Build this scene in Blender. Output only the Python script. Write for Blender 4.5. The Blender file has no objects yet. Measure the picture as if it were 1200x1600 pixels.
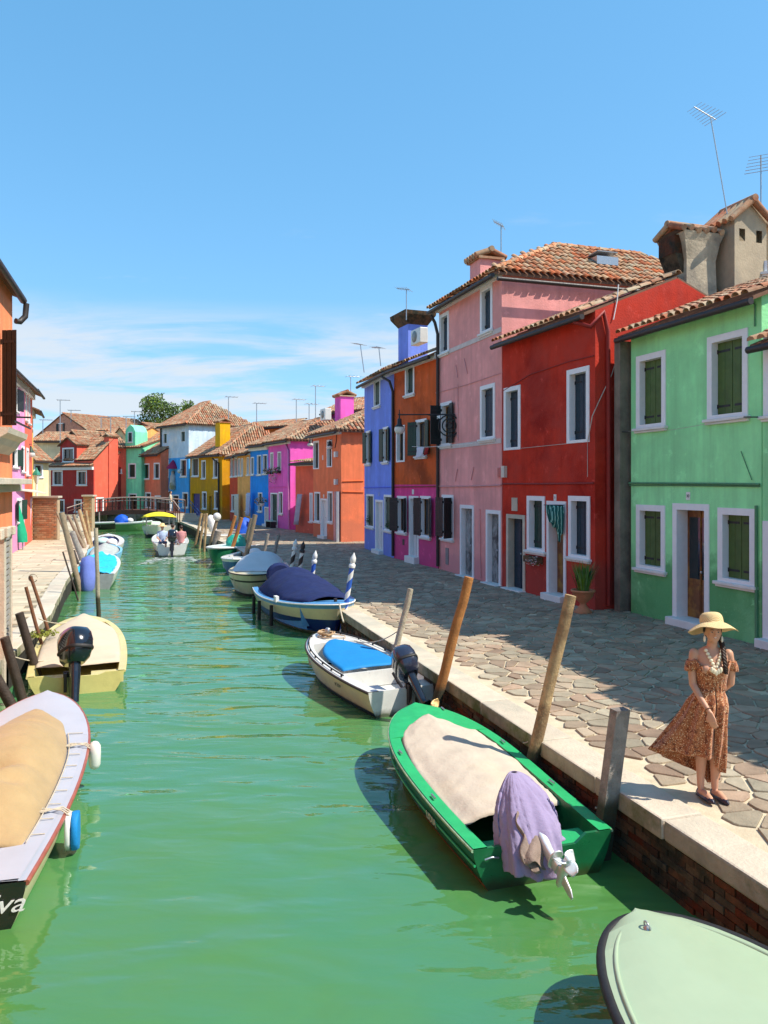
import bpy, bmesh, math, random
from mathutils import Vector, Matrix, noise as mnoise
from math import sin, cos, pi, sqrt, radians as R
random.seed(7)
scene = bpy.context.scene
C = scene.collection
# ------------------------------------------------------------------ camera, sky, sun, exposure
CAMZ, QZ, F = 3.52, 0.62, 1200.0
cam_d = bpy.data.cameras.new('camera'); cam = bpy.data.objects.new('camera', cam_d); C.objects.link(cam)
cam.location = (0, 0, CAMZ); cam.rotation_euler = (R(90), R(0.0), 0)
cam_d.sensor_width = 36; cam_d.lens = 27; cam_d.shift_y = -44/1600; cam_d.clip_end = 3000; cam_d.clip_start = 0.05
scene.camera = cam
scene.view_settings.view_transform = 'Standard'; scene.view_settings.look = 'None'
scene.view_settings.exposure = 1.34; scene.view_settings.gamma = 1; scene.view_settings.use_curve_mapping = False
SUN_EL = 51; SUN_DIR = Vector((0.976*cos(R(SUN_EL)), -0.218*cos(R(SUN_EL)), sin(R(SUN_EL))))
SKY_STRENGTH = 0.15; SUN_STRENGTH = 2.8
sd = bpy.data.lights.new('sun', 'SUN'); sd.energy = SUN_STRENGTH; sd.angle = R(0.5); sd.color = (1, .92, .80)
so = bpy.data.objects.new('sun', sd); C.objects.link(so); so.location = SUN_DIR*60
so.rotation_euler = SUN_DIR.to_track_quat('Z', 'Y').to_euler()
world = bpy.data.worlds.new('World'); scene.world = world; world.use_nodes = True
nt = world.node_tree; N = nt.nodes; Lk = nt.links; N.clear()
out = N.new('ShaderNodeOutputWorld'); bg = N.new('ShaderNodeBackground'); sky = N.new('ShaderNodeTexSky')
sky.sky_type = 'NISHITA'; sky.sun_disc = False; sky.sun_elevation = R(SUN_EL)
sky.sun_rotation = math.atan2(SUN_DIR.x, SUN_DIR.y)
sky.air_density = 1.0; sky.dust_density = 0.1; sky.ozone_density = 2.2; sky.altitude = 0
bg.inputs[1].default_value = SKY_STRENGTH
tc = N.new('ShaderNodeTexCoord'); sep = N.new('ShaderNodeSeparateXYZ'); Lk.new(tc.outputs['Generated'], sep.inputs[0])
def mapr(src, a, b, c=0.0, d=1.0, smooth=True):
    m = N.new('ShaderNodeMapRange'); m.interpolation_type = 'SMOOTHSTEP' if smooth else 'LINEAR'
    Lk.new(src, m.inputs[0])
    for i, v in enumerate((a, b, c, d)): m.inputs[i+1].default_value = v
    return m.outputs[0]
def mth(op, a, b):
    m = N.new('ShaderNodeMath'); m.operation = op
    for i, v in enumerate((a, b)):
        if isinstance(v, (int, float)): m.inputs[i].default_value = v
        else: Lk.new(v, m.inputs[i])
    return m.outputs[0]
# grade of the clear sky: deep even azure, less bright toward the horizon
sr = N.new('ShaderNodeSeparateColor'); Lk.new(sky.outputs[0], sr.inputs[0]); hs = N.new('ShaderNodeCombineColor')
for i_, (ka, kg) in enumerate(((.43, .70), (.92, .50), (1.25, .50))):
    Lk.new(mth('MULTIPLY', mth('POWER', sr.outputs[i_], kg), ka), hs.inputs[i_])
# thin cirrus: project the direction on a flat layer so the streaks compress toward the horizon
zz = mth('MAXIMUM', sep.outputs[2], 0.02)
cx_ = mth('DIVIDE', sep.outputs[0], mth('ADD', zz, 0.12)); cy_ = mth('DIVIDE', sep.outputs[1], mth('ADD', zz, 0.12))
cmb = N.new('ShaderNodeCombineXYZ'); Lk.new(cx_, cmb.inputs[0]); Lk.new(cy_, cmb.inputs[1])
mp = N.new('ShaderNodeMapping'); mp.inputs['Scale'].default_value = (0.8, 1.7, 1); mp.inputs['Rotation'].default_value = (0, 0, R(12)); mp.inputs['Location'].default_value = (3.1, 0.4, 0)
Lk.new(cmb.outputs[0], mp.inputs[0])
n1 = N.new('ShaderNodeTexNoise'); n1.inputs['Scale'].default_value = 1.1; n1.inputs['Detail'].default_value = 9; n1.inputs['Roughness'].default_value = .62; n1.inputs['Distortion'].default_value = .4
Lk.new(mp.outputs[0], n1.inputs['Vector'])
band = mth('MULTIPLY', mapr(sep.outputs[2], .235, .17), mapr(sep.outputs[2], 0.0, .06, .55, 1))
c1 = mth('MULTIPLY', mapr(n1.outputs['Fac'], .33, .58), band)
n2 = N.new('ShaderNodeTexNoise'); n2.inputs['Scale'].default_value = 2.4; n2.inputs['Detail'].default_value = 6; n2.inputs['Roughness'].default_value = .6
Lk.new(mp.outputs[0], n2.inputs['Vector'])
c2 = mth('MULTIPLY', mapr(n2.outputs['Fac'], .60, .78, 0, .35), mapr(sep.outputs[2], .42, .2))
cf = mth('MINIMUM', mth('MULTIPLY', mth('ADD', c1, c2), .80), .85)
mixc = N.new('ShaderNodeMix'); mixc.data_type = 'RGBA'; Lk.new(cf, mixc.inputs[0]); Lk.new(hs.outputs[0], mixc.inputs[6]); mixc.inputs[7].default_value = (2.16, 2.26, 2.36, 1)
Lk.new(mixc.outputs[2], bg.inputs[0]); Lk.new(bg.outputs[0], out.inputs[0])

# ------------------------------------------------------------------ geometry helpers
def g(px, py, z=QZ):
    Y = (CAMZ-z)*F/(py-756.0); return Vector(((px-600)/F*Y, Y, z))
def P(px, py, Y):
    return Vector(((px-600)/F*Y, Y, CAMZ-(py-756.0)*Y/F))
ORG = {}
def tag(o, label=None, cat=None, group=None, kind=None):
    if label: o['label'] = label
    if cat: o['category'] = cat
    if group: o['group'] = group
    if kind: o['kind'] = kind
    return o
def empty(name, loc, label, cat, group=None):
    o = bpy.data.objects.new(name, None); C.objects.link(o); o.location = loc; o.empty_display_size = .2
    ORG[o] = Vector(loc); return tag(o, label, cat, group)
def link(name, me, parent=None, org=None):
    """link a mesh whose vertices are already relative to org (world point)"""
    o = bpy.data.objects.new(name, me); C.objects.link(o); org = Vector(org); ORG[o] = org
    if parent is not None: o.parent = parent; o.location = org-ORG[parent]
    else: o.location = org
    return o
class MB:
    def __init__(s, M=None): s.v = []; s.f = []; s.m = []; s.s = []; s.M = M
    def add(s, vs, fs, mi=0, sm=False):
        b = len(s.v); M = s.M
        for p in vs:
            p = Vector(p); s.v.append(M @ p if M is not None else p)
        for f in fs: s.f.append([b+i for i in f]); s.m.append(mi); s.s.append(sm)
    def quad(s, a, b, c, d, mi=0): s.add([a, b, c, d], [(0, 1, 2, 3)], mi)
    def poly(s, pts, mi=0): s.add(pts, [tuple(range(len(pts)))], mi)
    def obox(s, O, ax, ay, az, x0, x1, y0, y1, z0, z1, mi=0):
        O = Vector(O); ax = Vector(ax); ay = Vector(ay); az = Vector(az)
        c = [O+ax*x+ay*y+az*z for z in (z0, z1) for y in (y0, y1) for x in (x0, x1)]
        s.add(c, [(0, 2, 3, 1), (4, 5, 7, 6), (0, 1, 5, 4), (2, 6, 7, 3), (0, 4, 6, 2), (1, 3, 7, 5)], mi)
    def box(s, c, sz, mi=0):
        s.obox(c, (1, 0, 0), (0, 1, 0), (0, 0, 1), -sz[0]/2, sz[0]/2, -sz[1]/2, sz[1]/2, -sz[2]/2, sz[2]/2, mi)
    def tube(s, pts, r, n=8, mi=0, cap=True, sm=True, ell=None):
        pts = [Vector(p) for p in pts]; k = len(pts)
        rs = [r]*k if isinstance(r, (int, float)) else list(r)
        rings = []; up = None
        for i, p in enumerate(pts):
            t = (pts[min(i+1, k-1)]-pts[max(i-1, 0)]).normalized()
            if up is None:
                up = Vector((0, 0, 1)) if abs(t.z) < .9 else Vector((0, 1, 0))
            a = t.cross(up).normalized(); up = a.cross(t).normalized()
            rings.append([p+(a*cos(2*pi*j/n)+up*sin(2*pi*j/n)*(ell or 1))*rs[i] for j in range(n)])
        vs = [q for rg in rings for q in rg]; fs = []
        for i in range(k-1):
            for j in range(n): fs.append((i*n+j, i*n+(j+1) % n, (i+1)*n+(j+1) % n, (i+1)*n+j))
        s.add(vs, fs, mi, sm)
        if cap:
            s.add(rings[0], [tuple(reversed(range(n)))], mi); s.add(rings[-1], [tuple(range(n))], mi)
    def loft(s, rings, mi=0, closed=True, cap=True, sm=True):
        n = len(rings[0]); vs = [Vector(q) for rg in rings for q in rg]; fs = []
        for i in range(len(rings)-1):
            for j in range(n if closed else n-1): fs.append((i*n+j, i*n+(j+1) % n, (i+1)*n+(j+1) % n, (i+1)*n+j))
        s.add(vs, fs, mi, sm)
        if cap and closed:
            s.add(rings[0], [tuple(reversed(range(n)))], mi); s.add(rings[-1], [tuple(range(n))], mi)
    def lathe(s, prof, c=(0, 0, 0), n=16, mi=0, sm=True, axis=None, cap=True):
        c = Vector(c); az = Vector(axis).normalized() if axis is not None else Vector((0, 0, 1))
        ax = az.cross(Vector((0, 1, 0)) if abs(az.y) < .9 else Vector((1, 0, 0))).normalized(); ay = az.cross(ax)
        s.loft([[c+az*z+(ax*cos(2*pi*j/n)+ay*sin(2*pi*j/n))*max(r, 1e-4) for j in range(n)] for r, z in prof], mi, True, cap, sm)
    def grid(s, fn, nu, nv, mi=0, sm=True, closeu=False):
        vs = [fn(i/nu, j/nv) for i in range(nu+1) for j in range(nv+1)]
        fs = [(i*(nv+1)+j, (i+1)*(nv+1)+j, (i+1)*(nv+1)+j+1, i*(nv+1)+j+1) for i in range(nu) for j in range(nv)]
        s.add(vs, fs, mi, sm)
    def ball(s, c, r, n=12, m=8, mi=0):
        c = Vector(c); r = Vector((r, r, r)) if isinstance(r, (int, float)) else Vector(r)
        s.loft([[c+Vector((r.x*sin(pi*max(i, .02 if i == 0 else i) / m)*cos(2*pi*j/n), r.y*sin(pi*max(i, .02)/m)*sin(2*pi*j/n), r.z*cos(pi*i/m))) for j in range(n)] for i in range(m)] + [[c+Vector((r.x*.01*cos(2*pi*j/n), r.y*.01*sin(2*pi*j/n), -r.z)) for j in range(n)]], mi)
    def mesh(s, name, mats, org):
        me = bpy.data.meshes.new(name); org = Vector(org)
        me.from_pydata([tuple(p-org) for p in s.v], [], s.f)
        for m in (mats if isinstance(mats, (list, tuple)) else [mats]): me.materials.append(m)
        me.polygons.foreach_set('material_index', s.m); me.polygons.foreach_set('use_smooth', s.s); me.update()
        return me
    def build(s, name, mats, parent=None, label=None, cat=None, group=None, kind=None, org=None):
        if not s.v: return None
        if org is None:
            k = len(s.v); mn = [min(p[i] for p in s.v) for i in range(3)]; mx = [max(p[i] for p in s.v) for i in range(3)]
            org = Vector(((mn[0]+mx[0])/2, (mn[1]+mx[1])/2, mn[2]))
        o = link(name, s.mesh(name, mats, org), parent, org); return tag(o, label, cat, group, kind)
def bevel(o, w=.01, seg=2, ang=35):
    m = o.modifiers.new('bevel', 'BEVEL'); m.width = w; m.segments = seg; m.limit_method = 'ANGLE'; m.angle_limit = R(ang); return o
def solid(o, t=.01, off=-1):
    m = o.modifiers.new('solid', 'SOLIDIFY'); m.thickness = t; m.offset = off; return o

# ------------------------------------------------------------------ materials
def lin(c):
    return tuple(((x/255)/12.92 if x/255 <= .04045 else ((x/255+.055)/1.055)**2.4) for x in c)
MC = {}
def mat(name, col, rough=.7, var=.12, scale=6, bump=.15, bscale=40, metal=0, rnd=0, stain=None, vert=0, col2=None, spec=.4, coat=0, extra=None, sheen=0):
    """procedural surface: base colour broken up by noise, per-piece variation, streaks, fine relief"""
    if name in MC: return MC[name]
    m = bpy.data.materials.new(name); MC[name] = m; m.use_nodes = True; t = m.node_tree; n = t.nodes; l = t.links
    b = n['Principled BSDF']; b.inputs['Roughness'].default_value = rough; b.inputs['Metallic'].default_value = metal
    b.inputs['Specular IOR Level'].default_value = spec; b.inputs['Coat Weight'].default_value = coat
    if sheen: b.inputs['Sheen Weight'].default_value = sheen
    geo = n.new('ShaderNodeNewGeometry')
    def noise(sc, det=5, ro=.55, vec=None, dist=0):
        x = n.new('ShaderNodeTexNoise'); x.inputs['Scale'].default_value = sc; x.inputs['Detail'].default_value = det; x.inputs['Roughness'].default_value = ro; x.inputs['Distortion'].default_value = dist
        l.new(vec or geo.outputs['Position'], x.inputs['Vector']); return x.outputs['Fac']
    def mr(s_, a, b_, c=0, d=1):
        x = n.new('ShaderNodeMapRange'); l.new(s_, x.inputs[0])
        for i, v in enumerate((a, b_, c, d)): x.inputs[i+1].default_value = v
        return x.outputs[0]
    def mix(f, a, b_, mode='MIX'):
        x = n.new('ShaderNodeMix'); x.data_type = 'RGBA'; x.blend_type = mode
        for sock, v in ((x.inputs[0], f), (x.inputs[6], a), (x.inputs[7], b_)):
            if hasattr(v, 'is_linked') or hasattr(v, 'links'): l.new(v, sock)
            elif isinstance(v, (int, float)): sock.default_value = v
            else: sock.default_value = (*v[:3], 1)
        return x.outputs[2]
    def scl(vec3):
        x = n.new('ShaderNodeMapping'); x.inputs['Scale'].default_value = vec3; l.new(geo.outputs['Position'], x.inputs[0]); return x.outputs[0]
    def darker(c, k): return tuple(min(1, x*k) for x in c)
    c = mix(mr(noise(scale, 6, .6), .3, .7), darker(col, 1-var), darker(col, 1+var*.7))
    if vert: c = mix(mr(noise(1, 5, .6, scl((3.5, 3.5, .35))), .42, .72, 0, vert), c, darker(col, .55))
    if col2: c = mix(mr(noise(scale*.35, 6, .65), .48, .62), c, col2)
    if stain:  # stain = (z level, colour, amount): rising damp and grime with a ragged edge
        zl, sc_, am = stain; sp = n.new('ShaderNodeSeparateXYZ'); l.new(geo.outputs['Position'], sp.inputs[0])
        ad = n.new('ShaderNodeMath'); ad.operation = 'MULTIPLY_ADD'; l.new(noise(2.2, 6, .6), ad.inputs[0]); ad.inputs[1].default_value = -1.1; l.new(sp.outputs[2], ad.inputs[2])
        c = mix(mr(ad.outputs[0], zl-.5, zl-.85, 0, am), c, sc_)
    if rnd:
        oi = n.new('ShaderNodeObjectInfo'); ad = n.new('ShaderNodeMath'); ad.operation = 'ADD'; l.new(oi.outputs['Random'], ad.inputs[0]); l.new(geo.outputs['Random Per Island'], ad.inputs[1])
        fr = n.new('ShaderNodeMath'); fr.operation = 'FRACT'; l.new(ad.outputs[0], fr.inputs[0])
        h = n.new('ShaderNodeHueSaturation'); l.new(c, h.inputs['Color']); l.new(mr(fr.outputs[0], 0, 1, 1-rnd, 1+rnd), h.inputs['Value'])
        f2 = n.new('ShaderNodeMath'); f2.operation = 'MULTIPLY'; l.new(fr.outputs[0], f2.inputs[0]); f2.inputs[1].default_value = 7.31
        f3 = n.new('ShaderNodeMath'); f3.operation = 'FRACT'; l.new(f2.outputs[0], f3.inputs[0])
        l.new(mr(f3.outputs[0], 0, 1, .5-.045*rnd*2, .5+.045*rnd*2), h.inputs['Hue']); l.new(mr(f3.outputs[0], 0, 1, 1+rnd*.7, 1-rnd*.8), h.inputs['Saturation']); c = h.outputs[0]
    if extra: c = extra(n, l, c, geo, noise, mr, mix, b)
    l.new(c, b.inputs['Base Color'])
    if bump:
        bp = n.new('ShaderNodeBump'); bp.inputs['Strength'].default_value = bump; bp.inputs['Distance'].default_value = .02
        l.new(noise(bscale, 6, .6), bp.inputs['Height']); l.new(bp.outputs[0], b.inputs['Normal'])
    l.new(mr(noise(scale*2.3, 4), .3, .7, max(0, rough-.08), min(1, rough+.1)), b.inputs['Roughness'])
    return m
def peel(col2, thr=.62, sc=1.6, z=None):
    def f(n, l, c, geo, noise, mr, mix, b):
        return mix(mr(noise(sc, 8, .68), thr, thr+.03), c, col2)
    return f
def patchy(col):
    def f(n, l, c, geo, noise, mr, mix, b):
        c = mix(mr(noise(.55, 7, .62, None, .4), .46, .64, 0, .8), c, tuple(min(1, x*.72+.02) for x in col))
        c = mix(mr(noise(2.6, 8, .7), .60, .66, 0, .45), c, tuple(min(1, x*1.12+.05) for x in col))
        return mix(mr(noise(5.5, 9, .75), .69, .71, 0, .5), c, (.45, .41, .36))
    return f
def stucco(name, rgb, k=1.0, stain=None, vert=.5, **kw):
    c0 = lin(rgb); mx = max(c0); col = tuple(min(.88, x*k*min(1.7, .88/mx)) for x in c0)
    return mat('stucco_'+name, col, rough=.88, var=.14, scale=1.3, bump=.5, bscale=24, vert=vert, stain=stain or (QZ+1.2, tuple(x*.55+.04 for x in col), .7), spec=.2, extra=patchy(col), **kw)
M_white = mat('white_stone_paint', (.74, .73, .70), .7, .07, 5, .2, 60)
M_frame = mat('white_window_paint', (.80, .80, .80), .6, .05, 7, .1, 60)
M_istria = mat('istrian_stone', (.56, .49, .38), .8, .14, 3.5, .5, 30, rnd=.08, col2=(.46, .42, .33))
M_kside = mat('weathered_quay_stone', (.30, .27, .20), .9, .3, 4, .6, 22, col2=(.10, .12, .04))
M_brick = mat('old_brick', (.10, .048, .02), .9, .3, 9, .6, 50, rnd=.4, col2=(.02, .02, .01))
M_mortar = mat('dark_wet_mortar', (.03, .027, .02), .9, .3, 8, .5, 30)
M_joint = mat('paving_mortar', (.56, .47, .33), .9, .18, 6, .4, 50)
M_pstone = mat('trachyte_stone', (.335, .265, .185), .8, .25, 4, .5, 45, rnd=.24)
M_slab = mat('beige_paving_slab', (.52, .44, .30), .85, .16, 2.5, .3, 30, rnd=.12)
M_tile = mat('clay_roof_tile', (.40, .20, .105), .85, .28, 8, .4, 50, rnd=.25, col2=(.38, .28, .18))
M_tileb = mat('bright_clay_roof_tile', (.47, .20, .085), .85, .25, 8, .4, 50, rnd=.22, col2=(.40, .29, .18))
M_under = mat('roof_underlay', (.20, .10, .06), .9, .2)
M_wood = mat('weathered_post_wood', (.30, .23, .15), .85, .25, 10, .6, 60, vert=.5)
M_orange = mat('varnished_post_wood', (.42, .17, .045), .6, .15, 8, .2, 40, vert=.2)
M_pale = mat('pale_bare_wood', (.46, .33, .17), .8, .25, 7, .5, 40, vert=.5, col2=(.25, .16, .08))
M_grey = mat('grey_weathered_wood', (.30, .26, .22), .9, .3, 9, .7, 50, vert=.6)
M_darkw = mat('wet_dark_wood', (.045, .03, .022), .6, .3, 9, .5, 40)
M_gutter = mat('dark_painted_metal', (.035, .028, .027), .5, .2, 10, .05)
M_iron = mat('black_iron', (.02, .02, .022), .5, .2, 20, .1)
M_steel = mat('galvanised_steel', (.42, .44, .46), .35, .1, 30, .05, metal=.8)
M_alu = mat('cast_aluminium', (.62, .63, .64), .4, .1, 30, .1, metal=.5)
M_glass = mat('window_glass', (.012, .016, .018), .06, .3, 3, 0, spec=.7)
M_dkgreen = mat('dark_green_shutter', (.012, .045, .030), .5, .25, 8, .1, vert=.2)
M_olive = mat('olive_green_shutter', (.075, .135, .03), .55, .2, 5, .15, vert=.4)
M_navysh = mat('blue_black_shutter', (.014, .035, .055), .5, .25, 7, .1, vert=.2)
M_blacks = mat('black_shutter', (.010, .012, .012), .5, .3, 7, .1)
M_wash = mat('weathered_grey_door', (.30, .31, .30), .8, .35, 6, .3, 40, col2=(.08, .08, .08))
M_brownd = mat('brown_door_wood', (.17, .065, .022), .5, .3, 7, .15, vert=.5, col2=(.30, .15, .03))
M_whited = mat('white_door_paint', (.62, .62, .62), .5, .06, 5, .05)
M_plaster = mat('old_bare_plaster', (.46, .38, .27), .95, .3, 2.2, .8, 14, col2=(.22, .19, .15), vert=.5)
M_box = mat('cream_plastic_box', (.60, .56, .47), .5, .06)
M_rope = mat('mooring_rope', (.50, .44, .33), .9, .2, 40, .3, 120)
M_leaf = mat('plant_leaf', (.06, .13, .02), .6, .3, 9, 0, rnd=.45)
M_leafd = mat('tree_leaf', (.09, .17, .025), .65, .3, 3, 0, rnd=.5)
M_terra = mat('terracotta', (.48, .20, .10), .8, .15, 9, .2)
M_skin = mat('skin', (.56, .30, .19), .5, .06, 12, .03, 200, spec=.35)
M_hair = mat('dark_brown_hair', (.030, .012, .006), .45, .3, 50, .2, 150)
M_bwood = mat('red_brown_bridge_wood', (.11, .04, .025), .7, .3, 9, .4)
M_straw = mat('straw_hat', (.78, .55, .25), .8, .12, 90, .5, 160)
M_rubber = mat('black_rubber', (.015, .015, .017), .6, .2, 20, .1)
M_blackg = mat('glossy_black_cowling', (.010, .013, .022), .12, .2, 4, 0, coat=.6)
def wline(n, l, c, geo, noise, mr, mix, b):
    s_ = n.new('ShaderNodeSeparateXYZ'); l.new(geo.outputs['Position'], s_.inputs[0]); a = n.new('ShaderNodeMath'); a.operation = 'MULTIPLY_ADD'; l.new(noise(6, 6, .7), a.inputs[0]); a.inputs[1].default_value = -.16; l.new(s_.outputs[2], a.inputs[2])
    c = mix(mr(noise(9, 8, .75), .62, .70, 0, .35), c, (.22, .20, .15))
    return mix(mr(a.outputs[0], .04, -.05, 0, .9), c, (.035, .05, .012))
M_white_b = mat('white_gelcoat', (.66, .66, .62), .3, .08, 4, .03, coat=.2, extra=wline)
# ------------------------------------------------------------------ tiled roofs
def tile_mesh(L=.44, r0=.095, r1=.078, n=6, th=.013):
    b = MB(); vs = []
    for (y, r) in ((0, r0), (L, r1)):
        for rr in (r, r-th):
            for i in range(n+1):
                a = pi*i/n; vs.append((rr*cos(a), y, rr*sin(a)*.85))
    k = n+1; fs = []
    for i in range(n):
        fs += [(i, i+1, 2*k+i+1, 2*k+i), (k+i+1, k+i, 3*k+i, 3*k+i+1), (i+1, i, k+i, k+i+1), (2*k+i, 2*k+i+1, 3*k+i+1, 3*k+i)]
    b.add(vs, fs, 0, False); return b
TILE = tile_mesh()
TILE_ME = {}
CAM = Vector((0, 0, CAMZ))
def roof_slope(house, e0, e1, r0, r1, tm, acc, sp=.215, row=.36, rows=None):
    """barrel tiles over the plane e0-e1 (eave) to r0-r1 (ridge)"""
    e0, e1, r0, r1 = map(Vector, (e0, e1, r0, r1))
    u = (e1-e0); W = u.length; u.normalize(); nr = u.cross((r0+r1)/2-e0).normalized()
    if nr.z < 0: nr = -nr
    v = nr.cross(u).normalized()
    if v.dot((r0+r1)/2-e0) < 0: v = -v
    H = (r0-e0).dot(v); ua, ub = (r0-e0).dot(u), (r1-e0).dot(u)
    d = (CAM-e0).dot(nr)
    if d < -1.6: return
    nrow = int(H/row)+1
    if rows: nrow = min(nrow, rows)
    if d < -.4: nrow = min(nrow, 3)
    nc = int(W/sp)
    for j in range(nrow):
        y = j*row; f = y/H; lo = ua*f; hi = W+(ub-W)*f
        for i in range(nc):
            x = (i+.5)*W/nc
            if x < lo-.02 or x > hi+.02: continue
            q = e0+u*(x+random.uniform(-.012, .012))+v*(y-.05+random.uniform(-.02, .02))+nr*(.045+random.uniform(0, .01))
            tilt = .05+random.uniform(-.015, .015); vv = (v*cos(tilt)-nr*sin(tilt)*-1*0+nr*(-sin(tilt))).normalized()
            vv = (v*cos(tilt)-nr*sin(tilt)*1).normalized(); sk = random.uniform(-.03, .03); vv = (vv+u*sk).normalized()
            n2 = u.cross(vv).normalized(); n2 = n2 if n2.dot(nr) > 0 else -n2
            uu = vv.cross(n2).normalized()
            M = Matrix(((uu.x, vv.x, n2.x, q.x+n2.x*.03), (uu.y, vv.y, n2.y, q.y+n2.y*.03), (uu.z, vv.z, n2.z, q.z+n2.z*.03), (0, 0, 0, 1)))
            acc.append(M)
def emit_tiles(house, acc, tm, objs):
    if not acc: return
    acc.sort(key=lambda M: (M.translation-CAM).length)
    k = min(objs, len(acc))
    if k:
        if tm.name not in TILE_ME: TILE_ME[tm.name] = TILE.mesh('roof_tile', tm, (0, 0, 0))
        me = TILE_ME[tm.name]
        for M in acc[:k]:
            o = bpy.data.objects.new('roof_tile', me); C.objects.link(o); o.parent = house
            o.matrix_local = Matrix.Translation(-ORG[house]) @ M
    if len(acc) > k:
        b = MB(); L = .42; n = 4
        for M in acc[k:]:
            vs = []
            for (y, r) in ((0, .095), (L, .08)):
                for i in range(n+1): a = pi*i/n; vs.append(M @ Vector((r*cos(a), y, r*sin(a)*.85)))
            b.add(vs, [(i, i+1, n+2+i, n+1+i) for i in range(n)]+[(4, 3, 2, 1, 0)], 0, False)
        b.build('roof_tile', tm, house, kind='stuff')
def ridge_caps(acc, a, b):
    a, b = Vector(a), Vector(b); L = (b-a).length
    if L < .3: return
    v = (b-a).normalized(); n = int(L/.36)
    if v.z < -.01: a, b = b, a; v = -v
    side = v.cross(Vector((0, 0, 1))).normalized(); up = side.cross(v).normalized()
    for i in range(n):
        q = a+v*(i*L/n)+up*.07; s = 1.25
        acc.append(Matrix(((side.x*s, v.x, up.x*s, q.x), (side.y*s, v.y, up.y*s, q.y), (side.z*s, v.z, up.z*s, q.z), (0, 0, 0, 1))))
def roof(house, a, b, c, e, mode, rise, i0=0, i1=0, tm=None, objs=0, th=.07, tiles=True):
    """a,b front eave; c,e back eave. mode par: ridge parallel to the front (i0,i1 hip insets at the a / b ends);
    perp: ridge perpendicular (insets at front / back); shed: rises from front to back"""
    tm = tm or M_tile; a, b, c, e = map(Vector, (a, b, c, e)); up = Vector((0, 0, rise)); acc = []
    if mode == 'par':
        m0, m1 = (a+e)/2, (b+c)/2; d = (m1-m0).normalized(); R0, R1 = m0+d*i0+up, m1-d*i1+up
        sl = [(a, b, R0, R1), (c, e, R1, R0)]
        if i1: sl.append((b, c, R1, R1))
        if i0: sl.append((e, a, R0, R0))
    elif mode == 'perp':
        m0, m1 = (a+b)/2, (e+c)/2; d = (m1-m0).normalized(); R0, R1 = m0+d*i0+up, m1-d*i1+up
        sl = [(b, c, R0, R1), (e, a, R1, R0)]
        if i0: sl.append((a, b, R0, R0))
        if i1: sl.append((c, e, R1, R1))
    else:
        R0, R1 = e+up, c+up; sl = [(a, b, R0, R1)]
    s = MB()
    dn = Vector((0, 0, -th))
    for (p, q, r, t) in sl:
        pts = [p, q, t, r] if (r-t).length > 1e-3 else [p, q, r]
        s.poly(pts); s.poly([x+dn for x in reversed(pts)])
        s.quad(p+dn, q+dn, q, p)
        if mode != 'shed' and (r-t).length > 1e-3:
            s.quad(q+dn, t+dn, t, q); s.quad(r+dn, p+dn, p, r)
        if tiles: roof_slope(house, p, q, r, t, tm, acc)
    if mode == 'shed': s.quad(b+dn, R1+dn, R1, b); s.quad(R0+dn, a+dn, a, R0)
    s.build('roof', M_under, house)
    if tiles and mode != 'shed': ridge_caps(acc, R0, R1)
    if tiles:
        if mode == 'par':
            if i1: ridge_caps(acc, b, R1)
            if i0: ridge_caps(acc, a, R0)
        if mode == 'perp' and i0: ridge_caps(acc, b, R0); ridge_caps(acc, a, R0)
    emit_tiles(house, acc, tm, objs)
    return R0, R1

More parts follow.
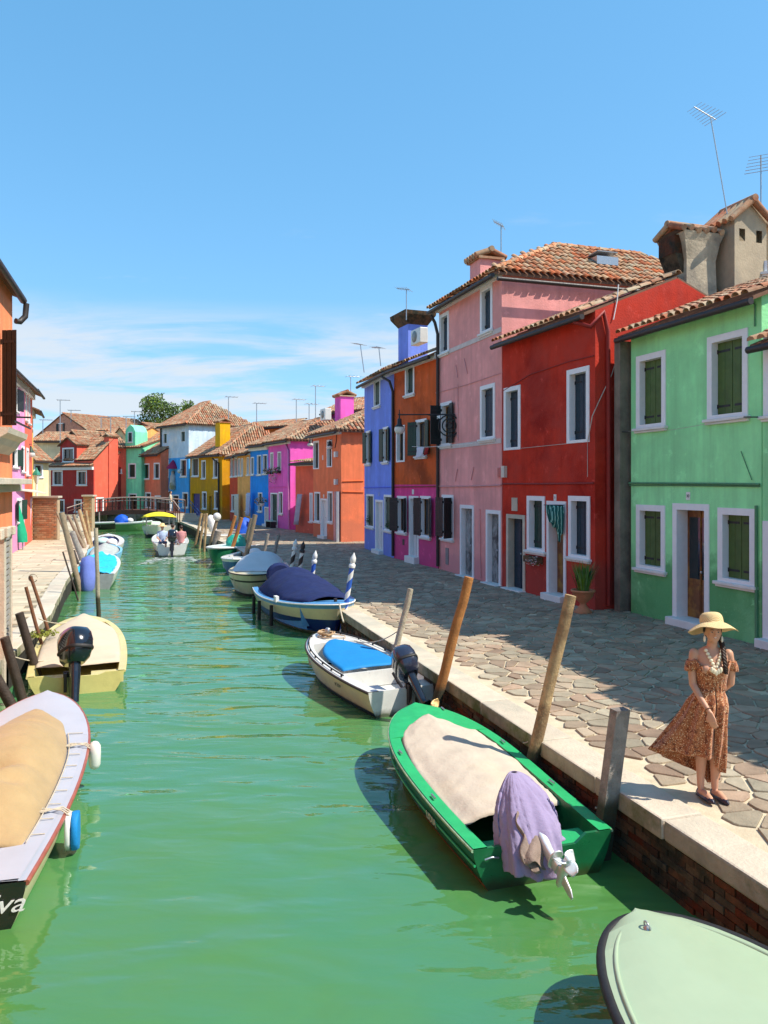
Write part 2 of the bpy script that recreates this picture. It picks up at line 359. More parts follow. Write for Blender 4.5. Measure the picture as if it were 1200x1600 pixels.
# ------------------------------------------------------------------ windows, doors, houses
Z = Vector((0, 0, 1))
def shutter(par, O, d, nrm, w, z0, z1, m, boards=3, straps=True, name='shutter'):
    """leaf hinged at O, spreading along d; nrm = face direction"""
    b = MB(); th = .035
    for i in range(boards):
        b.obox(O, d, nrm, Z, i*w/boards+.004, (i+1)*w/boards-.004, 0, th, z0, z1, 0)
    b.obox(O, d, nrm, Z, .01, w-.01, .008, th-.008, z0+.01, z1-.01, 0)
    if straps:
        h = z1-z0
        for zz_ in (z0+h*.12, z1-h*.12):
            b.obox(O, d, nrm, Z, -.01, w*.85, -.008, th+.008, zz_-.022, zz_+.022, 1)
            b.obox(O, d, nrm, Z, -.03, .02, -.016, th+.016, zz_-.04, zz_+.04, 1)
    b.build(name, [m, M_iron], par)
def opening(house, O, U, Nn, u0, u1, z0, z1, kind, far=False, o=None):
    """O: wall start (z=0), U along, Nn outward normal. rect is the outer edge of the painted surround"""
    o = o or {}; fw = o.get('fw', .12); In = -Nn; dep = o.get('dep', .17); fm = o.get('fm', M_frame)
    k, _, mname = kind.partition(':')
    sm = {'g': M_dkgreen, 'o': M_olive, 'n': M_navysh, 'k': M_blacks, 'w': M_whited, 'b': M_brownd, 'x': M_wash, 'B': MC.get('blue_door', M_navysh), 'y': MC.get('ochre_door', M_wash)}.get(mname, M_dkgreen)
    door = k == 'door'; a0, a1, b0, b1 = u0+fw, u1-fw, (z0 if door else z0+fw*.6), z1-fw
    f = MB(); pr = o.get('pr', .025)
    f.obox(O, U, In, Z, u0, a0, -pr, dep, z0, z1); f.obox(O, U, In, Z, a1, u1, -pr, dep, z0, z1)
    f.obox(O, U, In, Z, a0, a1, -pr, dep, b1, z1)
    if not door: f.obox(O, U, In, Z, a0, a1, -pr, dep, z0, b0)
    root = f.build('door' if door else 'window', fm, house, org=O+U*((u0+u1)/2)+Z*((z0+z1)/2))
    if not door and not o.get('nosill'):
        s = MB(); s.obox(O, U, In, Z, u0-.06, u1+.06, -.10, 0.005, z0-.055, z0+.005); s.obox(O, U, In, Z, u0-.03, u1+.03, -.06, 0.003, z0-.10, z0-.055)
        sl = s.build('sill', o.get('sillm', M_white), root); 
        if not far: bevel(sl, .008, 1)
    if door:
        s = MB(); s.obox(O, U, In, Z, u0-.02, u1+.02, -.20, dep+.1, QZ-.02, QZ+o.get('step', .16)); st = s.build('step', M_white, root)
        if not far: bevel(st, .012, 1)
        b0 = max(b0, QZ+o.get('step', .16)+.004)
        s = MB(); w = a1-a0; dd = dep-.05
        s.obox(O, U, In, Z, a0+.004, a1-.004, dd, dd+.04, b0, b1-.004, 0)
        if not far:
            hh = b1-b0
            for (x0, x1) in ((.06, w/2-.03), (w/2+.03, w-.06)):
                for (q0, q1) in ((.06, .30), (.36, .93)):
                    mi = 1 if (o.get('glass') and q0 > .3) else 0
                    s.obox(O, U, In, Z, a0+x0, a0+x1, dd-(.002 if mi else .014), dd, b0+hh*q0, b0+hh*q1, mi)
            s.obox(O, U, In, Z, a0+w/2-.012, a0+w/2+.012, dd-.022, dd, b0, b1-.01, 0)
        s.build('door_leaf', [sm, M_glass], root)
        h = MB(); h.ball(O+U*(a0+w*.55)+In*(dd-.03)+Z*(b0+.95), .03, 8, 6); h.build('handle', M_steel, root)
        return root
    if k == 'closed':
        w = (a1-a0)/2; dd = dep-.045
        n = 1 if far else 2
        shutter(root, O+U*(a0+.003)+In*dd, U, Nn, w-.006, b0+.004, b1-.004, sm, n, not far)
        shutter(root, O+U*(a1-.003)+In*dd, -U, Nn, w-.006, b0+.004, b1-.004, sm, n, not far)
        return root
    s = MB(); s.obox(O, U, In, Z, a0+.002, a1-.002, dep-.02, dep-.005, b0+.002, b1-.002); s.build('pane', M_glass, root)
    s = MB(); cw = .035; am = (a0+a1)/2
    for (x0, x1, q0, q1) in ((a0, a0+cw, b0, b1), (a1-cw, a1, b0, b1), (am-cw*.7, am+cw*.7, b0+cw, b1-cw), (a0+cw, a1-cw, b0, b0+cw), (a0+cw, a1-cw, b1-cw, b1)):
        s.obox(O, U, In, Z, x0+.003, x1-.003, dep-.05, dep-.022, q0+.003, q1-.003)
    s.build('casement', o.get('cm', M_brownd), root)
    if k == 'open':
        for (hu, d, an) in ((a0, U, o.get('al', 172)), (a1, -U, o.get('ar', 172))):
            if an is None: continue
            w = (a1-a0)/2+.02; t = R(an); dv = d*cos(t)+Nn*sin(t); nn = (Nn*cos(t)-d*sin(t))
            shutter(root, O+U*hu+Nn*(.05), dv, nn, w, b0-.02, b1+.03, sm, 1 if far else 3, not far)
    return root
def wall_mesh(mb, O, U, W, z0, z1, holes, split=None):
    us = sorted({0, W} | {h[0] for h in holes} | {h[1] for h in holes}); zs = sorted({z0, z1} | {h[2] for h in holes} | {h[3] for h in holes} | ({split} if split and z0 < split < z1 else set()))
    us = [x for x in us if 0 <= x <= W]; zs = [x for x in zs if z0 <= x <= z1]
    for i in range(len(us)-1):
        for j in range(len(zs)-1):
            cu, cz = (us[i]+us[i+1])/2, (zs[j]+zs[j+1])/2
            if any(h[0] < cu < h[1] and h[2] < cz < h[3] for h in holes): continue
            mb.quad(O+U*us[i]+Z*zs[j], O+U*us[i+1]+Z*zs[j], O+U*us[i+1]+Z*zs[j+1], O+U*us[i]+Z*zs[j+1], 1 if (split and cz < split) else 0)
def house(label, A, B, D, ze, m, ops=(), m2=None, split=None, rf=('par', 1.0, 0, 0), tm=None, objs=0, over=.32, side_ops=(), lops=(), far=True, gut=True, base=QZ-.1, cat='house', group='colourful houses along the canal', name='house', fo=None, trim=None, sideover=.12):
    A = Vector((A[0], A[1], 0)); B = Vector((B[0], B[1], 0)); U = (B-A); W = U.length; U.normalize(); Nn = Vector((U.y, -U.x, 0)); In = -Nn
    h = empty(name, (A+B)/2+Z*QZ, label, cat, group)
    def solve(O, d, px): k = (px-600)/F; return (k*O.y-O.x)/(d.x-k*d.y)
    def rects(O, d, lst):
        r = []
        for t in lst:
            u0, u1 = solve(O, d, t[1]), solve(O, d, t[2])
            if u1 < u0: u0, u1 = u1, u0
            Yc = (O+d*((u0+u1)/2)).y; z1 = CAMZ-(t[3]-756)*Yc/F; z0 = CAMZ-(t[4]-756)*Yc/F if t[4] else QZ
            if t[0].startswith('door'): z0 = QZ
            r.append((u0, u1, z0, z1, t[0], dict(fo or {}, **(t[5] if len(t) > 5 else {}))))
        return r
    mb = MB(); frames = [(A, U, W, Nn, rects(A, U, ops)), (B, In, D, U, rects(B, In, side_ops)), (A+In*D, Nn, D, -U, rects(A+In*D, Nn, lops)), (B+In*D, -U, W, In, [])]
    for (O, d, w, nn, rr) in frames:
        wall_mesh(mb, O, d, w, base, ze, [(max(0.01, r[0]+.02), min(w-.01, r[1]-.02), r[2]+.02 if not r[4].startswith('door') else base, r[3]-.02) for r in rr], split)
    mode, rise, i0, i1 = rf
    if mode == 'par':
        if not i1: mb.poly([B+Z*ze, B+In*D+Z*ze, (B+In*D/2)+Z*(ze+rise)])
        if not i0: mb.poly([A+In*D+Z*ze, A+Z*ze, (A+In*D/2)+Z*(ze+rise)])
    if mode == 'perp' and not i0: mb.poly([A+Z*ze, B+Z*ze, (A+B)/2+Z*(ze+rise)])
    if mode == 'shed':
        mb.poly([B+Z*ze, B+In*D+Z*ze, B+In*D+Z*(ze+rise)]); mb.poly([A+In*D+Z*ze, A+Z*ze, A+In*D+Z*(ze+rise)])
        mb.quad(B+In*D+Z*ze, A+In*D+Z*ze, A+In*D+Z*(ze+rise), B+In*D+Z*(ze+rise))
    mb.build('wall', [m, m2 or m], h)
    for (O, d, w, nn, rr) in frames:
        for r in rr: opening(h, O, d, nn, r[0], r[1], r[2], r[3], r[4], far, r[5])
    h['_'] = 0; del h['_']
    if rf[0] != 'none':
        so_ = sideover; zl = ze+.05
        i0_, i1_ = i0, i1
        if mode == 'par': sl_f = rise/(D/2)
        elif mode == 'perp': sl_f = rise/(W/2)
        else: sl_f = rise/D
        fr = over; 
        a = A-U*so_+Nn*fr; b = B+U*so_+Nn*fr; c = B+U*so_+In*(D+(fr if mode != 'shed' else 0)); e = A-U*so_+In*(D+(fr if mode != 'shed' else 0))
        dz = -(fr*sl_f if mode in ('par', 'shed') else so_*sl_f)
        roof(h, a+Z*(zl+dz), b+Z*(zl+dz), c+Z*(zl+dz), e+Z*(zl+dz), mode, rise-dz, i0, i1, tm, objs)
        if trim:   # painted cornice board below the eave
            t = MB(); t.obox(A, U, In, Z, -.02, W+.02, -.14, .01, ze-trim, ze-.02); t.build('cornice', M_white if not far else M_white, h)
        if gut:
            q = MB(); zg = zl+dz-.10
            q.tube([a+Nn*.05+Z*zg, b+Nn*.05+Z*zg], .065, 8); q.build('gutter', M_gutter, h)
    return h, dict(A=A, B=B, U=U, N=Nn, In=In, W=W, D=D, solve=solve, ze=ze)
def wall_pt(H, px, py, off=0.0, side=False):
    """point on the facade (or its right side wall) of a house seen at that place, off metres proud"""
    O, d, nn = (H['A'], H['U'], H['N']) if not side else (H['B'], H['In'], H['U'])
    u = H['solve'](O, d, px); q = O+d*u; return Vector((q.x, q.y, CAMZ-(py-756)*q.y/F))+nn*off
def pipe_on(h, H, pts, r, m, name='pipe', off=None, side=False):
    b = MB(); b.tube([wall_pt(H, x, y, (off or r+.01), side) for x, y in pts], r, 8); return b.build(name, m, h)
# ------------------------------------------------------------------ water, quays, pavements
D_ = Vector((-.2955, .9553, 0)); N_ = Vector((.9553, .2955, 0))
def st(s, t, z=0): return D_*s+N_*t+Z*z
def watermat():
    def f(n, l, c, geo, noise, mr, mix, b):
        mpn = n.new('ShaderNodeMapping'); mpn.inputs['Scale'].default_value = (1, 2.6, 1); l.new(geo.outputs['Position'], mpn.inputs[0]); v = mpn.outputs[0]
        def bp(h, d, prev=None, s=1.0):
            x = n.new('ShaderNodeBump'); x.inputs['Strength'].default_value = s; x.inputs['Distance'].default_value = d; l.new(h, x.inputs['Height'])
            if prev: l.new(prev, x.inputs['Normal'])
            return x.outputs[0]
        b1 = bp(noise(.45, 2, .5, v, .6), .085); b2 = bp(noise(1.3, 2, .5, v, .5), .018, b1); b3 = bp(noise(6, 2, .5, v), .0016, b2)
        l.new(b3, b.inputs['Normal'])
        return mix(mr(noise(.28, 5, .65), .38, .62), (.070, .196, .042), (.054, .196, .078))
    m = mat('canal_water', (.05, .19, .04), rough=.03, extra=f, bump=0, var=0, spec=.5)
    bb = m.node_tree.nodes['Principled BSDF']; bb.inputs['IOR'].default_value = 1.72
    for lk in list(bb.inputs['Roughness'].links): m.node_tree.links.remove(lk)
    bb.inputs['Roughness'].default_value = .025
    return m
M_water = watermat()
b = MB(); b.add([(-900, -60, 0), (900, -60, 0), (900, 1500, 0), (-900, 1500, 0)], [(0, 1, 2, 3)]); b.build('water', M_water, kind='structure', org=(0, 0, 0))
b = MB(); b.add([(-900, -60, -1.6), (900, -60, -1.6), (900, 1500, -1.6), (-900, 1500, -1.6)], [(0, 1, 2, 3)]); b.build('canal_bed', mat('mud', (.08, .08, .03)), kind='structure', org=(0, 0, -1.6))
RQ = [Vector((4.93, -1.6)), Vector((-.85, 17.06)), Vector((-5.45, 31.0)), Vector((-7.1, 35.9)), Vector((-9.0, 40.5)), Vector((-12.9, 51.9)), Vector((-17.0, 62.5)), Vector((-20.3, 72.0))]
LQ = [Vector((-6.35, 13.1)), Vector((-7.39, 17.06)), Vector((-9.36, 22.6)), Vector((-11.9, 30.5)), Vector((-16.4, 43.5)), Vector((-19.6, 52)), Vector((-24.2, 63)), Vector((-27, 70))]
KW, KH = .43, .17
def offs(pl, d):
    r = []
    for i, p in enumerate(pl):
        t = (pl[min(i+1, len(pl)-1)]-pl[max(i-1, 0)]).normalized(); r.append(p+Vector((t.y, -t.x))*d)
    return r
def quay(edge, far_pts, sgn):
    """wall body, kerb stones as single pieces, and the bedding sheet for the paving behind them"""
    inner = offs(edge, KW*sgn); body = MB()
    wi = offs(edge, .05*sgn)
    for i in range(len(edge)-1):
        a, b_ = wi[i], wi[i+1]
        body.quad((a.x, a.y, -1.6), (b_.x, b_.y, -1.6), (b_.x, b_.y, QZ-KH), (a.x, a.y, QZ-KH))
        c, d = inner[i], inner[i+1]
        body.quad((a.x, a.y, QZ-KH+.0), (b_.x, b_.y, QZ-KH), (d.x, d.y, QZ-KH), (c.x, c.y, QZ-KH))
    w = body.build('quay_wall', M_mortar, kind='structure', org=(edge[0].x, edge[0].y, 0))
    for i in range(len(edge)-1):
        a, b_ = edge[i], edge[i+1]; t = (b_-a); L = t.length; t.normalize(); n = Vector((t.y, -t.x))*sgn; s = 0
        a3, t3, n3 = Vector((a.x, a.y, 0)), Vector((t.x, t.y, 0)), Vector((n.x, n.y, 0))
        while s < L-.05:
            ln = random.uniform(1.0, 1.75) if a.y < 45 else 3.0
            if L-s-ln < .5: ln = L-s
            k = MB(); dz = random.uniform(-.006, .008); dn_ = random.uniform(-.012, .012)
            k.obox(a3, t3, n3, Z, s+.004, s+ln-.004, dn_, KW-.006, QZ-KH+.002, QZ+.012+dz)
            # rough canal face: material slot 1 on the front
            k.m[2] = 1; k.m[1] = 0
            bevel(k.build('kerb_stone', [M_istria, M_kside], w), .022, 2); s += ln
    return w, inner
wr, inR = quay(RQ, None, 1)
wl, inL = quay(LQ, None, -1)
def sheet(name, pts, z, m, **kw):
    b = MB(); b.poly([(p[0], p[1], z) for p in pts]); return b.build(name, m, kind='structure', org=(pts[0][0], pts[0][1], z), **kw)
pav = sheet('pavement', [tuple(p) for p in inR]+[(-20, 78), (40, 78), (60, 40), (60, -10), (12, -10)], QZ-.012, M_joint)
pavl = sheet('pavement', [tuple(p) for p in reversed(inL)]+[(-12, 10), (-60, 10), (-60, 80), (-30, 80)], QZ-.012, mat('slab_joint', (.26, .22, .15), .9, .2))
gr = MB(); gr.poly([(-900, 79, QZ-.03), (900, 79, QZ-.03), (900, 1500, QZ-.03), (-900, 1500, QZ-.03)]); gr.build('ground', M_slab, kind='structure')
fq = MB(); fq.obox((0, 0, 0), (1, 0, 0), (0, 1, 0), Z, -60, -18, 74.5, 79.5, -1.6, QZ-.02); fq.build('quay_wall', M_kside, kind='structure', org=(-30, 75, 0))
# exposed brick courses under the near kerb; colour holds algae and the deep shade
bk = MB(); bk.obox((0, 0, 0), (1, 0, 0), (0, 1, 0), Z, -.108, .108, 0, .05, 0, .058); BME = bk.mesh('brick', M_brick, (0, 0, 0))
a = Vector((RQ[0].x, RQ[0].y, 0)); t = Vector((RQ[1].x-RQ[0].x, RQ[1].y-RQ[0].y, 0)).normalized(); n = Vector((t.y, -t.x, 0))
cnt = 0
rest = MB()
for s_i in range(0, 92):
    for j in range(7):
        s = 4.0+s_i*.228+(.114 if j % 2 else 0); z = QZ-KH-.066*(j+1)+random.uniform(-.003, .003)
        if z < -.07: continue
        q = a+t*s+n*(.03+random.uniform(-.006, .012))+Z*z
        M = Matrix.Translation(q) @ Matrix(((t.x, n.x, 0, 0), (t.y, n.y, 0, 0), (0, 0, 1, 0), (0, 0, 0, 1)))
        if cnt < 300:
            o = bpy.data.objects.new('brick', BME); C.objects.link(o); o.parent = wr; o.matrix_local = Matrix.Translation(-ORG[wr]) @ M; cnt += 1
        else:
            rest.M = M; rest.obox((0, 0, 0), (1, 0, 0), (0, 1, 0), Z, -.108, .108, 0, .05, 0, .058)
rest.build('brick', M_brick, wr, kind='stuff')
# crazy paving on the right bank: Voronoi slabs
def clip(poly, m, d):
    out_ = []
    for i in range(len(poly)):
        p, q = poly[i], poly[(i+1) % len(poly)]; a_, b_ = (p-m).dot(d), (q-m).dot(d)
        if a_ <= 0: out_.append(p)
        if (a_ < 0) != (b_ < 0) and abs(a_-b_) > 1e-9: out_.append(p+(q-p)*(a_/(a_-b_)))
    return out_
def voronoi(s0, s1, t0, t1, cs, ct):
    rnd = random.Random(3); pts = {}
    ns, ntt = int((s1-s0)/cs), int((t1-t0)/ct)
    for i in range(-1, ns+1):
        for j in range(-1, ntt+1):
            pts[i, j] = Vector((s0+(i+.5+rnd.uniform(-.47, .47))*cs, t0+(j+.5+rnd.uniform(-.47, .47))*ct))
    cells = []
    for i in range(ns):
        for j in range(ntt):
            p = pts[i, j]; poly = [p+Vector((x, y)) for x, y in ((-1.1, -1.1), (1.1, -1.1), (1.1, 1.1), (-1.1, 1.1))]
            for di in (-2, -1, 0, 1, 2):
                for dj in (-2, -1, 0, 1, 2):
                    q = pts.get((i+di, j+dj))
                    if q is None or (di == 0 and dj == 0): continue
                    poly = clip(poly, (p+q)/2, (q-p))
                    if len(poly) < 3: break
                if len(poly) < 3: break
            if len(poly) >= 3: cells.append((p, poly))
    return cells
def inset(poly, p, g_):
    out_ = []; k = len(poly)
    for i in range(k):   # shrink every edge by g_
        pass
    r = [v.copy() for v in poly]; src = r
    for i in range(k):
        a_, b_ = poly[i], poly[(i+1) % k]; e_ = (b_-a_)
        if e_.length < 1e-4: continue
        d = Vector((e_.y, -e_.x)).normalized()
        if d.dot(p-a_) > 0: d = -d
        src = clip(src, a_-d*g_, d)
        if len(src) < 3: return None
    # cut sharp corners a little
    out_ = []
    k = len(src)
    for i in range(k):
        a_, b_, c_ = src[i-1], src[i], src[(i+1) % k]
        l1, l2 = (a_-b_).length, (c_-b_).length
        if min(l1, l2) < .015: out_.append(b_); continue
        f1, f2 = min(.25, .025/l1), min(.25, .025/l2)
        out_ += [b_+(a_-b_)*f1, b_+(c_-b_)*f2]
    return out_
stones = []
for (p, poly) in voronoi(1.5, 66, -.5, 8.2, .25, .31):
    w = D_*p.x+N_*p.y
    # boundaries: inner kerb line of the quay, house fronts
    Y = w.y+0
    k_ = None
    for i in range(len(inR)-1):
        if inR[i].y <= Y <= inR[i+1].y: k_ = inR[i]+(inR[i+1]-inR[i])*((Y-inR[i].y)/(inR[i+1].y-inR[i].y)); break
    if k_ is None or w.x < k_.x+.20: continue
    stones.append((p, poly, w, 0))
stones2 = []
for (p, poly) in voronoi(2, 52, 8.2, 10.7, .25, .31): stones2.append((p, poly, D_*p.x+N_*p.y, 0))
allst = stones+stones2
allst = [s for s in allst if abs(s[2].x/s[2].y) < .56 and s[2].y > 3.5]
allst.sort(key=lambda s: s[2].length)
rest = MB(); kk = 0
for (p, poly, w, _) in allst:
    q = inset(poly, p, random.uniform(.010, .021))
    if not q: continue
    h_ = random.uniform(.004, .013); bb_ = MB()
    pts = [D_*v.x+N_*v.y for v in q]; cpt = sum(pts, Vector((0, 0, 0)))/len(pts)
    low = [v+Z*(QZ-.02) for v in pts]; top = [v+Z*(QZ+h_-.006) for v in pts]; tp2 = [cpt+(v-cpt)*.965+Z*(QZ+h_) for v in pts]
    tgt = bb_ if kk < 300 else rest; n_ = len(pts); b0 = 0
    tgt.add(low+top+tp2, [(i, (i+1) % n_, n_+(i+1) % n_, n_+i) for i in range(n_)]+[(n_+i, n_+(i+1) % n_, 2*n_+(i+1) % n_, 2*n_+i) for i in range(n_)]+[tuple(range(2*n_, 3*n_))])
    if kk < 300: bb_.build('paving_stone', M_pstone, pav)
    kk += 1
rest.build('paving_stone', M_pstone, pav, kind='stuff')
# rectangular beige slabs on the left bank
rest = MB(); kk = 0; lst = []
for i in range(0, 120):
    s = 12.6+i*.42
    t = -2.9-(i % 2)*.3
    for j in range(9):
        lst.append((s, t-j*.95+random.uniform(-.05, .05)))
lst.sort()
for (s, t) in lst:
    w = st(s, t); k_ = None
    for i in range(len(inL)-1):
        if inL[i].y <= w.y <= inL[i+1].y: k_ = inL[i]+(inL[i+1]-inL[i])*((w.y-inL[i].y)/(inL[i+1].y-inL[i].y)); break
    if k_ is None or w.x > k_.x-.02: continue
    e1 = min(.46, (k_.x-w.x)/.955)
    tgt = MB() if kk < 300 else rest; dz = random.uniform(0, .006)
    tgt.obox(st(s, t), D_, N_, Z, -.205, .205, -.47, e1 if e1 < .46 else .47, QZ-.03, QZ+.002+dz)
    if kk < 300: tgt.build('paving_slab', M_slab, pavl)
    kk += 1
rest.build('paving_slab', M_slab, pavl, kind='stuff')
# ------------------------------------------------------------------ houses
mat('blue_door', (.012, .035, .20), .5, .15, 6, .1, vert=.3); mat('ochre_door', (.30, .17, .03), .6, .15, 6, .1)
S_green = stucco('leaf_green', (126, 190, 134), stain=(QZ+1.5, lin((62, 128, 74)), .75)); S_red = stucco('deep_red', (158, 42, 26), vert=.45, col2=tuple(x*.8 for x in lin((165, 36, 24))))
S_pink = stucco('dusty_pink', (230, 156, 150), vert=.5, stain=(QZ+.8, lin((200, 130, 135)), .6)); S_brown = stucco('rust_brown', (172, 76, 34), vert=.5, col2=lin((150, 66, 30))); S_mag = stucco('raspberry', (184, 58, 112), vert=.5)
S_blue = stucco('cornflower_blue', (128, 152, 240)); S_or = stucco('brick_orange', (226, 116, 62)); S_orl = stucco('salmon_brown', (212, 112, 74))
S_magb = stucco('bright_magenta', (196, 82, 158)); S_sky = stucco('cobalt_blue', (36, 126, 208)); S_tan = stucco('ochre_tan', (206, 148, 84)); S_dred = stucco('brick_red', (170, 62, 36))
S_must = stucco('mustard', (168, 120, 14)); S_white = stucco('pale_blue_white', (190, 208, 222), col2=lin((225, 222, 220))); S_sky2 = stucco('sky_blue', (62, 140, 196))
S_amber = stucco('amber_orange', (232, 158, 92)); S_farred_sunlit = stucco('far_red_sunlit', (216, 96, 74)); S_farred_shaded = stucco('far_red_shaded', (140, 44, 40)); S_mint = stucco('mint_green', (130, 226, 178))  # far red house: its sunlit and shaded tones are put into two colours
S_clay = stucco('clay_pink', (190, 104, 78)); S_cream = stucco('old_cream', (206, 188, 150)); S_yel = stucco('warm_yellow', (236, 190, 90)); S_peach = stucco('peach', (236, 138, 92))
S_lpink = stucco('candy_pink', (240, 158, 204)); S_salm = stucco('salmon', (224, 104, 78)); S_brk = mat('pink_brickwork', lin((200, 140, 116)), .9, .2, 8, .8, 16, col2=lin((170, 116, 100)))
S_lil = stucco('lilac_white', (190, 180, 225))
HS = {}
def H_(key, *a, **k): HS[key] = house(*a, **k); return HS[key]
# right row, near to far
A, B = g(986, 957), g(1190, 1009.6)
hg, G = H_('green', 'leaf green two storey house with olive shutters and a brown wooden door, behind the woman', A, B, 5.5, 6.9, S_green, [
    ('closed:o', 995, 1041, 552, 668), ('closed:o', 1106, 1169.5, 520, 653), ('closed:o', 995, 1040, 789, 890), ('door:b', 1052, 1109, 787, None, dict(glass=1, dep=.30, fw=.13)), ('closed:o', 1122.5, 1181, 794, 912)],
    rf=('par', 1.05, 0, 0), objs=300, far=False, over=.28, sideover=.10, fo=dict(fw=.13, dep=.20))
Bn = B.copy(); U = (B-A).normalized(); B2 = B+Vector((U.x, U.y, 0))*4.2
hg2, G2 = H_('green2', 'lower pale green house at the right edge with a white door surround', B+Vector((U.x, U.y, 0))*.02, B2, 5.0, 6.05, S_green, [('door:w', 1193, 1240, 815, None, dict(fw=.16)), ('closed:o', 1194, 1246, 522, 648), ],
    rf=('par', 1.0, 0, 0), objs=60, far=False, over=.30, fo=dict(fw=.13, dep=.20), sideover=-.02)
house('ochre house at the far right end of the row', B2+Vector((U.x, U.y, 0))*.05, B2+Vector((U.x, U.y, 0))*5.5, 5, 6.6, S_tan, [], rf=('par', 1.0, 0, 0))
A, B = g(785, 917), g(930, 953.7)
hr, RD = H_('red', 'deep red house with blue black shutters and a teal cloth over its door', A, B, 4.7, 7.5, S_red, [
    ('closed:n', 788, 813.8, 604, 703, dict(nosill=1)), ('closed:n', 886.5, 921.5, 575, 692, dict(nosill=1)), ('door:n', 792, 821, 804, None, dict(fm=M_istria, step=.04, fw=.11)),
    ('closed:g', 824, 852, 775, 861), ('door:b', 855, 885, 783, None, dict(fw=.10, dep=.28)), ('closed:n', 888.8, 922.5, 775, 872)],
    rf=('par', .95, 0, 0), objs=300, far=False, over=.30, fo=dict(fw=.12, dep=.22), sideover=-.01, group='colourful houses along the canal')
A, B = g(686, 889), g(784, 916.7)
hp, PK = H_('pink', 'tall dusty pink three storey house with a hipped tile roof and skylight', A, B, 8.6, 9.5, S_pink, [
    ('closed:n', 687.5, 702, 489, 552), ('closed:n', 751, 770, 447, 519), ('open:k', 689, 706, 628, 696, dict(al=92, ar=172)), ('closed:n', 751, 774, 601, 686),
    ('open:k', 691, 709, 773, 842, dict(al=165, ar=120)), ('door:x', 719.5, 741, 789, None, dict(fw=.11, step=.03)), ('door:x', 760, 783, 797, None, dict(fw=.11, step=.03))],
    rf=('perp', 1.62, 3.4, 2.6), objs=300, far=False, over=.30, fo=dict(fw=.12, dep=.18), trim=.16, tm=M_tileb, sideover=.16)
A, B = g(616, 872.5), g(684.5, 888.6)
hb, BR = H_('brown', 'rust brown and raspberry house with white framed narrow window and laundry line', A, B, 6, 8.0, S_brown, [
    ('closed:g', 633.5, 647.7, 569, 617), ('pane', 619.5, 632.8, 665, 722, dict(nosill=1)), ('open:g', 650, 667, 655, 713, dict(al=150, ar=172)),
    ('open:k', 621, 636, 775, 832, dict(al=150, ar=150)), ('door:w', 639.5, 654.5, 775, None, dict(step=.25)), ('open:k', 657, 673.6, 775, 839, dict(al=160, ar=160))],
    m2=S_mag, split=3.49, rf=('par', 1.2, 0, 0), objs=120, far=False, over=.3, fo=dict(fw=.10, dep=.16), trim=.2, sideover=0)
A, B = g(569.5, 857), g(615.3, 872.3)
hbl, BL = H_('blue', 'cornflower blue three storey house with dark green shutters', A, B, 6, 8.0, S_blue, [
    ('closed:g', 584.5, 594.5, 591, 635), ('open:g', 572, 579.5, 673, 725, dict(al=170, ar=170)), ('open:g', 598.5, 607.5, 667, 722, dict(al=170, ar=170)),
    ('closed:g', 573, 584.5, 772, 823.5), ('door:w', 587, 599, 781, None), ('closed:g', 600.5, 613, 773, 829)],
    rf=('par', 1.2, 0, 0), objs=100, far=False, over=.3, fo=dict(fw=.09, dep=.14), trim=.2, sideover=0)
A, B = g(489.5, 838), g(533, 847)
ho, OR = H_('orange', 'orange brown corner house with one sunlit side wall beside the cornflower blue house', A, B, 7, 6.25, S_orl, [
    ('pane', 489.8, 498.6, 689, 733, dict(nosill=1)), ('pane', 511, 519, 687, 730, dict(nosill=1)), ('pane', 491.6, 500.4, 768.6, 815), ('door:w', 501.3, 511, 779, None), ('pane', 511.8, 520, 767.8, 816)],
    m2=S_or, split=None, rf=('par', 1.5, 0, 2.6), far=True, over=.35, fo=dict(fw=.09), trim=.25, sideover=.25)
A, B = Vector((-5.3, 46.0, 0)), Vector((-3.3, 43.6, 0))
H_('annex', 'low salmon red annex tucked between the magenta and the orange corner house', A, B, 4, 4.75, S_salm, [('pane', 484, 489, 770, 815)], rf=('shed', .5, 0, 0), far=True, trim=.18)
A, B = g(419.6, 822.7), g(453.5, 828)
hm, MG = H_('magenta', 'bright magenta house with flower boxes and a white downpipe', A, B, 7, 6.35, S_magb, [
    ('pane', 422.5, 427.5, 707, 735, dict(nosill=1)), ('pane', 434, 439.5, 705.6, 735.4, dict(nosill=1)), ('door:g', 423, 434, 770, None), ('pane', 435.6, 442, 768.6, 802.8)],
    rf=('par', 1.6, 0, 2.6), far=True, over=.3, fo=dict(fw=.09), trim=.3, sideover=.2)
A, B = g(391, 819), g(419.4, 822.6)
hs_, SK = H_('cobalt', 'cobalt blue house with navy shutters and hanging flower basket', A, B, 7, 6.3, S_sky, [
    ('closed:n', 392, 397, 714, 741.5), ('closed:n', 402, 408.5, 711, 741.5), ('closed:n', 411, 418, 710, 740), ('closed:n', 403.5, 410, 769.5, 799), ('door:w', 413.5, 421, 792, None)],
    rf=('par', 1.6, 0, 0), far=True, fo=dict(fw=.08), trim=.45, sideover=0)
A, B = g(371.3, 816), g(391, 818.9)
H_('tan', 'narrow ochre tan house beside the cobalt blue one', A, B, 7, 5.8, S_tan, [('pane', 372, 375.5, 716, 743), ('pane', 377, 380, 716, 743), ('pane', 386, 389.5, 714, 742), ('closed:k', 384.6, 390.4, 772, 799)], rf=('par', 1.6, 0, 0), fo=dict(fw=.07), trim=.2)
A, B = g(359, 813.3), g(371.2, 816)
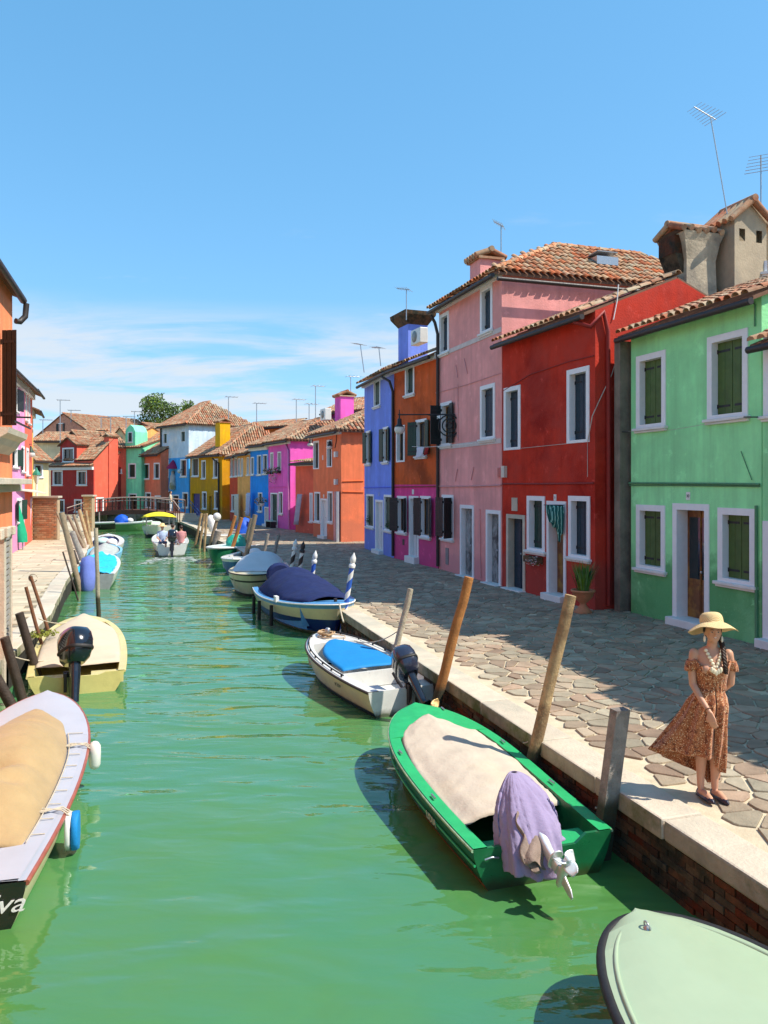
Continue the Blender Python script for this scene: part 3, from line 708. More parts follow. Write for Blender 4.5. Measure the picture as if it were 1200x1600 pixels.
H_('dred', 'narrow brick red house with white window frames beside the ochre tan one', A, B, 7, 5.7, S_dred, [('pane', 360.7, 364.7, 716.7, 744.7), ('pane', 366.5, 370.8, 716, 744), ('pane', 362, 366.6, 772.7, 798.7)], rf=('par', 1.6, 0, 0), fo=dict(fw=.07), trim=.2)
A, B = g(297, 807), g(347, 812)
hmu, MU = H_('mustard', 'mustard yellow house with an arched blue door and yellow chimney', A, B, 7, 6.05, S_must, [
    ('closed:g', 300, 310.7, 715, 744), ('pane', 315, 321.6, 719, 747.7), ('pane', 333.5, 341, 716.7, 746.4), ('door:B', 300, 313.5, 769, None, dict(fm=S_must)), ('pane', 316, 323, 768, 795), ('door:y', 326, 332.4, 773, None, dict(fm=S_must)), ('pane', 335, 342.7, 766.7, 795)],
    rf=('par', 2.4, 0, 1.6), fo=dict(fw=.12), trim=.3, side_ops=[], sideover=.15)
A, B = Vector((-21.5, 74.2, 0)), Vector((-17.8, 70.0, 0))
hw, WH = H_('white', 'white and sky blue three storey house with statue under red canopy', A, B, 6.6, 9.2, S_white, [
    ('closed:g', 255.5, 261, 677, 692.7, dict(fw=.05, nosill=1)), ('closed:g', 283, 289.6, 673.7, 690, dict(fw=.05, nosill=1)), ('pane', 255.5, 264, 719, 745), ('pane', 282, 292, 717, 744.7),
    ('pane', 256.5, 266, 767, 795), ('door:k', 269.5, 280, 772.7, None), ('pane', 285, 294.2, 769, 793)], m2=S_sky2, split=5.95, rf=('par', 2.1, 2.0, 2.6), fo=dict(fw=.13), sideover=.3, over=.45)
# behind the right row
def bh(label, x0, x1, Y0, Y1, yeave, m, rf, D=6, ops=(), ze=None, **k):
    A_, B_ = P(x0, 756, Y0), P(x1, 756, Y1); Yc = (Y0+Y1)/2
    z_ = ze or CAMZ-(yeave-756)*Yc/F
    return house(label, (A_.x, A_.y), (B_.x, B_.y), D, z_, m, ops, rf=rf, **k)
bh('amber orange house showing over the roofs between the mustard and magenta houses', 372, 452, 70, 66, 668, S_amber, ('par', .6, 0, 0), D=4)
bh('magenta upper storey with tile capped chimney behind the orange corner house', 507, 600, 53, 50, 641, S_magb, ('par', 1.0, 0, 0), D=5)
# the T end of the canal and the roofs beyond
A, B = Vector((-32.8, 75.6, 0)), Vector((-27.4, 72.4, 0))
hwi, WI = H_('wine', 'wine red house with white cornice and gabled dormer beyond the bridge', A, B, 3.4, 5.15, S_farred_shaded, [('pane', 82.5, 98, 735, 758), ('pane', 120, 136, 735, 758), ('pane', 90, 101, 780, 801), ('pane', 116, 128, 780, 800)], rf=('none', 0, 0, 0), fo=dict(fw=.14), gut=False, tm=M_tile,)
Nn, In, U = WI['N'], WI['In'], WI['U']
def extra_roof(h, pts, mode, rise, **k): roof(h, *pts, mode, rise, **k)
q = [WI['A']-U*.1+Nn*.3, WI['B']+U*.0+Nn*.3, WI['B']+In*3.4, WI['A']-U*.1+In*3.4]
roof(hwi, *[v+Z*5.2 for v in q], 'shed', 1.5)
b = MB(); b.obox(WI['A'], U, In, Z, -.05, WI['W']+.05, -.2, .02, 4.85, 5.13); b.build('cornice', M_white, hwi)
# dormer
dA, dB = P(94, 756, 75.6), P(120, 756, 74.0); ud = Vector((dB.x-dA.x, dB.y-dA.y, 0)).normalized(); nd = Vector((ud.y, -ud.x, 0)); wd_ = (dB-dA).length; dA.z = dB.z = 0
b = MB(); wall_mesh(b, dA, ud, wd_, 5.2, 7.25, [(.45, wd_-.5, 5.7, 7.0)]); b.quad(dB+Z*5.2, dB-nd*4+Z*5.2, dB-nd*4+Z*7.25, dB+Z*7.25, 1); b.quad(dA+Z*5.2, dA-nd*4+Z*5.2, dA-nd*4+Z*7.25, dA+Z*7.25); b.poly([dA+Z*7.25, dB+Z*7.25, (dA+dB)/2+Z*8.0])
b.build('dormer', [S_farred_shaded, S_farred_sunlit], hwi); opening(hwi, dA, ud, nd, .4, wd_-.45, 5.65, 7.05, 'pane', True, dict(fw=.14))  # shade painted on the dormer front, sunlight on its right cheek
roof(hwi, dA-ud*.15+nd*.25+Z*7.25, dB+ud*.15+nd*.25+Z*7.25, dB+ud*.15-nd*5+Z*7.25, dA-ud*.15-nd*5+Z*7.25, 'perp', .8)
A, B = Vector((-27.4, 72.42, 0)), P(178, 756, 74.2)
hco, CO = H_('coral', 'coral red house front with square vent and broad chimney beyond the bridge', A, (B.x, B.y), 7, 5.7, S_farred_sunlit, [('pane', 150, 162, 777, 801)], rf=('none', 0, 0, 0), gut=False)
q = [CO['A']+CO['N']*.2, CO['B']+CO['N']*.1, CO['B']+CO['In']*7, CO['A']+CO['In']*7]
b = MB(); # sloping parapet rising to the chimney
b.add([CO['A']+Z*5.7, CO['B']+Z*5.7, CO['B']+Z*7.9, CO['A']+CO['In']*7+Z*5.7, CO['B']+CO['In']*7+Z*5.7, CO['B']+CO['In']*7+Z*7.9], [(0, 1, 2), (1, 4, 5, 2), (3, 5, 4)]); b.build('gable', S_farred_sunlit, hco)
acc = []; roof_slope(hco, CO['A']+CO['N']*.15+Z*5.8, CO['A']+CO['In']*7+Z*5.8, CO['B']+CO['N']*.15+Z*8.0, CO['B']+CO['In']*7+Z*8.0, M_tile, acc); emit_tiles(hco, acc, M_tile, 0)
b = MB(); b.quad(CO['A']+CO['N']*.15+Z*5.75, CO['B']+CO['N']*.15+Z*7.95, CO['B']+CO['In']*7+Z*7.95, CO['A']+CO['In']*7+Z*5.75); b.build('roof', M_under, hco)
def chimney(par, c, w, d, z0, z1, m, U=Vector((1, 0, 0)), cap='tile', capm=None, name='chimney', flare=.0):
    U = Vector((U.x, U.y, 0)).normalized(); V = Vector((-U.y, U.x, 0)); c = Vector((c[0], c[1], 0)); b = MB()
    b.obox(c, U, V, Z, -w/2, w/2, -d/2, d/2, z0, z1); ch = b.build(name, m, par)
    if cap == 'tile':
        k = MB(); k.obox(c, U, V, Z, -w/2-.08, w/2+.08, -d/2-.08, d/2+.08, z1, z1+.07)
        for s_ in (-1, 1):
            n_ = max(2, int((w+.3)/.2))
            for i in range(n_):
                x = -w/2-.1+(i+.5)*(w+.2)/n_
                p0 = c+U*x+V*s_*(d/2+.16)+Z*(z1+.09); p1 = c+U*x+Z*(z1+.09+d*.28)
                k.tube([p0, p1], .09, 8)
        k.tube([c-U*(w/2+.1)+Z*(z1+.10+d*.3), c+U*(w/2+.1)+Z*(z1+.10+d*.3)], .09, 8)
        k.build('chimney_cap', capm or M_tile, ch)
    elif cap == 'flare':
        k = MB(); k.loft([[c+U*x*s*w/2+V*y*s*d/2+Z*zq for x, y in ((-1, -1), (1, -1), (1, 1), (-1, 1))] for s, zq in ((1.02, z1), (1.55, z1+.35), (1.6, z1+.5))], sm=False)
        k.build('chimney_cap', capm or M_brick, ch)
    return ch
cc = P(173.5, 756, 74.3); chimney(hco, (cc.x, cc.y), 1.0, .8, .6, 8.0, S_farred_sunlit, CO['U'], name='chimney')
A, B = P(178, 756, 74.9), P(197, 756, 75.4)
H_('coral2', 'coral red lean-to wing between the chimney and the mint green house', (A.x, A.y), (B.x, B.y), 5, 7.1, S_farred_sunlit, [('pane', 186, 190.5, 733, 739)], rf=('par', .7, 0, 0), gut=False)
A, B = P(197, 756, 75.5), P(221, 756, 74.6)
hmi, MI = H_('mint', 'slim mint green house with rounded gable beyond the bridge', (A.x, A.y), (B.x, B.y), 5, 7.1, S_mint, [('closed:g', 200.5, 212.5, 724, 746.5), ('pane', 200.5, 214, 771, 800)], rf=('par', .8, 0, 0), gut=False)
b = MB(); dA = P(196.5, 756, 75.4); ux = MI['U']
prof = [(0, 7.1), (0, 8.6), (.25, 9.05), (.65, 9.3), (1.05, 9.05), (1.3, 8.6), (1.3, 7.1)]
dA.z = 0; b.poly([dA+ux*x-MI['In']*.05+Z*z_ for x, z_ in prof]); b.loft([[dA+ux*x-MI['In']*.05+Z*z_ for x, z_ in prof], [dA+ux*x+MI['In']*1.6+Z*z_ for x, z_ in prof]], 0, False, False, False); b.build('gable', S_mint, hmi)
opening(hmi, dA-MI['In']*.05, ux, MI['N'], .35, .95, 7.6, 8.6, 'closed:g', True, dict(fw=.08, dep=.05, pr=.03))
A, B = P(220, 756, 75.5), P(251, 756, 72.5)
H_('clay', 'clay pink house with two tall windows beside the sky blue one', (A.x, A.y), (B.x, B.y), 5, 6.3+.15, S_clay, [('pane', 224, 233.5, 724, 748.5), ('pane', 240.5, 249.5, 723, 748), ('pane', 227, 236, 769, 793), ('pane', 242, 251, 774, 800)], rf=('par', 1.4, 0, 0), fo=dict(fw=.13), over=.4)
bh('old cream house with a dark window left of the wine red house', 50, 76, 66, 68, 716, S_cream, ('par', 2.0, 0, 0), D=5, ops=[('pane', 53, 67, 725, 746)], over=.4, fo=dict(fw=.14))
bh('grey rendered house under a long tile roof behind the cream one', 48, 104, 84, 84, 689, S_cream, ('par', 1.1, 0, 0), D=8, over=.4)
bh('pink brick gable house standing highest on the left skyline', 56, 145, 104, 98, 681, S_brk, ('perp', 2.9, 0, 0), D=12, ops=[('open:k', 91, 99, 661, 676)], over=.2, gut=False)
bh('pale yellow gabled attic behind the wine red dormer', 103, 127, 88, 86, 688, S_yel, ('perp', 1.0, 0, 0), D=9, gut=False)
bh('green gabled attic between the tile roofs', 150, 167, 84, 84, 694, S_mint, ('perp', 1.0, 0, 0), D=6, gut=False)
bh('wide house under weathered tiles behind the coral red one', 120, 200, 96, 92, 687, S_amber, ('par', 1.6, 0, 0), D=8)
bh('small house with tile gable over the mint green roof line', 178, 197, 90, 90, 681, S_cream, ('perp', .9, 0, 0), D=6, gut=False)
bh('brick sided house with low tile roof behind the mint green one', 199, 250, 104, 100, 676, S_brk, ('perp', 1.2, 0, 0), D=8, gut=False)
bh('house under a bright new orange tile roof behind the mint green one', 214, 252, 86, 84, 703, S_mint, ('par', 2.6, 0, 0), D=8, tm=M_tileb)
bh('lilac white house below the tree', 233, 256, 100, 100, 679, S_lil, ('par', .9, 0, 0), D=5)
bh('ochre plastered house right of the tree', 222, 252, 115, 112, 668, S_brk, ('par', .9, 0, 0), D=5)
# left bank
A, B = Vector((-6.35-.30*1.0, 0, 0)), None
B = Vector((-6.80, 14.05, 0)); A = B+Vector((-D_.x*15, -D_.y*15, 0)) 
hl, PE = H_('peach', 'peach house rising from the water at the left edge with stone balcony and cornice', A, B, 6, 7.0, S_peach, [], rf=('par', 1.0, 0, 0), far=False, over=.12, base=-.6, objs=40)
# ------------------------------------------------------------------ boats
def sstep(a, b, x): t = max(0, min(1, (x-a)/(b-a))); return t*t*(3-2*t)
def nz(x, y, s, k=0): return mnoise.noise(Vector((x*s, y*s, k)))
class Boat:
    def __init__(s, name, label, stern, bow, beam, hs=.38, hb=.58, bs=.8, um=.45, p=2.2, q=.62, bands=((1.0, 0),), mats=None, railm=None, deckm=None, gw=.10, ud=.72, floor=.12, innerm=None, group=None, rake=.07, railr=.025, dip=.0, cat='boat', N=22, camber=.03, transm=None, flare=.80, innerw=None):
        stern = Vector((stern[0], stern[1], 0)); bow = Vector((bow[0], bow[1], 0)); s.L = (bow-stern).length; s.B = beam/2
        fx = (bow-stern).normalized(); fy = Vector((-fx.y, fx.x, 0)); s.fx, s.fy = fx, fy
        s.M = Matrix(((fx.x, fy.x, 0, stern.x), (fx.y, fy.y, 0, stern.y), (0, 0, 1, 0), (0, 0, 0, 1)))
        s.hs, s.hb, s.bs, s.um, s.p, s.q, s.gw, s.ud = hs, hb, bs, um, p, q, gw, ud
        s.root = empty(name, (stern+bow)/2, label, cat, group); s.innerw = innerw
        us = [sin(pi/2*i/N) for i in range(N+1)]
        lv = sorted(set([1.0, .985, .80, .5, .25, .12]+[x for b in bands for x in ([b[0]] if b[0] < 1 else [])]), reverse=True)+[0.0, -.12, -.22]
        def wid(l, u):
            if l >= 0: return 1-(1-flare)*(1-l)**1.6*(1+1.0*u**3)
            return (flare-.1)*(1-.0)+l*1.6 if l > -.2 else .08
        def pt(u, l, sd):
            x = u*s.L*(1-rake*(1-max(l, -.1))*u**2); z = s.sheer(u)*l if l >= 0 else l
            return Vector((x, sd*s.half(u)*max(wid(l, u), .05), z))
        s.pt = pt
        for_m = []
        b = MB(s.M)
        for sd in (-1, 1):
            vs = [pt(u, l, sd) for u in us for l in lv]; k = len(lv); fs = []; b0 = len(b.v)
            for i in range(N):
                for j in range(k-1):
                    f = (i*k+j, i*k+j+1, (i+1)*k+j+1, (i+1)*k+j)
                    lm = (lv[j]+lv[j+1])/2; mi = 0
                    for (top, m_) in bands:
                        if lm < top: mi = m_
                    b.add([], [], 0)
                    fs.append((f if sd < 0 else tuple(reversed(f)), mi))
            for p_ in vs: b.v.append(s.M @ p_)
            for f, mi in fs: b.f.append([b0+i for i in f]); b.m.append(mi); b.s.append(True)
        s.mats = mats; o = b.build('hull', mats, s.root)
        # transom
        t = MB(s.M); zs = s.sheer(0); hb_ = s.half(0)
        top = [(-1, 1), (-.62, 1), (-.46, 1-dip), (.46, 1-dip), (.62, 1), (1, 1)] if dip else [(-1, 1), (1, 1)]
        low = [(pt(0, l, 1).y, pt(0, l, 1).z) for l in lv[1:]]
        outl = [Vector((0, y*hb_, z*zs)) for y, z in top]+[Vector((0, y, z)) for y, z in low]+[Vector((0, -y, z)) for y, z in reversed(low)]
        t.poly(outl); k = len(outl); inn = [v+Vector((.035, 0, 0)) for v in outl]; t.poly(list(reversed(inn)))
        for i in range(k): t.quad(outl[i], outl[(i+1) % k], inn[(i+1) % k], inn[i])
        s.transom = t.build('transom', transm or mats[0], s.root)
        # gunwale, side deck, foredeck
        d = MB(s.M); dm = deckm or mats[0]; NN = 30; uu = [i/NN*ud for i in range(NN+1)]+[ud+(1-ud)*sin(pi/2*i/10) for i in range(1, 11)]
        def inner(u): return max(0, s.half(u)-s.gww(u))
        s.inner = inner
        for sd in (-1, 1):
            for i in range(NN):
                a0, a1 = uu[i], uu[i+1]
                q = [Vector((a*s.L, sd*y, s.sheer(a)+.012)) for a, y in ((a0, s.half(a0)), (a1, s.half(a1)), (a1, inner(a1)), (a0, inner(a0)))]
                if sd > 0: q.reverse()
                d.quad(*q)
        n2 = 10
        for i in range(NN, len(uu)-1):
            a0, a1 = uu[i], uu[i+1]
            for j in range(-n2, n2):
                f0, f1 = j/n2, (j+1)/n2
                d.add([Vector((a*s.L, f*s.half(a), s.sheer(a)+.012+camber*(1-f*f))) for a, f in ((a0, f0), (a1, f0), (a1, f1), (a0, f1))], [(0, 1, 2, 3)], 0, True)
        j0 = uu[NN]; ha = s.half(j0)
        d.poly([Vector((j0*s.L, f/10*ha, s.sheer(j0)+.012+camber*(1-(f/10)**2))) for f in range(-10, 11)]+[Vector((j0*s.L, ha*.9, .2)), Vector((j0*s.L, -ha*.9, .2))])
        d.build('deck', dm, s.root)
        w = MB(s.M); im = innerm or dm; fl = floor
        for sd in (-1, 1):
            for i in range(NN):
                a0, a1 = uu[i], uu[i+1]
                y0, y1 = inner(a0), inner(a1)
                w.quad(Vector((a0*s.L, sd*y0, s.sheer(a0)+.012)), Vector((a1*s.L, sd*y1, s.sheer(a1)+.012)), Vector((a1*s.L, sd*y1*.9, fl)), Vector((a0*s.L, sd*y0*.9, fl)))
        for i in range(NN):
            a0, a1 = uu[i], uu[i+1]; y0, y1 = inner(a0)*.9, inner(a1)*.9
            w.quad(Vector((a0*s.L+.03, -y0, fl)), Vector((a1*s.L+.03, -y1, fl)), Vector((a1*s.L+.03, y1, fl)), Vector((a0*s.L+.03, y0, fl)))
        w.build('cockpit', im, s.root)
        if railm:
            r = MB(s.M)
            for sd in (-1, 1): r.tube([Vector((u*s.L*(1.002), sd*(s.half(u)+.004), s.sheer(u)-.01)) for u in us], railr, 8)
            r.build('rub_rail', railm, s.root)
    def gww(s, u): return s.gw if not callable(s.gw) else s.gw(u)
    def half(s, u):
        u = max(0, min(1, u))
        if u < s.um: return s.B*(s.bs+(1-s.bs)*sin(pi/2*u/s.um))
        return s.B*max(0, 1-((u-s.um)/(1-s.um))**s.p)**s.q
    def sheer(s, u): return s.hs+(s.hb-s.hs)*u**2.0
    def cover(s, m, u0, u1, edge, hfn, name='cover', nu=44, nv=30, drop=.07, wr=.006, round_=0, t=.004, fu=None):
        """fabric over the boat; edge(u)=distance in from the gunwale, hfn(u,v)=height above the sheer, v in -1..1"""
        b = MB(s.M)
        def fn(a, c):
            u = u0+(u1-u0)*a; v = c*2-1
            e = edge(u) if callable(edge) else edge
            w = max(.02, s.half(u)-e)
            if round_:
                k = 1.0
                if a > 1-round_: k = sqrt(max(0, 1-((a-1+round_)/round_)**2.2))
                w = max(.01, w*k)
            z = s.sheer(u)+.02+hfn(u, v)
            z += wr*(nz(u*s.L, v*w, 3.1, 2)+.5*nz(u*s.L, v*w, 8, 5)+1.1*(max(0, 1-5*abs(nz(u*s.L+.3*v, v*w*1.0, 2.2, 9))))**2*.6+.35*(max(0, 1-5*abs(nz(u*s.L, v*w+.4*u, 5.0, 12))))**2)
            if abs(v) > .97 or a < .005 or a > .995: z -= drop
            xx = u*s.L
            if fu: xx += fu(a, v)
            return Vector((xx, v*w, z))
        b.grid(fn, nu, nv); o = b.build(name, m, s.root); solid(o, t); return o
    def W(s, x, y, z): return s.M @ Vector((x, y, z))
    def part(s, fn, name, m, parent=None, **k):
        b = MB(s.M); fn(b); return b.build(name, m, parent or s.root, **k)
    def text(s, txt, size, pos, xdir, up, m, shear=0, ext=.002, sx=1):
        return text_on(txt, size, s.M @ Vector(pos), (s.M.to_3x3() @ Vector(xdir)), (s.M.to_3x3() @ Vector(up)), m, s.root, shear, ext, sx)
def text_on(txt, size, pos, xdir, up, m, parent, shear=0, ext=.002, sx=1, name='lettering'):
    cu = bpy.data.curves.new('lettering', 'FONT'); cu.body = txt; cu.size = size; cu.shear = shear; cu.extrude = ext; cu.align_x = 'CENTER'; cu.align_y = 'CENTER'
    t = bpy.data.objects.new('tmp', cu); C.objects.link(t); dg = bpy.context.evaluated_depsgraph_get(); me = bpy.data.meshes.new_from_object(t.evaluated_get(dg)); bpy.data.objects.remove(t)
    me.materials.clear(); me.materials.append(m); x = Vector(xdir).normalized(); y = Vector(up); y = (y-x*y.dot(x)).normalized(); z = x.cross(y)
    o = link(name, me, parent, pos); o.matrix_local = Matrix.Translation(Vector(pos)-ORG[parent]) @ Matrix(((x.x*sx, y.x, z.x, 0), (x.y*sx, y.y, z.y, 0), (x.z*sx, y.z, z.z, 0), (0, 0, 0, 1))); return o
def sup(hx, hy, z, n=20, e=.55, cx=0, cy=0):
    r = []
    for i in range(n):
        a = 2*pi*i/n; c, s_ = cos(a), sin(a)
        r.append(Vector((cx+hx*math.copysign(abs(c)**e, c), cy+hy*math.copysign(abs(s_)**e, s_), z)))
    return r
def outboard(bt, y=0, tilt=0, sc=1.0, m=None, legm=None, propm=None, tiller=True, cowl=True, x=-.04, z=None, turn=0, stripe=None, prop=True, name='outboard_motor'):
    m = m or M_blackg; legm = legm or M_blackg; propm = propm or M_alu; t = R(tilt)
    z = z if z is not None else bt.hs-.02
    M = bt.M @ Matrix.Translation((x, y, z)) @ Matrix.Rotation(t, 4, 'Y') @ Matrix.Rotation(R(turn), 4, 'Z') @ Matrix.Scale(sc, 4)
    root = MB(M)
    # leg and bracket
    root.loft([sup(.075, .06, .16, cx=-.12), sup(.075, .055, -.05, cx=-.12), sup(.06, .045, -.30, cx=-.12), sup(.07, .035, -.52, cx=-.14)])
    root.loft([sup(.13, .075, -.42, cx=-.17, e=.8), sup(.13, .075, -.435, cx=-.17, e=.8)], sm=False)
    root.loft([sup(.07, .02, -.52, cx=-.14), sup(.05, .012, -.78, cx=-.13), sup(.02, .008, -.84, cx=-.12)])
    root.lathe([(.01, -.17), (.035, -.12), (.048, 0), (.045, .12), (.035, .19)], (-.14, 0, -.60), 12, axis=(-1, 0, 0))
    leg = root.build(name, legm, bt.root)
    b = MB(bt.M @ Matrix.Translation((x, y, z))); b.obox((0, 0, 0), (1, 0, 0), (0, 1, 0), Z, -.05, .03, -.10, -.05, -.25, .06); b.obox((0, 0, 0), (1, 0, 0), (0, 1, 0), Z, -.05, .03, .05, .10, -.25, .06); b.obox((0, 0, 0), (1, 0, 0), (0, 1, 0), Z, .035, .075, -.11, .11, -.02, .07); b.build('clamp_bracket', M_gutter, leg)
    if cowl:
        b = MB(M); b.loft([sup(.13, .10, .12, cx=-.10), sup(.19, .135, .17, cx=-.12), sup(.235, .155, .27, cx=-.13), sup(.245, .16, .38, cx=-.12), sup(.235, .15, .47, cx=-.10), sup(.20, .125, .535, cx=-.08), sup(.13, .08, .565, cx=-.06), sup(.05, .03, .572, cx=-.05)])
        c = b.build('cowling', m, leg)
        b = MB(M); b.loft([sup(.24, .158, .255, cx=-.13), sup(.245, .164, .265, cx=-.13), sup(.245, .164, .285, cx=-.13), sup(.24, .158, .295, cx=-.13)]); b.build('cowling_seam', M_rubber, c)
        if stripe:
            for sd in (-1, 1):
                b = MB(M); b.obox((0, 0, 0), (1, 0, 0), (0, 1, 0), Z, -.22, -.02, sd*.163-.003, sd*.163+.003, .36, .40); b.build('decal', stripe, c)
        b = MB(M); b.lathe([(.0, 0), (.035, 0), (.035, .03), (.0, .03)], (.10, -.02, .30), 10, axis=(1, 0, 0)); b.build('starter_handle', M_steel, c)
    if tiller:
        b = MB(M); b.tube([(.03, .0, .13), (.20, .03, .17), (.28, .05, .20), (.33, .06, .38)], [.028, .026, .022, .022], 8); b.tube([(.32, .06, .34), (.345, .065, .54)], .027, 8); b.build('tiller', M_rubber, leg)
    if prop:
        b = MB(M); b.lathe([(.03, 0), (.04, .02), (.038, .09), (.02, .12)], (-.32, 0, -.60), 12, axis=(-1, 0, 0))
        for i in range(3):
            a0 = i*2*pi/3+.4
            def fn(p, q, a0=a0):
                r = .03+.12*p; w_ = .062*sin(pi*min(1, .18+p*.82))**.7 if p < .99 else .015; a = a0+(q-.5)*w_*2/max(r, .05)*1.1
                return Vector((-.36+(q-.5)*.07, r*cos(a), -.60+r*sin(a)))
            b.grid(fn, 8, 6)
        pr = b.build('propeller', propm, leg); solid(pr, .006, 0)
    return leg, M
def rope(pts, m=None, r=.008, name='mooring_rope', label=None, parent=None, sag=.1, cat='rope', n=10, group=None):
    q = []
    for i in range(len(pts)-1):
        a, b_ = Vector(pts[i]), Vector(pts[i+1])
        for j in range(n): f = j/n; q.append(a.lerp(b_, f)-Z*sag*4*f*(1-f))
    q.append(Vector(pts[-1])); b = MB(); b.tube(q, r, 6); o = b.build(name, m or M_rope, parent)
    if parent is None: tag(o, label, cat, group)
    return o
G1 = 'small motor boats moored along the canal'
# --- green boat with beige tarpaulin
m_gr = mat('green_boat_paint', (.010, .13, .045), .35, .22, 4, .12, 12, spec=.5, extra=wline); m_grl = mat('green_deck_paint', (.022, .36, .12), .45, .14, 5, .15, 14)
m_grd = mat('dark_green_bottom', (.008, .07, .035), .3, .3, 5, .1); m_rust = mat('rust_antifouling', (.20, .07, .02), .8, .3, 8, .2)
m_tarp = mat('beige_canvas', (.50, .43, .34), .9, .10, 3, .35, 25, col2=(.50, .42, .31)); m_edge = mat('pale_green_gunwale', (.34, .50, .30), .6, .3, 20, .2)
bt = Boat('motor_boat', 'green wooden boat under a flat beige tarpaulin with a lilac cloth over its tilted outboard', (1.42, 6.80), (.41, 10.12), 1.44, hs=.37, hb=.60, bs=.95, um=.42, p=2.6, q=.56, bands=((1, 0), (.30, 1), (.14, 2)), mats=[m_gr, m_grd, m_rust], railm=m_edge, railr=.014, deckm=m_grl, gw=.13, ud=.74, innerm=m_gr, group=G1, dip=.22, floor=.08, transm=m_gr)
def hf(u, v):
    return .035*(1-v*v)+.05*(1-abs(v))*sstep(.15, .45, u)-.05*sstep(.6, .9, abs(v))*(1-u)+.02*sin(7*u+2*v)*.5-.03*math.exp(-((v+.45)**2)/.05)*(1-u)
bt.cover(m_tarp, .15, .865, lambda u: .10+.05*u, hf, nu=60, nv=40, drop=.03, wr=.014, round_=.22, fu=lambda a, v: (.12*(abs(v)**1.5)-.10*math.exp(-((v-.05)/.25)**2)*0-.10*v)*(1-a)**4)
bt.part(lambda b: b.obox((0, 0, 0), (1, 0, 0), (0, 1, 0), Z, .08, .34, -.55, .55, .22, .26), 'thwart', m_grl)
for (u, sd) in ((.93, -1), (.62, -1), (.30, -1), (.30, 1), (.62, 1)):
    bt.part(lambda b: b.tube([Vector((u*bt.L-.05, sd*max(0, bt.half(u)-.06), bt.sheer(u)+.035)), Vector((u*bt.L+.05, sd*max(0, bt.half(u)-.06), bt.sheer(u)+.035))], .011, 6), 'cleat', M_steel)
bt.part(lambda b: b.tube([Vector((u*bt.L, bt.half(u)*.97+.004, bt.sheer(u)*.62)) for u in [.0+.97*i/30 for i in range(31)]], .012, 6), 'strake', m_grl)
bt.part(lambda b: b.tube([Vector((.30+.9*f, .5+.06*sin(f*14)-.1*f, .12+.02*sin(f*9))) for f in [i/24 for i in range(25)]], .012, 6), 'rope', M_rope)
bt.part(lambda b: b.tube([Vector((-.015, .45, .28)), Vector((-.03, .52, .30)), Vector((-.015, .58, .28))], .01, 6), 'transom_handle', M_steel)
bt.text('LIDIA', .11, (.95, bt.half(.28)*.985+.012, .245), (-1, 0, 0), (0, .12, 1), mat('pale_lettering', (.55, .58, .45), .6), 0, .002)
leg, Mo = outboard(bt, .10, 62, .80, legm=M_alu, propm=mat('pale_metal_propeller', (.66, .70, .70), .35, .1, metal=.3), cowl=False, tiller=False, z=.42, x=.0)
# cloth over the powerhead
m_lil = mat('lilac_cloth', (.30, .24, .38), .9, .10, 6, .4, 22, sheen=.2); m_brc = mat('brown_grey_cloth', (.26, .19, .15), .9, .25, 9, .6, 30)
def cloth(a, c):
    th = 2*pi*c; z = a
    top = Vector((.30, .15, .88)); r = .03+.225*sin(pi/2*min(1, a*1.25))**.8+.03*a
    f = 1+.09*sin(th*5+a*3)*a+.06*sin(th*11+2*a)*a-.07*(max(0, 1-6*abs(nz(cos(th)*1.5, sin(th)*1.5+a*.8, 1.7, 3))))**2-.04*(max(0, 1-6*abs(nz(th, a*2.5, 2.6, 6))))**2
    lean = Vector((-.34*a, .02, 0)); fr = .78 if cos(th) > 0 else 1.0
    zz_ = .88-.58*a**1.25 - (.12*a if cos(th) < 0 else 0) + .05*sin(th*3+1)*a + .16*a*max(0, -sin(th+.3))
    return Vector((top.x+lean.x+r*fr*f*cos(th), top.y+r*1.0*f*sin(th), zz_+.03*nz(cos(th)*2, a*5, 1.5)*a))
b = MB(bt.M); b.grid(cloth, 48, 110); o = b.build('motor_cover', m_lil, leg); solid(o, .006)
def cloth2(a, c):
    th = pi*(.62+.95*c); r = .16+.05*a
    return Vector((.0-.30*a+.03*sin(9*c+a*5), r*cos(th)*-1.0+.03*sin(a*9)+.12, .54-.28*a+.10*sin(pi*c)+.03*sin(c*16+3*a)))
b = MB(bt.M); b.grid(cloth2, 16, 30); o = b.build('motor_cover', m_brc, leg); solid(o, .006)
# --- white boat with blue cover
m_cream = mat('cream_hull', (.56, .54, .40), .35, .1, 4, .04, coat=.2, extra=wline); m_navyb = mat('navy_bottom', (.015, .022, .07), .4, .2); m_bluec = mat('bright_blue_canvas', (.004, .20, .50), .75, .07, 3, .25, 25)
bt = Boat('motor_boat', 'white motor boat with bright blue cover, tilted black outboard and coiled rope', (.36, 11.75), (-1.22, 14.95), 1.5, hs=.40, hb=.62, bs=.88, um=.42, p=2.5, q=.60, bands=((1, 0), (.2, 1)), mats=[m_cream, m_navyb], railm=mat('brown_rub_strip', (.05, .035, .03), .6), railr=.022, deckm=M_white_b, gw=lambda u: .17 if u < .2 else .14, ud=.80, innerm=M_white_b, group=G1, floor=.16, transm=M_white_b)
bt.cover(m_bluec, .34, .83, lambda u: .15+.10*u, lambda u, v: .03+.02*(1-v*v), nu=40, nv=28, drop=.03, wr=.005, round_=.55)
bt.part(lambda b: b.obox((0, 0, 0), (1, 0, 0), (0, 1, 0), Z, 1.10, 1.16, -.58, .58, .17, .42), 'cockpit_bulkhead', M_white_b)
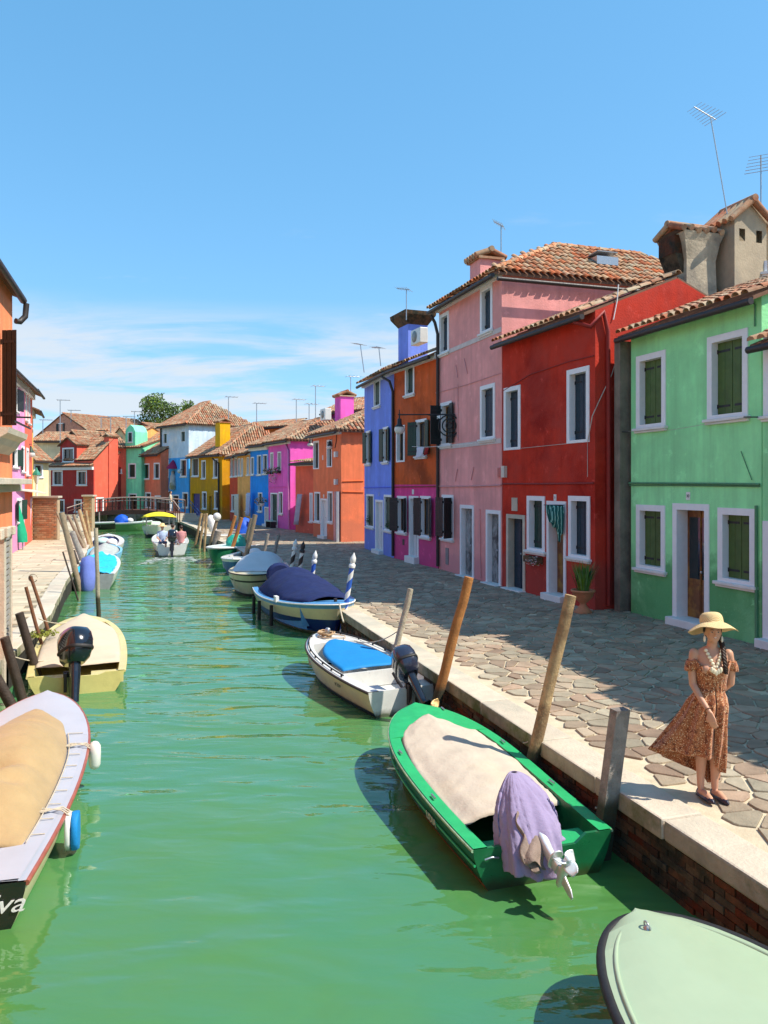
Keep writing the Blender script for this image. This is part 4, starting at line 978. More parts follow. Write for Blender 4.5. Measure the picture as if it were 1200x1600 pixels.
bt.part(lambda b: b.obox((0, 0, 0), (1, 0, 0), (0, 1, 0), Z, .05, .42, -.60, -.30, .18, .38) or b.obox((0, 0, 0), (1, 0, 0), (0, 1, 0), Z, .05, .42, .30, .60, .18, .38), 'seat_locker', M_white_b)
def handr(b):
    for sd in (-1, 1):
        b.tube([Vector((u*bt.L, sd*(bt.half(u)-.05), bt.sheer(u)+.05)) for u in [.25+.7*i/24 for i in range(25)]], .012, 6)
        for i in range(7): u = .27+.66*i/6; b.tube([Vector((u*bt.L, sd*(bt.half(u)-.05), bt.sheer(u)+.0)), Vector((u*bt.L, sd*(bt.half(u)-.05), bt.sheer(u)+.055))], .016, 6)
bt.part(handr, 'handrail', M_rubber)
outboard(bt, -.08, 52, 1.12, stripe=mat('pale_decal', (.5, .5, .5), .5), legm=M_blackg, propm=mat('brass_propeller', (.55, .38, .16), .4, .2, metal=.4), z=.40, m=mat('blue_black_cowling', (.022, .028, .055), .22, .15, 4, 0, coat=.5), turn=-14)
def coil(b):
    for k in range(9):
        r_ = .05+.012*k; b.tube([Vector((bt.L*.905+r_*1.4*cos(a)+.02*sin(k*2), .03+r_*sin(a)+.02*cos(k), bt.sheer(.9)+.05+.008*k+.012*sin(3*a+k))) for a in [i*2*pi/16 for i in range(17)]], .011, 5)
    b.tube([Vector((bt.L*.93, -.1, bt.sheer(.93)+.05)), Vector((bt.L*.86, -.28, bt.sheer(.9)+.05)), Vector((bt.L*.80, -.20, bt.sheer(.9)+.05)), Vector((bt.L*.83, .1, bt.sheer(.9)+.06)), Vector((bt.L*.9, .22, bt.sheer(.9)+.05))], .010, 5)
bt.part(coil, 'coiled_rope', mat('tan_rope', (.50, .33, .18), .9, .3, 30, .3))
bt.part(lambda b: b.lathe([(.0, 0), (.05, 0), (.05, .14), (.03, .16), (.0, .16)], (bt.L*.92, -.02, bt.sheer(.92)+.02), 10), 'bollard', M_steel)
bt.text('VE 3219', .07, (1.0, bt.half(.3)*.99+.008, .29), (-1, 0, 0), (0, .1, 1), M_gutter, .2)
# --- blue and cream lagoon boat with navy canopy
m_crm = mat('cream_topside', (.60, .52, .33), .4, .1, 4, .04, coat=.2, extra=wline); m_nav = mat('royal_navy_hull', (.006, .018, .14), .35, .1, coat=.2); m_sk = mat('sky_blue_gunwale', (.085, .27, .52), .45, .12); m_navc = mat('navy_canvas', (.006, .016, .085), .85, .2, 5, .4, 22)
bt = Boat('lagoon_boat', 'cream and navy hulled boat with sky blue gunwale and domed navy canopy', (-3.02, 22.1), (-1.02, 17.35), 2.05, hs=.58, hb=.80, bs=.74, um=.45, p=2.3, q=.66, bands=((1, 0), (.86, 1), (.52, 2), (.10, 3)), mats=[m_sk, m_crm, m_nav, M_white_b], railm=M_white, railr=.018, deckm=m_sk, gw=.14, ud=.84, innerm=m_sk, group=G1, flare=.72, transm=m_nav)
bt.cover(m_navc, .06, .86, .13, lambda u, v: .01+(.62*sstep(0, .30, u/.8)*(1-.75*sstep(.35, 1.0, u/.86))+.02*sin(u*26))*(1-v*v)**.75, nu=60, nv=30, drop=.05, wr=.02, name='canopy')
def nb(b):
    b.loft([[Vector((.12-.14*i+.0, .34*sin(a)*w, .62+h*.5+.30*cos(a)*w+h*.4)) for a in [k*2*pi/16 for k in range(16)]] for i, (w, h) in enumerate(((1.0, .3), (1.1, .34), (1.0, .30), (.6, .15), (.1, .0)))])
bt.part(nb, 'motor_cover', m_navc)
for (u, dz) in ((.18, 0), (.38, 0), (.60, .02)):
    for sd in (-1,):
        bt.part(lambda b: b.tube([Vector((u*bt.L, sd*(bt.half(u)+.035), bt.sheer(u)-.12)), Vector((u*bt.L, sd*(bt.half(u)+.04), bt.sheer(u)-.62))], .045, 10), 'fender', M_rubber)
bt.part(lambda b: b.obox((0, 0, 0), (1, 0, 0), (0, 1, 0), Z, .62*bt.L, .66*bt.L, -bt.half(.64)-.03, -bt.half(.64)+.05, bt.sheer(.64)-.02, bt.sheer(.64)+.12), 'cleat', M_white)
bt.part(lambda b: b.tube([Vector((bt.L*.955, 0, bt.sheer(.95)-.02)), Vector((bt.L*.955, 0, bt.sheer(.95)+.12))], .04, 8), 'bow_post', M_gutter)
# --- tan covered boat bottom left
m_tan = mat('tan_canvas', (.37, .26, .125), .9, .12, 3, .35, 24, sheen=.2); m_decw = mat('pale_lilac_deck', (.40, .42, .48), .4, .05, 3, .02, coat=.2); m_mah = mat('mahogany_rail', (.30, .085, .055), .45, .2, 8, .1, coat=.3); m_blk = mat('black_transom', (.012, .014, .014), .12, .3, 3, .05, coat=.6)
bt = Boat('lagoon_boat', 'white decked boat with mahogany rail under a tan cover, nearest on the left', (-3.38, 5.96), (-4.60, 10.5), 1.44, hs=.36, hb=.66, bs=.77, um=.50, p=2.4, q=.62, bands=((1, 0), (.93, 1)), mats=[m_mah, mat('cream_planking', (.58, .50, .30), .4, .08, coat=.2)], railm=m_mah, railr=.024, deckm=m_decw, gw=lambda u: .06, ud=.68, innerm=m_mah, group=G1, transm=m_blk)
for sd in (-1, 1): bt.part(lambda b: [b.quad(Vector((u0*bt.L, sd*(bt.half(u0)-.055), bt.sheer(u0)+.016)), Vector((u1*bt.L, sd*(bt.half(u1)-.055), bt.sheer(u1)+.016)), Vector((u1*bt.L, sd*(bt.half(u1)-.36), bt.sheer(u1)+.03)), Vector((u0*bt.L, sd*(bt.half(u0)-.36), bt.sheer(u0)+.03))) for i in range(24) for u0, u1 in ((.0+.82*i/24, .82*(i+1)/24),)], 'side_deck', m_decw)
bt.part(lambda b: b.grid(lambda a, c: Vector((a*.9, (c*2-1)*(bt.half(a*.9/bt.L)-.05), bt.sheer(0)+.033)), 8, 8), 'stern_deck', m_decw)
bt.cover(m_tan, .125, .815, lambda u: .19+.08*sstep(.5, .8, u), lambda u, v: .01+(.30*sstep(0, .25, (u-.10))*(1-sstep(.55, .83, u)*.9)*(1-abs(v)**2.4))+.075*abs(sin((u-.1)*3.6*pi))**.6*(1-v*v)-.10*math.exp(-((u-.36)/.035)**2-((v-.1+(u-.36)*4)/.30)**2)-.05*math.exp(-((u-.30)/.02)**2-((v+.3)/.25)**2), nu=110, nv=56, drop=.03, wr=.009, round_=.12)
for sd in (-1, 1): bt.part(lambda b: b.tube([Vector((u*bt.L, sd*(bt.half(u)-.175-.08*sstep(.5, .8, u)), bt.sheer(u)+.045)) for u in [.13+.55*i/30 for i in range(31)]], .006, 5), 'cover_cord', M_rope)
for i in range(9):
    u = .16+.065*i; bt.part(lambda b: b.tube([Vector((u*bt.L, -(bt.half(u)-.175-.08*sstep(.5, .8, u)), bt.sheer(u)+.045)), Vector((u*bt.L+.02, -(bt.half(u)-.06), bt.sheer(u)+.03))], .005, 5), 'cover_tie', M_rope)
bt.text('Eva', .21, (-.012, -.37, .20), (0, -1, 0), (0, 0, 1), M_white, .35, .002, 1.2)
for (u, lab, mm, kind) in ((.60, 'white cylindrical fender hanging on the tan covered boat', M_white_b, 0), (.26, 'blue and white flat fender tied to the tan covered boat near its stern', m_bluec, 1)):
    hx = u*bt.L; hy = -(bt.half(u)+.07); zt = bt.sheer(u)
    if kind == 0:
        b = MB(bt.M); b.lathe([(.02, -.19), (.05, -.17), (.066, -.13), (.07, 0), (.066, .08), (.04, .12), (.02, .13)], (hx, hy-.01, zt-.06), 14); fo = b.build('fender', [mm], label=lab, cat='fender')
    else:
        fo = empty('fender', bt.W(hx, hy, zt-.2), lab, 'fender')
        b = MB(bt.M); b.loft([sup(.16, .022, z_, cx=hx, cy=hy, e=.4) if False else sup(w_, .035, zt-.34+z_, cx=hx, cy=hy-.03, e=.5) for w_, z_ in ((.03, 0), (.10, .02), (.15, .10), (.14, .26), (.10, .32), (.03, .34))]); b.build('pad', m_bluec, fo)
        b = MB(bt.M); b.loft([sup(w_, .03, zt-.34+z_, cx=hx, cy=hy+.03, e=.5) for w_, z_ in ((.03, 0), (.10, .02), (.15, .10), (.14, .26), (.10, .32), (.03, .34))]); b.build('backing', M_white_b, fo)
    q = MB(bt.M)
    for k in range(3):
        q.tube([Vector((hx-.05+.05*k, hy, zt-.02)), Vector((hx-.04+.04*k, -bt.half(u)+.02, zt+.05)), Vector((hx+.05-.05*k, -bt.half(u)+.20, zt+.05)), Vector((hx+.02*k-.08, -bt.half(u)+.26, zt+.05)), Vector((hx, -bt.half(u)+.12, zt+.06))], .007, 5)
    q.build('lashing', M_rope, bt.root)
# --- yellow boat
m_yel = mat('pale_yellow_hull', (.62, .52, .22), .4, .1, 4, .05, coat=.2, extra=wline); m_yi = mat('yellow_inside', (.62, .55, .20), .5, .1); m_bg = mat('sand_canvas', (.56, .46, .34), .9, .07, 3, .25, 24)
bt = Boat('motor_boat', 'pale yellow boat with sand coloured cover and glossy black outboard', (-5.14, 12.85), (-6.62, 16.95), 1.62, hs=.34, hb=.60, bs=.93, um=.38, p=2.5, q=.52, bands=((1, 0), (.12, 1)), mats=[m_yel, m_navyb], railm=m_yel, railr=.022, deckm=m_yel, gw=.10, ud=.86, innerm=m_yi, group=G1, dip=.12, transm=m_yi)
bt.cover(m_bg, .14, .90, lambda u: .09, lambda u, v: .02+.16*sstep(.1, .5, u)*(1-v*v), nu=40, nv=26, drop=.03, wr=.008, round_=.3, fu=lambda a, v: -.1*(1-abs(v))*(1-a)**5)
bt.part(lambda b: b.obox((0, 0, 0), (1, 0, 0), (0, 1, 0), Z, .04, .36, -.74, -.22, .14, .29), 'seat_locker', m_yel)
bt.part(lambda b: b.obox((0, 0, 0), (1, 0, 0), (0, 1, 0), Z, .04, .36, .22, .74, .14, .27), 'seat_locker', m_yi)
outboard(bt, .10, 28, 1.38, z=.32, x=-.06, tiller=False, turn=26)
# --- pale green boat bottom right
m_pg = mat('pale_green_deck', (.33, .42, .28), .4, .07, 1.5, .06, 8, coat=.2); m_pg2 = mat('pale_green_hull', (.30, .47, .32), .4, .05)
bt = Boat('dinghy', 'pale green boat with smooth round foredeck and black rubber edge, nearest bottom right', (2.97, 1.6), (1.75, 5.36), 1.72, hs=.40, hb=.50, bs=.9, um=.40, p=2.5, q=.50, bands=((1, 0),), mats=[m_pg2], railm=M_rubber, railr=.034, deckm=m_pg, gw=.12, ud=.35, group=G1, camber=.05, N=32)
def rim(b):
    for sd in (-1, 1): b.tube([Vector((u*bt.L*.985, sd*max(0, bt.half(u)-.06), bt.sheer(u)+.022)) for u in [sin(pi/2*i/40) for i in range(41)]], .017, 6)
bt.part(rim, 'deck_rim', m_pg)
bt.part(lambda b: b.tube([Vector((bt.L*.945+.03*cos(a), .06+.022*sin(a)*.5, bt.sheer(.95)+.07+.035*sin(a))) for a in [i*2*pi/14 for i in range(15)]], .006, 6) or b.lathe([(.03, 0), (.028, .01), (.01, .03)], (bt.L*.945, .06, bt.sheer(.95)+.05), 10), 'ring_cleat', M_steel)
bt.part(lambda b: b.grid(lambda a, c: Vector((.85+.75*a, (c*2-1)*.55, .55+.03*sin(a*9+c*7))), 10, 10), 'cushion', mat('turquoise_cloth', (.05, .50, .55), .8, .1))
# --- cyan covered boat on the left
m_cy = mat('cyan_tarpaulin', (.02, .46, .72), .55, .1, 4, .4, 14, coat=.1); m_per = mat('periwinkle_cloth', (.13, .18, .50), .85, .12, 6, .4, 24)
bt = Boat('motor_boat', 'white boat under a crumpled cyan tarpaulin with a periwinkle cloth over its outboard', (-9.72, 25.6), (-11.3, 30.9), 1.50, hs=.50, hb=.72, bs=.9, um=.42, p=2.6, q=.55, bands=((1, 0), (.12, 1)), mats=[M_white_b, m_navyb], railm=M_white_b, deckm=M_white_b, gw=.12, ud=.86, group=G1, transm=mat('grey_transom', (.30, .31, .30), .5, .2))
bt.cover(m_cy, .05, .93, .09, lambda u, v: .03+.06*(1-v*v)+.04*sin(u*22+v*3), nu=40, nv=20, drop=.04, wr=.05, round_=.3)
bt.part(lambda b: b.loft([[Vector((cx_+w*.20*cos(a), .12+w*.24*sin(a)*(1+.1*sin(5*a)), z_)) for a in [k*2*pi/20 for k in range(20)]] for w, z_, cx_ in ((.1, 1.12, .1), (.8, 1.05, .06), (1.0, .85, .0), (1.0, .6, -.12), (1.0, .35, -.22), (.9, .08, -.30), (.6, -.02, -.32))]), 'motor_cover', m_per)
m_gyc = mat('grey_green_canvas', (.36, .40, .38), .9, .1, 4, .3)
bt = Boat('motor_boat', 'light blue boat with grey green cover, beyond the cyan covered boat', (-12.0, 32.6), (-13.0, 36.2), 1.5, hs=.5, hb=.66, bs=.85, bands=((1, 0),), mats=[mat('light_blue_hull', (.20, .48, .68), .5)], deckm=MC['light_blue_hull'], gw=.10, ud=.85, group=G1)
bt.cover(m_gyc, .05, .9, .14, lambda u, v: .02+.30*sstep(0, .4, u)*(1-sstep(.5, .95, u))*(1-abs(v)), nu=24, nv=14, round_=.3)
bt = Boat('motor_boat', 'white boat with navy oval covers and a pale cushion, third on the left', (-13.6, 37.2), (-15.0, 41.8), 1.8, hs=.5, hb=.78, bs=.85, bands=((1, 0),), mats=[M_white_b], deckm=M_white_b, gw=.26, ud=.86, group=G1, innerm=m_navc)
bt.cover(m_navc, .08, .84, .28, lambda u, v: .02, nu=24, nv=14, round_=.4)
bt.part(lambda b: b.ball((1.1, .1, .66), (.6, .36, .2), 14, 8), 'cushion', mat('pale_teal_cloth', (.42, .62, .58), .8))
bt.part(lambda b: b.ball((.7, -.35, .62), (.4, .28, .2), 14, 8), 'cushion', M_white)
# --- further boats on the right
bt = Boat('motor_boat', 'cream boat with pale grey windscreen canopy beyond the navy covered boat', (-4.35, 28.2), (-4.1, 23.6), 1.95, hs=.62, hb=.72, bs=.8, bands=((1, 0), (.72, 1), (.64, 0), (.12, 1)), mats=[m_crm, M_gutter], railm=M_gutter, railr=.02, deckm=m_crm, gw=.16, ud=.84, group=G1)
bt.cover(mat('pale_canvas', (.58, .60, .60), .85, .06, 3, .3), .08, .70, .12, lambda u, v: .02+.48*sstep(.0, .35, u/.7)*(1-sstep(.62, 1.0, u/.7))*(1-abs(v)**3), nu=30, nv=16, drop=.04, name='canopy')
bt = Boat('motor_boat', 'small white and blue hulled boat beyond the cream canopy boat', (-5.6, 33.5), (-5.75, 29.2), 1.7, hs=.55, hb=.66, bs=.85, bands=((1, 0), (.82, 1)), mats=[M_white_b, mat('steel_blue_hull', (.05, .13, .30), .4)], railm=M_white_b, deckm=M_white_b, gw=.22, ud=.72, group=G1)
bt.part(lambda b: b.ball((1.4, .25, .62), (.30, .3, .22), 12, 8), 'bundle', M_white)
bt = Boat('motor_boat', 'green hulled boat with pale deck and teal tarpaulin bundle', (-6.6, 38.0), (-7.5, 33.6), 1.8, hs=.60, hb=.72, bs=.85, bands=((1, 0), (.9, 1)), mats=[M_white_b, mat('sea_green_hull', (.02, .20, .09), .4)], railm=M_white_b, railr=.04, deckm=mat('pale_mint_deck', (.55, .68, .62), .5), gw=.3, ud=.55, group=G1)
def bundle(m, c, r, nm='tarpaulin_bundle', par=None):
    b = MB(bt.M); b.loft([[Vector((c[0]+r[0]*w*cos(a)*(1+.16*sin(3*a+z_*9)), c[1]+r[1]*w*sin(a)*(1+.12*cos(4*a+z_*7)), c[2]+r[2]*z_)) for a in [k*2*pi/22 for k in range(22)]] for w, z_ in ((1.0, 0), (1.08, .2), (.95, .45), (.8, .7), (.45, .92), (.05, 1.0))]); return b.build(nm, m, bt.root)
bundle(mat('teal_tarpaulin', (.02, .40, .28), .6, .1, 5, .4, 14), (2.6, .30, .60), (.55, .42, .62))
bt = Boat('motor_boat', 'white boat with a bright blue tarpaulin hood beside the far posts', (-7.7, 47.0), (-9.8, 41.7), 1.9, hs=.55, hb=.72, bs=.85, bands=((1, 0), (.3, 1)), mats=[M_white_b, M_gutter], railm=M_white_b, deckm=M_white_b, gw=.3, ud=.5, group=G1)
bundle(mat('royal_blue_tarpaulin', (.004, .09, .55), .6, .1, 5, .4, 14), (1.9, .25, .55), (.65, .45, 1.0))
bt = Boat('motor_boat', 'boat with a bright yellow sun canopy near the bridge', (-15.9, 54.5), (-14.6, 49.5), 2.2, hs=.6, hb=.85, bs=.8, bands=((1, 0), (.3, 1)), mats=[M_white_b, M_gutter], deckm=M_white_b, gw=.2, ud=.8, group=G1)
bt.cover(mat('yellow_canvas', (.80, .66, .02), .8, .06), .1, .85, -.05, lambda u, v: .62+.32*(1-v*v)*sin(pi*min(1, max(0, (u-.05)/.85))), nu=20, nv=12, name='canopy')
for u in (.15, .5, .82):
    for sd in (-1, 1): bt.part(lambda b: b.tube([Vector((u*bt.L, sd*(bt.half(u)-.08), bt.sheer(u))), Vector((u*bt.L, sd*(bt.half(u)-.08), bt.sheer(u)+.62))], .025, 6), 'canopy_post', M_steel)
bt = Boat('rowing_boat', 'small pale boat with folded sheet moored left of the yellow canopy', (-16.8, 58.5), (-18.6, 57.5), 1.2, hs=.4, hb=.6, mats=[mat('pale_sage_hull', (.45, .52, .42), .6)], group=G1)
bt.cover(mat('sage_sheet', (.48, .56, .46), .9), .1, .8, .1, lambda u, v: .25*(1-v*v), nu=14, nv=10)
bt = Boat('rowing_boat', 'green and white boat lying across the canal below the bridge', (-19.9, 57.2), (-17.4, 57.6), 1.4, hs=.62, hb=.75, bs=.8, bands=((1, 0), (.85, 1)), mats=[M_white_b, mat('moss_green_hull', (.09, .22, .07), .5)], railm=M_white_b, railr=.035, deckm=MC['pale_mint_deck'], gw=.15, ud=.6, group=G1)
bundle(MC['royal_blue_tarpaulin'], (.35, .0, .6), (.5, .45, .65)); bt.part(lambda b: b.ball((.95, .0, .78), (.25, .25, .2), 10, 6), 'bundle', M_white)
bt = Boat('rowing_boat', 'dark flat boat with white gunwale beneath the left end of the bridge', (-25.0, 60.2), (-20.4, 59.4), 1.6, hs=.45, hb=.6, bands=((1, 0), (.8, 1)), mats=[M_white_b, M_gutter], railm=M_white_b, railr=.04, group=G1)
bt = Boat('rowing_boat', 'dark boat in the shadow under the right end of the bridge', (-18.6, 61.2), (-16.2, 60.6), 1.4, hs=.45, hb=.6, bands=((1, 0), (.8, 1)), mats=[M_grey, M_gutter], group=G1)
# --- the boat under way
bm = bt = Boat('motor_boat', 'white and navy motor boat under way towards the bridge, carrying three people', (-10.25, 37.1), (-11.9, 42.3), 1.75, hs=.62, hb=.85, bs=.80, um=.42, p=2.5, q=.55, bands=((1, 0), (.42, 1)), mats=[M_white_b, m_navyb], railm=M_white_b, railr=.04, deckm=M_white_b, gw=.22, ud=.84, innerm=M_white_b, floor=.2, dip=.25)
bt.part(lambda b: b.obox((0, 0, 0), (1, 0, 0), (0, 1, 0), Z, .75, 1.15, -.62, .62, .3, .5), 'thwart', M_white_b)
outboard(bt, 0, 6, 1.35, z=.55, tiller=True)
# ------------------------------------------------------------------ facade details on the right bank
def boxon(h, H, x, y, w, hh, d, m, name, side=False, par=None):
    O, U_, nn = (H['A'], H['U'], H['N']) if not side else (H['B'], H['In'], H['U'])
    c = wall_pt(H, x, y, 0, side); b = MB(); b.obox(c, U_, nn, Z, -w/2, w/2, .001, d, -hh/2, hh/2); o = b.build(name, m, par or h); return o
M_pipeg = mat('green_painted_pipe', (.09, .24, .12), .6, .1); M_piper = mat('red_painted_pipe', (.26, .02, .015), .6, .1); M_pipep = mat('pink_painted_pipe', (.62, .30, .30), .6, .1); M_cable = mat('pale_cable', (.50, .42, .36), .7)
# green house
pipe_on(hg, G, [(985, 755), (1060, 755.5), (1120, 756), (1189, 757)], .022, M_pipeg); pipe_on(hg, G, [(985, 758.5), (1060, 758.5), (1189, 760)], .012, M_pipeg)
pipe_on(hg, G, [(990, 530), (1060, 506), (1177, 472), (1181, 476), (1181, 510)], .014, M_pipeg)
pipe_on(hg, G, [(1184, 790), (1184, 900), (1184.5, 1000)], .028, M_pipeg, 'downpipe'); pipe_on(hg, G, [(1159, 705), (1176, 750)], .008, M_pipeg, 'cable')
pl = boxon(hg, G, 1075.7, 775, .115, .16, .012, M_white, 'number_plate'); c = wall_pt(G, 1075.7, 775, .016)
text_on('30', .085, c, G['U'], Z, M_gutter, pl, 0, .001)
for (x, y) in ((968, 675), (1172, 652)): pipe_on(hg, G, [(x, y), (x+22, y)], .012, M_iron, 'line_bracket', off=.14)
b = MB(); b.tube([wall_pt(G, 968, 675, .14), wall_pt(G, 1060, 668, .14)-Z*.05, wall_pt(G, 1176, 652, .14)], .004, 4); b.build('laundry_line', M_cable, hg)
# red house
pipe_on(hr, RD, [(787, 756), (850, 756), (929, 755)], .022, M_piper); 
pipe_on(hr, RD, [(787, 611), (830, 585), (890, 565), (929, 556)], .012, M_piper, 'cable')
pipe_on(hr, RD, [(790, 703), (840, 698), (919, 690), (919, 745)], .008, M_cable, 'cable')
b = MB(); q = [wall_pt(RD, 921, 690, .05), wall_pt(RD, 929, 650, .06), wall_pt(RD, 938, 620, .03, True), wall_pt(RD, 954, 585, .05, True), wall_pt(RD, 961, 562, .05, True)]; b.tube(q, .012, 5); b.build('cable', M_cable, hr)
b = MB(); B0 = RD['B']; b.tube([B0-RD['U']*.35+RD['N']*.32+Z*7.28, B0+RD['U']*.05+RD['N']*.16+Z*7.10, wall_pt(RD, 940, 488, .07, True), wall_pt(RD, 947, 520, .07, True), wall_pt(RD, 948, 700, .07, True), wall_pt(RD, 948, 945, .07, True)], .055, 8); b.build('downpipe', M_piper, hr)
b = MB(); b.tube([wall_pt(RD, 965, 445, .03, True), wall_pt(RD, 963, 470, .03, True), wall_pt(RD, 957, 500, .03, True)], .014, 5); b.build('cable', M_white, hr)
boxon(hr, RD, 804.5, 788, .30, .36, .02, M_istria, 'stone_plaque'); pl = boxon(hr, RD, 867.6, 777.5, .11, .16, .012, M_white, 'number_plate')
text_on('31', .07, wall_pt(RD, 867.6, 777.5, .016), RD['U'], Z, M_gutter, pl, 0, .001)
boxon(hr, RD, 790, 737, .17, .32, .10, M_box, 'junction_box'); boxon(hp, PK, 780.5, 738, .14, .26, .10, S_pink, 'junction_box')
# curtain over the red house's door
M_clo = mat('teal_striped_cloth', (.01, .12, .10), .85, .1, 5, .3, extra=None)
def strp(n, l, c, geo, noise, mr, mix, b):
    w = n.new('ShaderNodeTexWave'); w.bands_direction = 'X'; w.inputs['Scale'].default_value = 5.5; w.inputs['Distortion'].default_value = 3; l.new(geo.outputs['Position'], w.inputs[0]); return mix(mr(w.outputs['Fac'], .80, .93), c, (.30, .62, .52))
M_str = mat('teal_white_striped_cloth', (.004, .085, .075), .85, .1, 5, .3, extra=strp)
cA = wall_pt(RD, 857.5, 789, .07); cB = wall_pt(RD, 886, 789, .07); ud = (cB-cA); ud.z = 0
def cfn(a, c):
    w = 1-.45*abs(a-.15)-(.25 if a > .75 else 0); x = (.5+(c-.5)*w)+.12*a
    z_ = -a*(.55+.35*sstep(.55, .95, c)); return cA+ud*x+Z*z_+RD['N']*(.03+.10*sin(pi*a)*(1-abs(2*c-1))+.022*sin(c*38))
b = MB(); b.grid(cfn, 20, 60); o = solid(b.build('door_cloth', M_str), .006); tag(o, 'teal cloth with pale stripes gathered over the red house door', 'cloth')
b = MB(); b.tube([cA-ud*.1+RD['N']*.02, cB+ud*.05+RD['N']*.02], .010, 6); b.build('curtain_rod', M_iron, hr)
# flower box below the red house's left window
fb = empty('flower_box', wall_pt(RD, 838, 876, .12), 'old terracotta flower box with pale trailing blossoms under the red house window', 'flower box')
c = wall_pt(RD, 838, 872, .02); b = MB(); b.obox(c, RD['U'], RD['N'], Z, -.34, .34, 0, .17, -.11, .05); b.build('trough', M_brick, fb)
m_blo = mat('pale_pink_blossom', (.60, .45, .42), .8, .2, 9, 0, rnd=.3)
def leaves(name, mlist, ctr, rad, n, size, parent=None, seed=1, flat=.5, shape=None, kind=None, **k):
    rn = random.Random(seed); b = MB(); ctr = Vector(ctr)
    for i in range(n):
        while True:
            p = Vector((rn.uniform(-1, 1), rn.uniform(-1, 1), rn.uniform(-1, 1)))
            if p.length < 1 and (shape is None or shape(p, rn)): break
        p = Vector((p.x*rad[0], p.y*rad[1], p.z*rad[2]))+ctr; s = size*rn.uniform(.6, 1.3)
        d = Vector((rn.gauss(0, 1), rn.gauss(0, 1), rn.gauss(0, flat))).normalized(); e = d.cross(Vector((rn.gauss(0, 1), rn.gauss(0, 1), rn.gauss(0, 1)))).normalized()
        b.add([p-d*s*.5, p+e*s*.28, p+d*s*.5, p-e*s*.28], [(0, 1, 2, 3)], rn.randrange(len(mlist)))
    return b.build(name, mlist, parent, kind=kind, **k)
leaves('blossom', [m_blo, m_blo, M_leaf], c+RD['U']*.22+RD['N']*.16-Z*.05, (.26, .12, .13), 160, .055, fb, 5, kind='stuff')
# terracotta urn with a green plant
pc = g(911, 957.5); ur = empty('potted_plant', pc, 'feathery green plant in a terracotta urn at the corner of the red house', 'potted plant')
b = MB(); b.lathe([(.19, 0), (.20, .03), (.14, .09), (.075, .18), (.07, .22), (.14, .28), (.21, .36), (.245, .47), (.27, .48), (.27, .52), (.23, .52), (.20, .46)], pc, 24); b.build('urn', M_terra, ur)
b = MB(); rn = random.Random(4)
for i in range(260):
    a = rn.uniform(0, 2*pi); r0 = rn.uniform(0, .12); L_ = rn.uniform(.35, .72); le = rn.uniform(0, .42)
    p0 = pc+Vector((r0*cos(a), r0*sin(a), .46)); p1 = p0+Vector((cos(a)*le*L_*.6, sin(a)*le*L_*.6, L_*.6)); p2 = p0+Vector((cos(a)*le*L_*1.2, sin(a)*le*L_*1.2, L_)); s = Vector((-sin(a), cos(a), 0))*.009
    b.add([p0-s, p0+s, p1+s*1.4, p1-s*1.4, p2], [(0, 1, 2, 3), (3, 2, 4)], 0)
b.build('foliage', mat('fern_leaf', (.10, .22, .03), .6, .3, 9, 0, rnd=.4), ur, kind='stuff')
# grey flue between the red and green houses, old chimneys behind the green roof
b = MB(); q = P(973.5, 800, 17.62); nn = G['U']; b.obox((q.x, q.y, 0), G['U'], G['In'], Z, -.02, .20, -.22, .3, QZ, 6.75); fl = b.build('flue', mat('dirty_grey_render', (.22, .19, .15), .95, .35, 2.5, .8, 16, col2=(.10, .09, .075), vert=.6), label='grey unpainted flue squeezed between the red and the green house', cat='flue')
b = MB()
for (z_) in (2.1, 4.45): b.obox((q.x, q.y, 0), G['U'], G['In'], Z, -.19, .22, -.38, -.34, z_, z_+.04)
b.build('clamp', M_steel, fl) if False else None
def big_chimney():
    c = P(1078, 460, 19.2); h = empty('chimney', (c.x, c.y, c.z), 'big crumbling plaster chimney with tiled crown, left of the two behind the green roof', 'chimney')
    u = G['In']; v = -G['U']; o = Vector((c.x, c.y, 0)); b = MB(); z0 = 6.9
    ztop = CAMZ+(756-366)*19.2/F
    b.loft([[o+u*x*w+v*y*w2+Z*z_ for x, y in ((-1, -1), (-.35, -1.0), (.35, -1.0), (1, -1), (1, 1), (-1, 1))] for w, w2, z_ in ((.47, .42, z0), (.45, .42, 8.2), (.43, .40, 9.0), (.52, .46, 9.45), (.60, .52, ztop-.1))], sm=False)
    b.build('shaft', M_plaster, h)
    b = MB(); b.obox(o, u, v, Z, -.70, -.42, -.30, .30, 9.15, 9.6); b.loft([[o+u*x+v*y+Z*z_ for x, y in ((-.45-w, -.3), (-.4, -.3), (-.4, .3), (-.45-w, .3))] for w, z_ in ((.02, 8.7), (.24, 9.16))], sm=False); b.build('broken_flue', M_brick, h)
    for s_ in (-1, 1):
        for i in range(6):
            x = -.62+i*.225; b = MB(); b.tube([o+u*x+v*s_*.55+Z*(ztop-.06+.03*sin(i*2)), o+u*x+v*s_*.02+Z*(ztop+.16)], [.075, .09], 10); b.build('roof_tile', M_tile, h)
    b = MB(); b.tube([o-u*.70+Z*(ztop+.17), o+u*.58+Z*(ztop+.19)], [.10, .08], 10); b.build('ridge_tile', M_tile, h)
    b = MB(); b.obox(o, u, v, Z, -.62, .56, -.48, .48, ztop-.12, ztop-.03); b.build('crown', M_brick, h)
    return h
big_chimney()
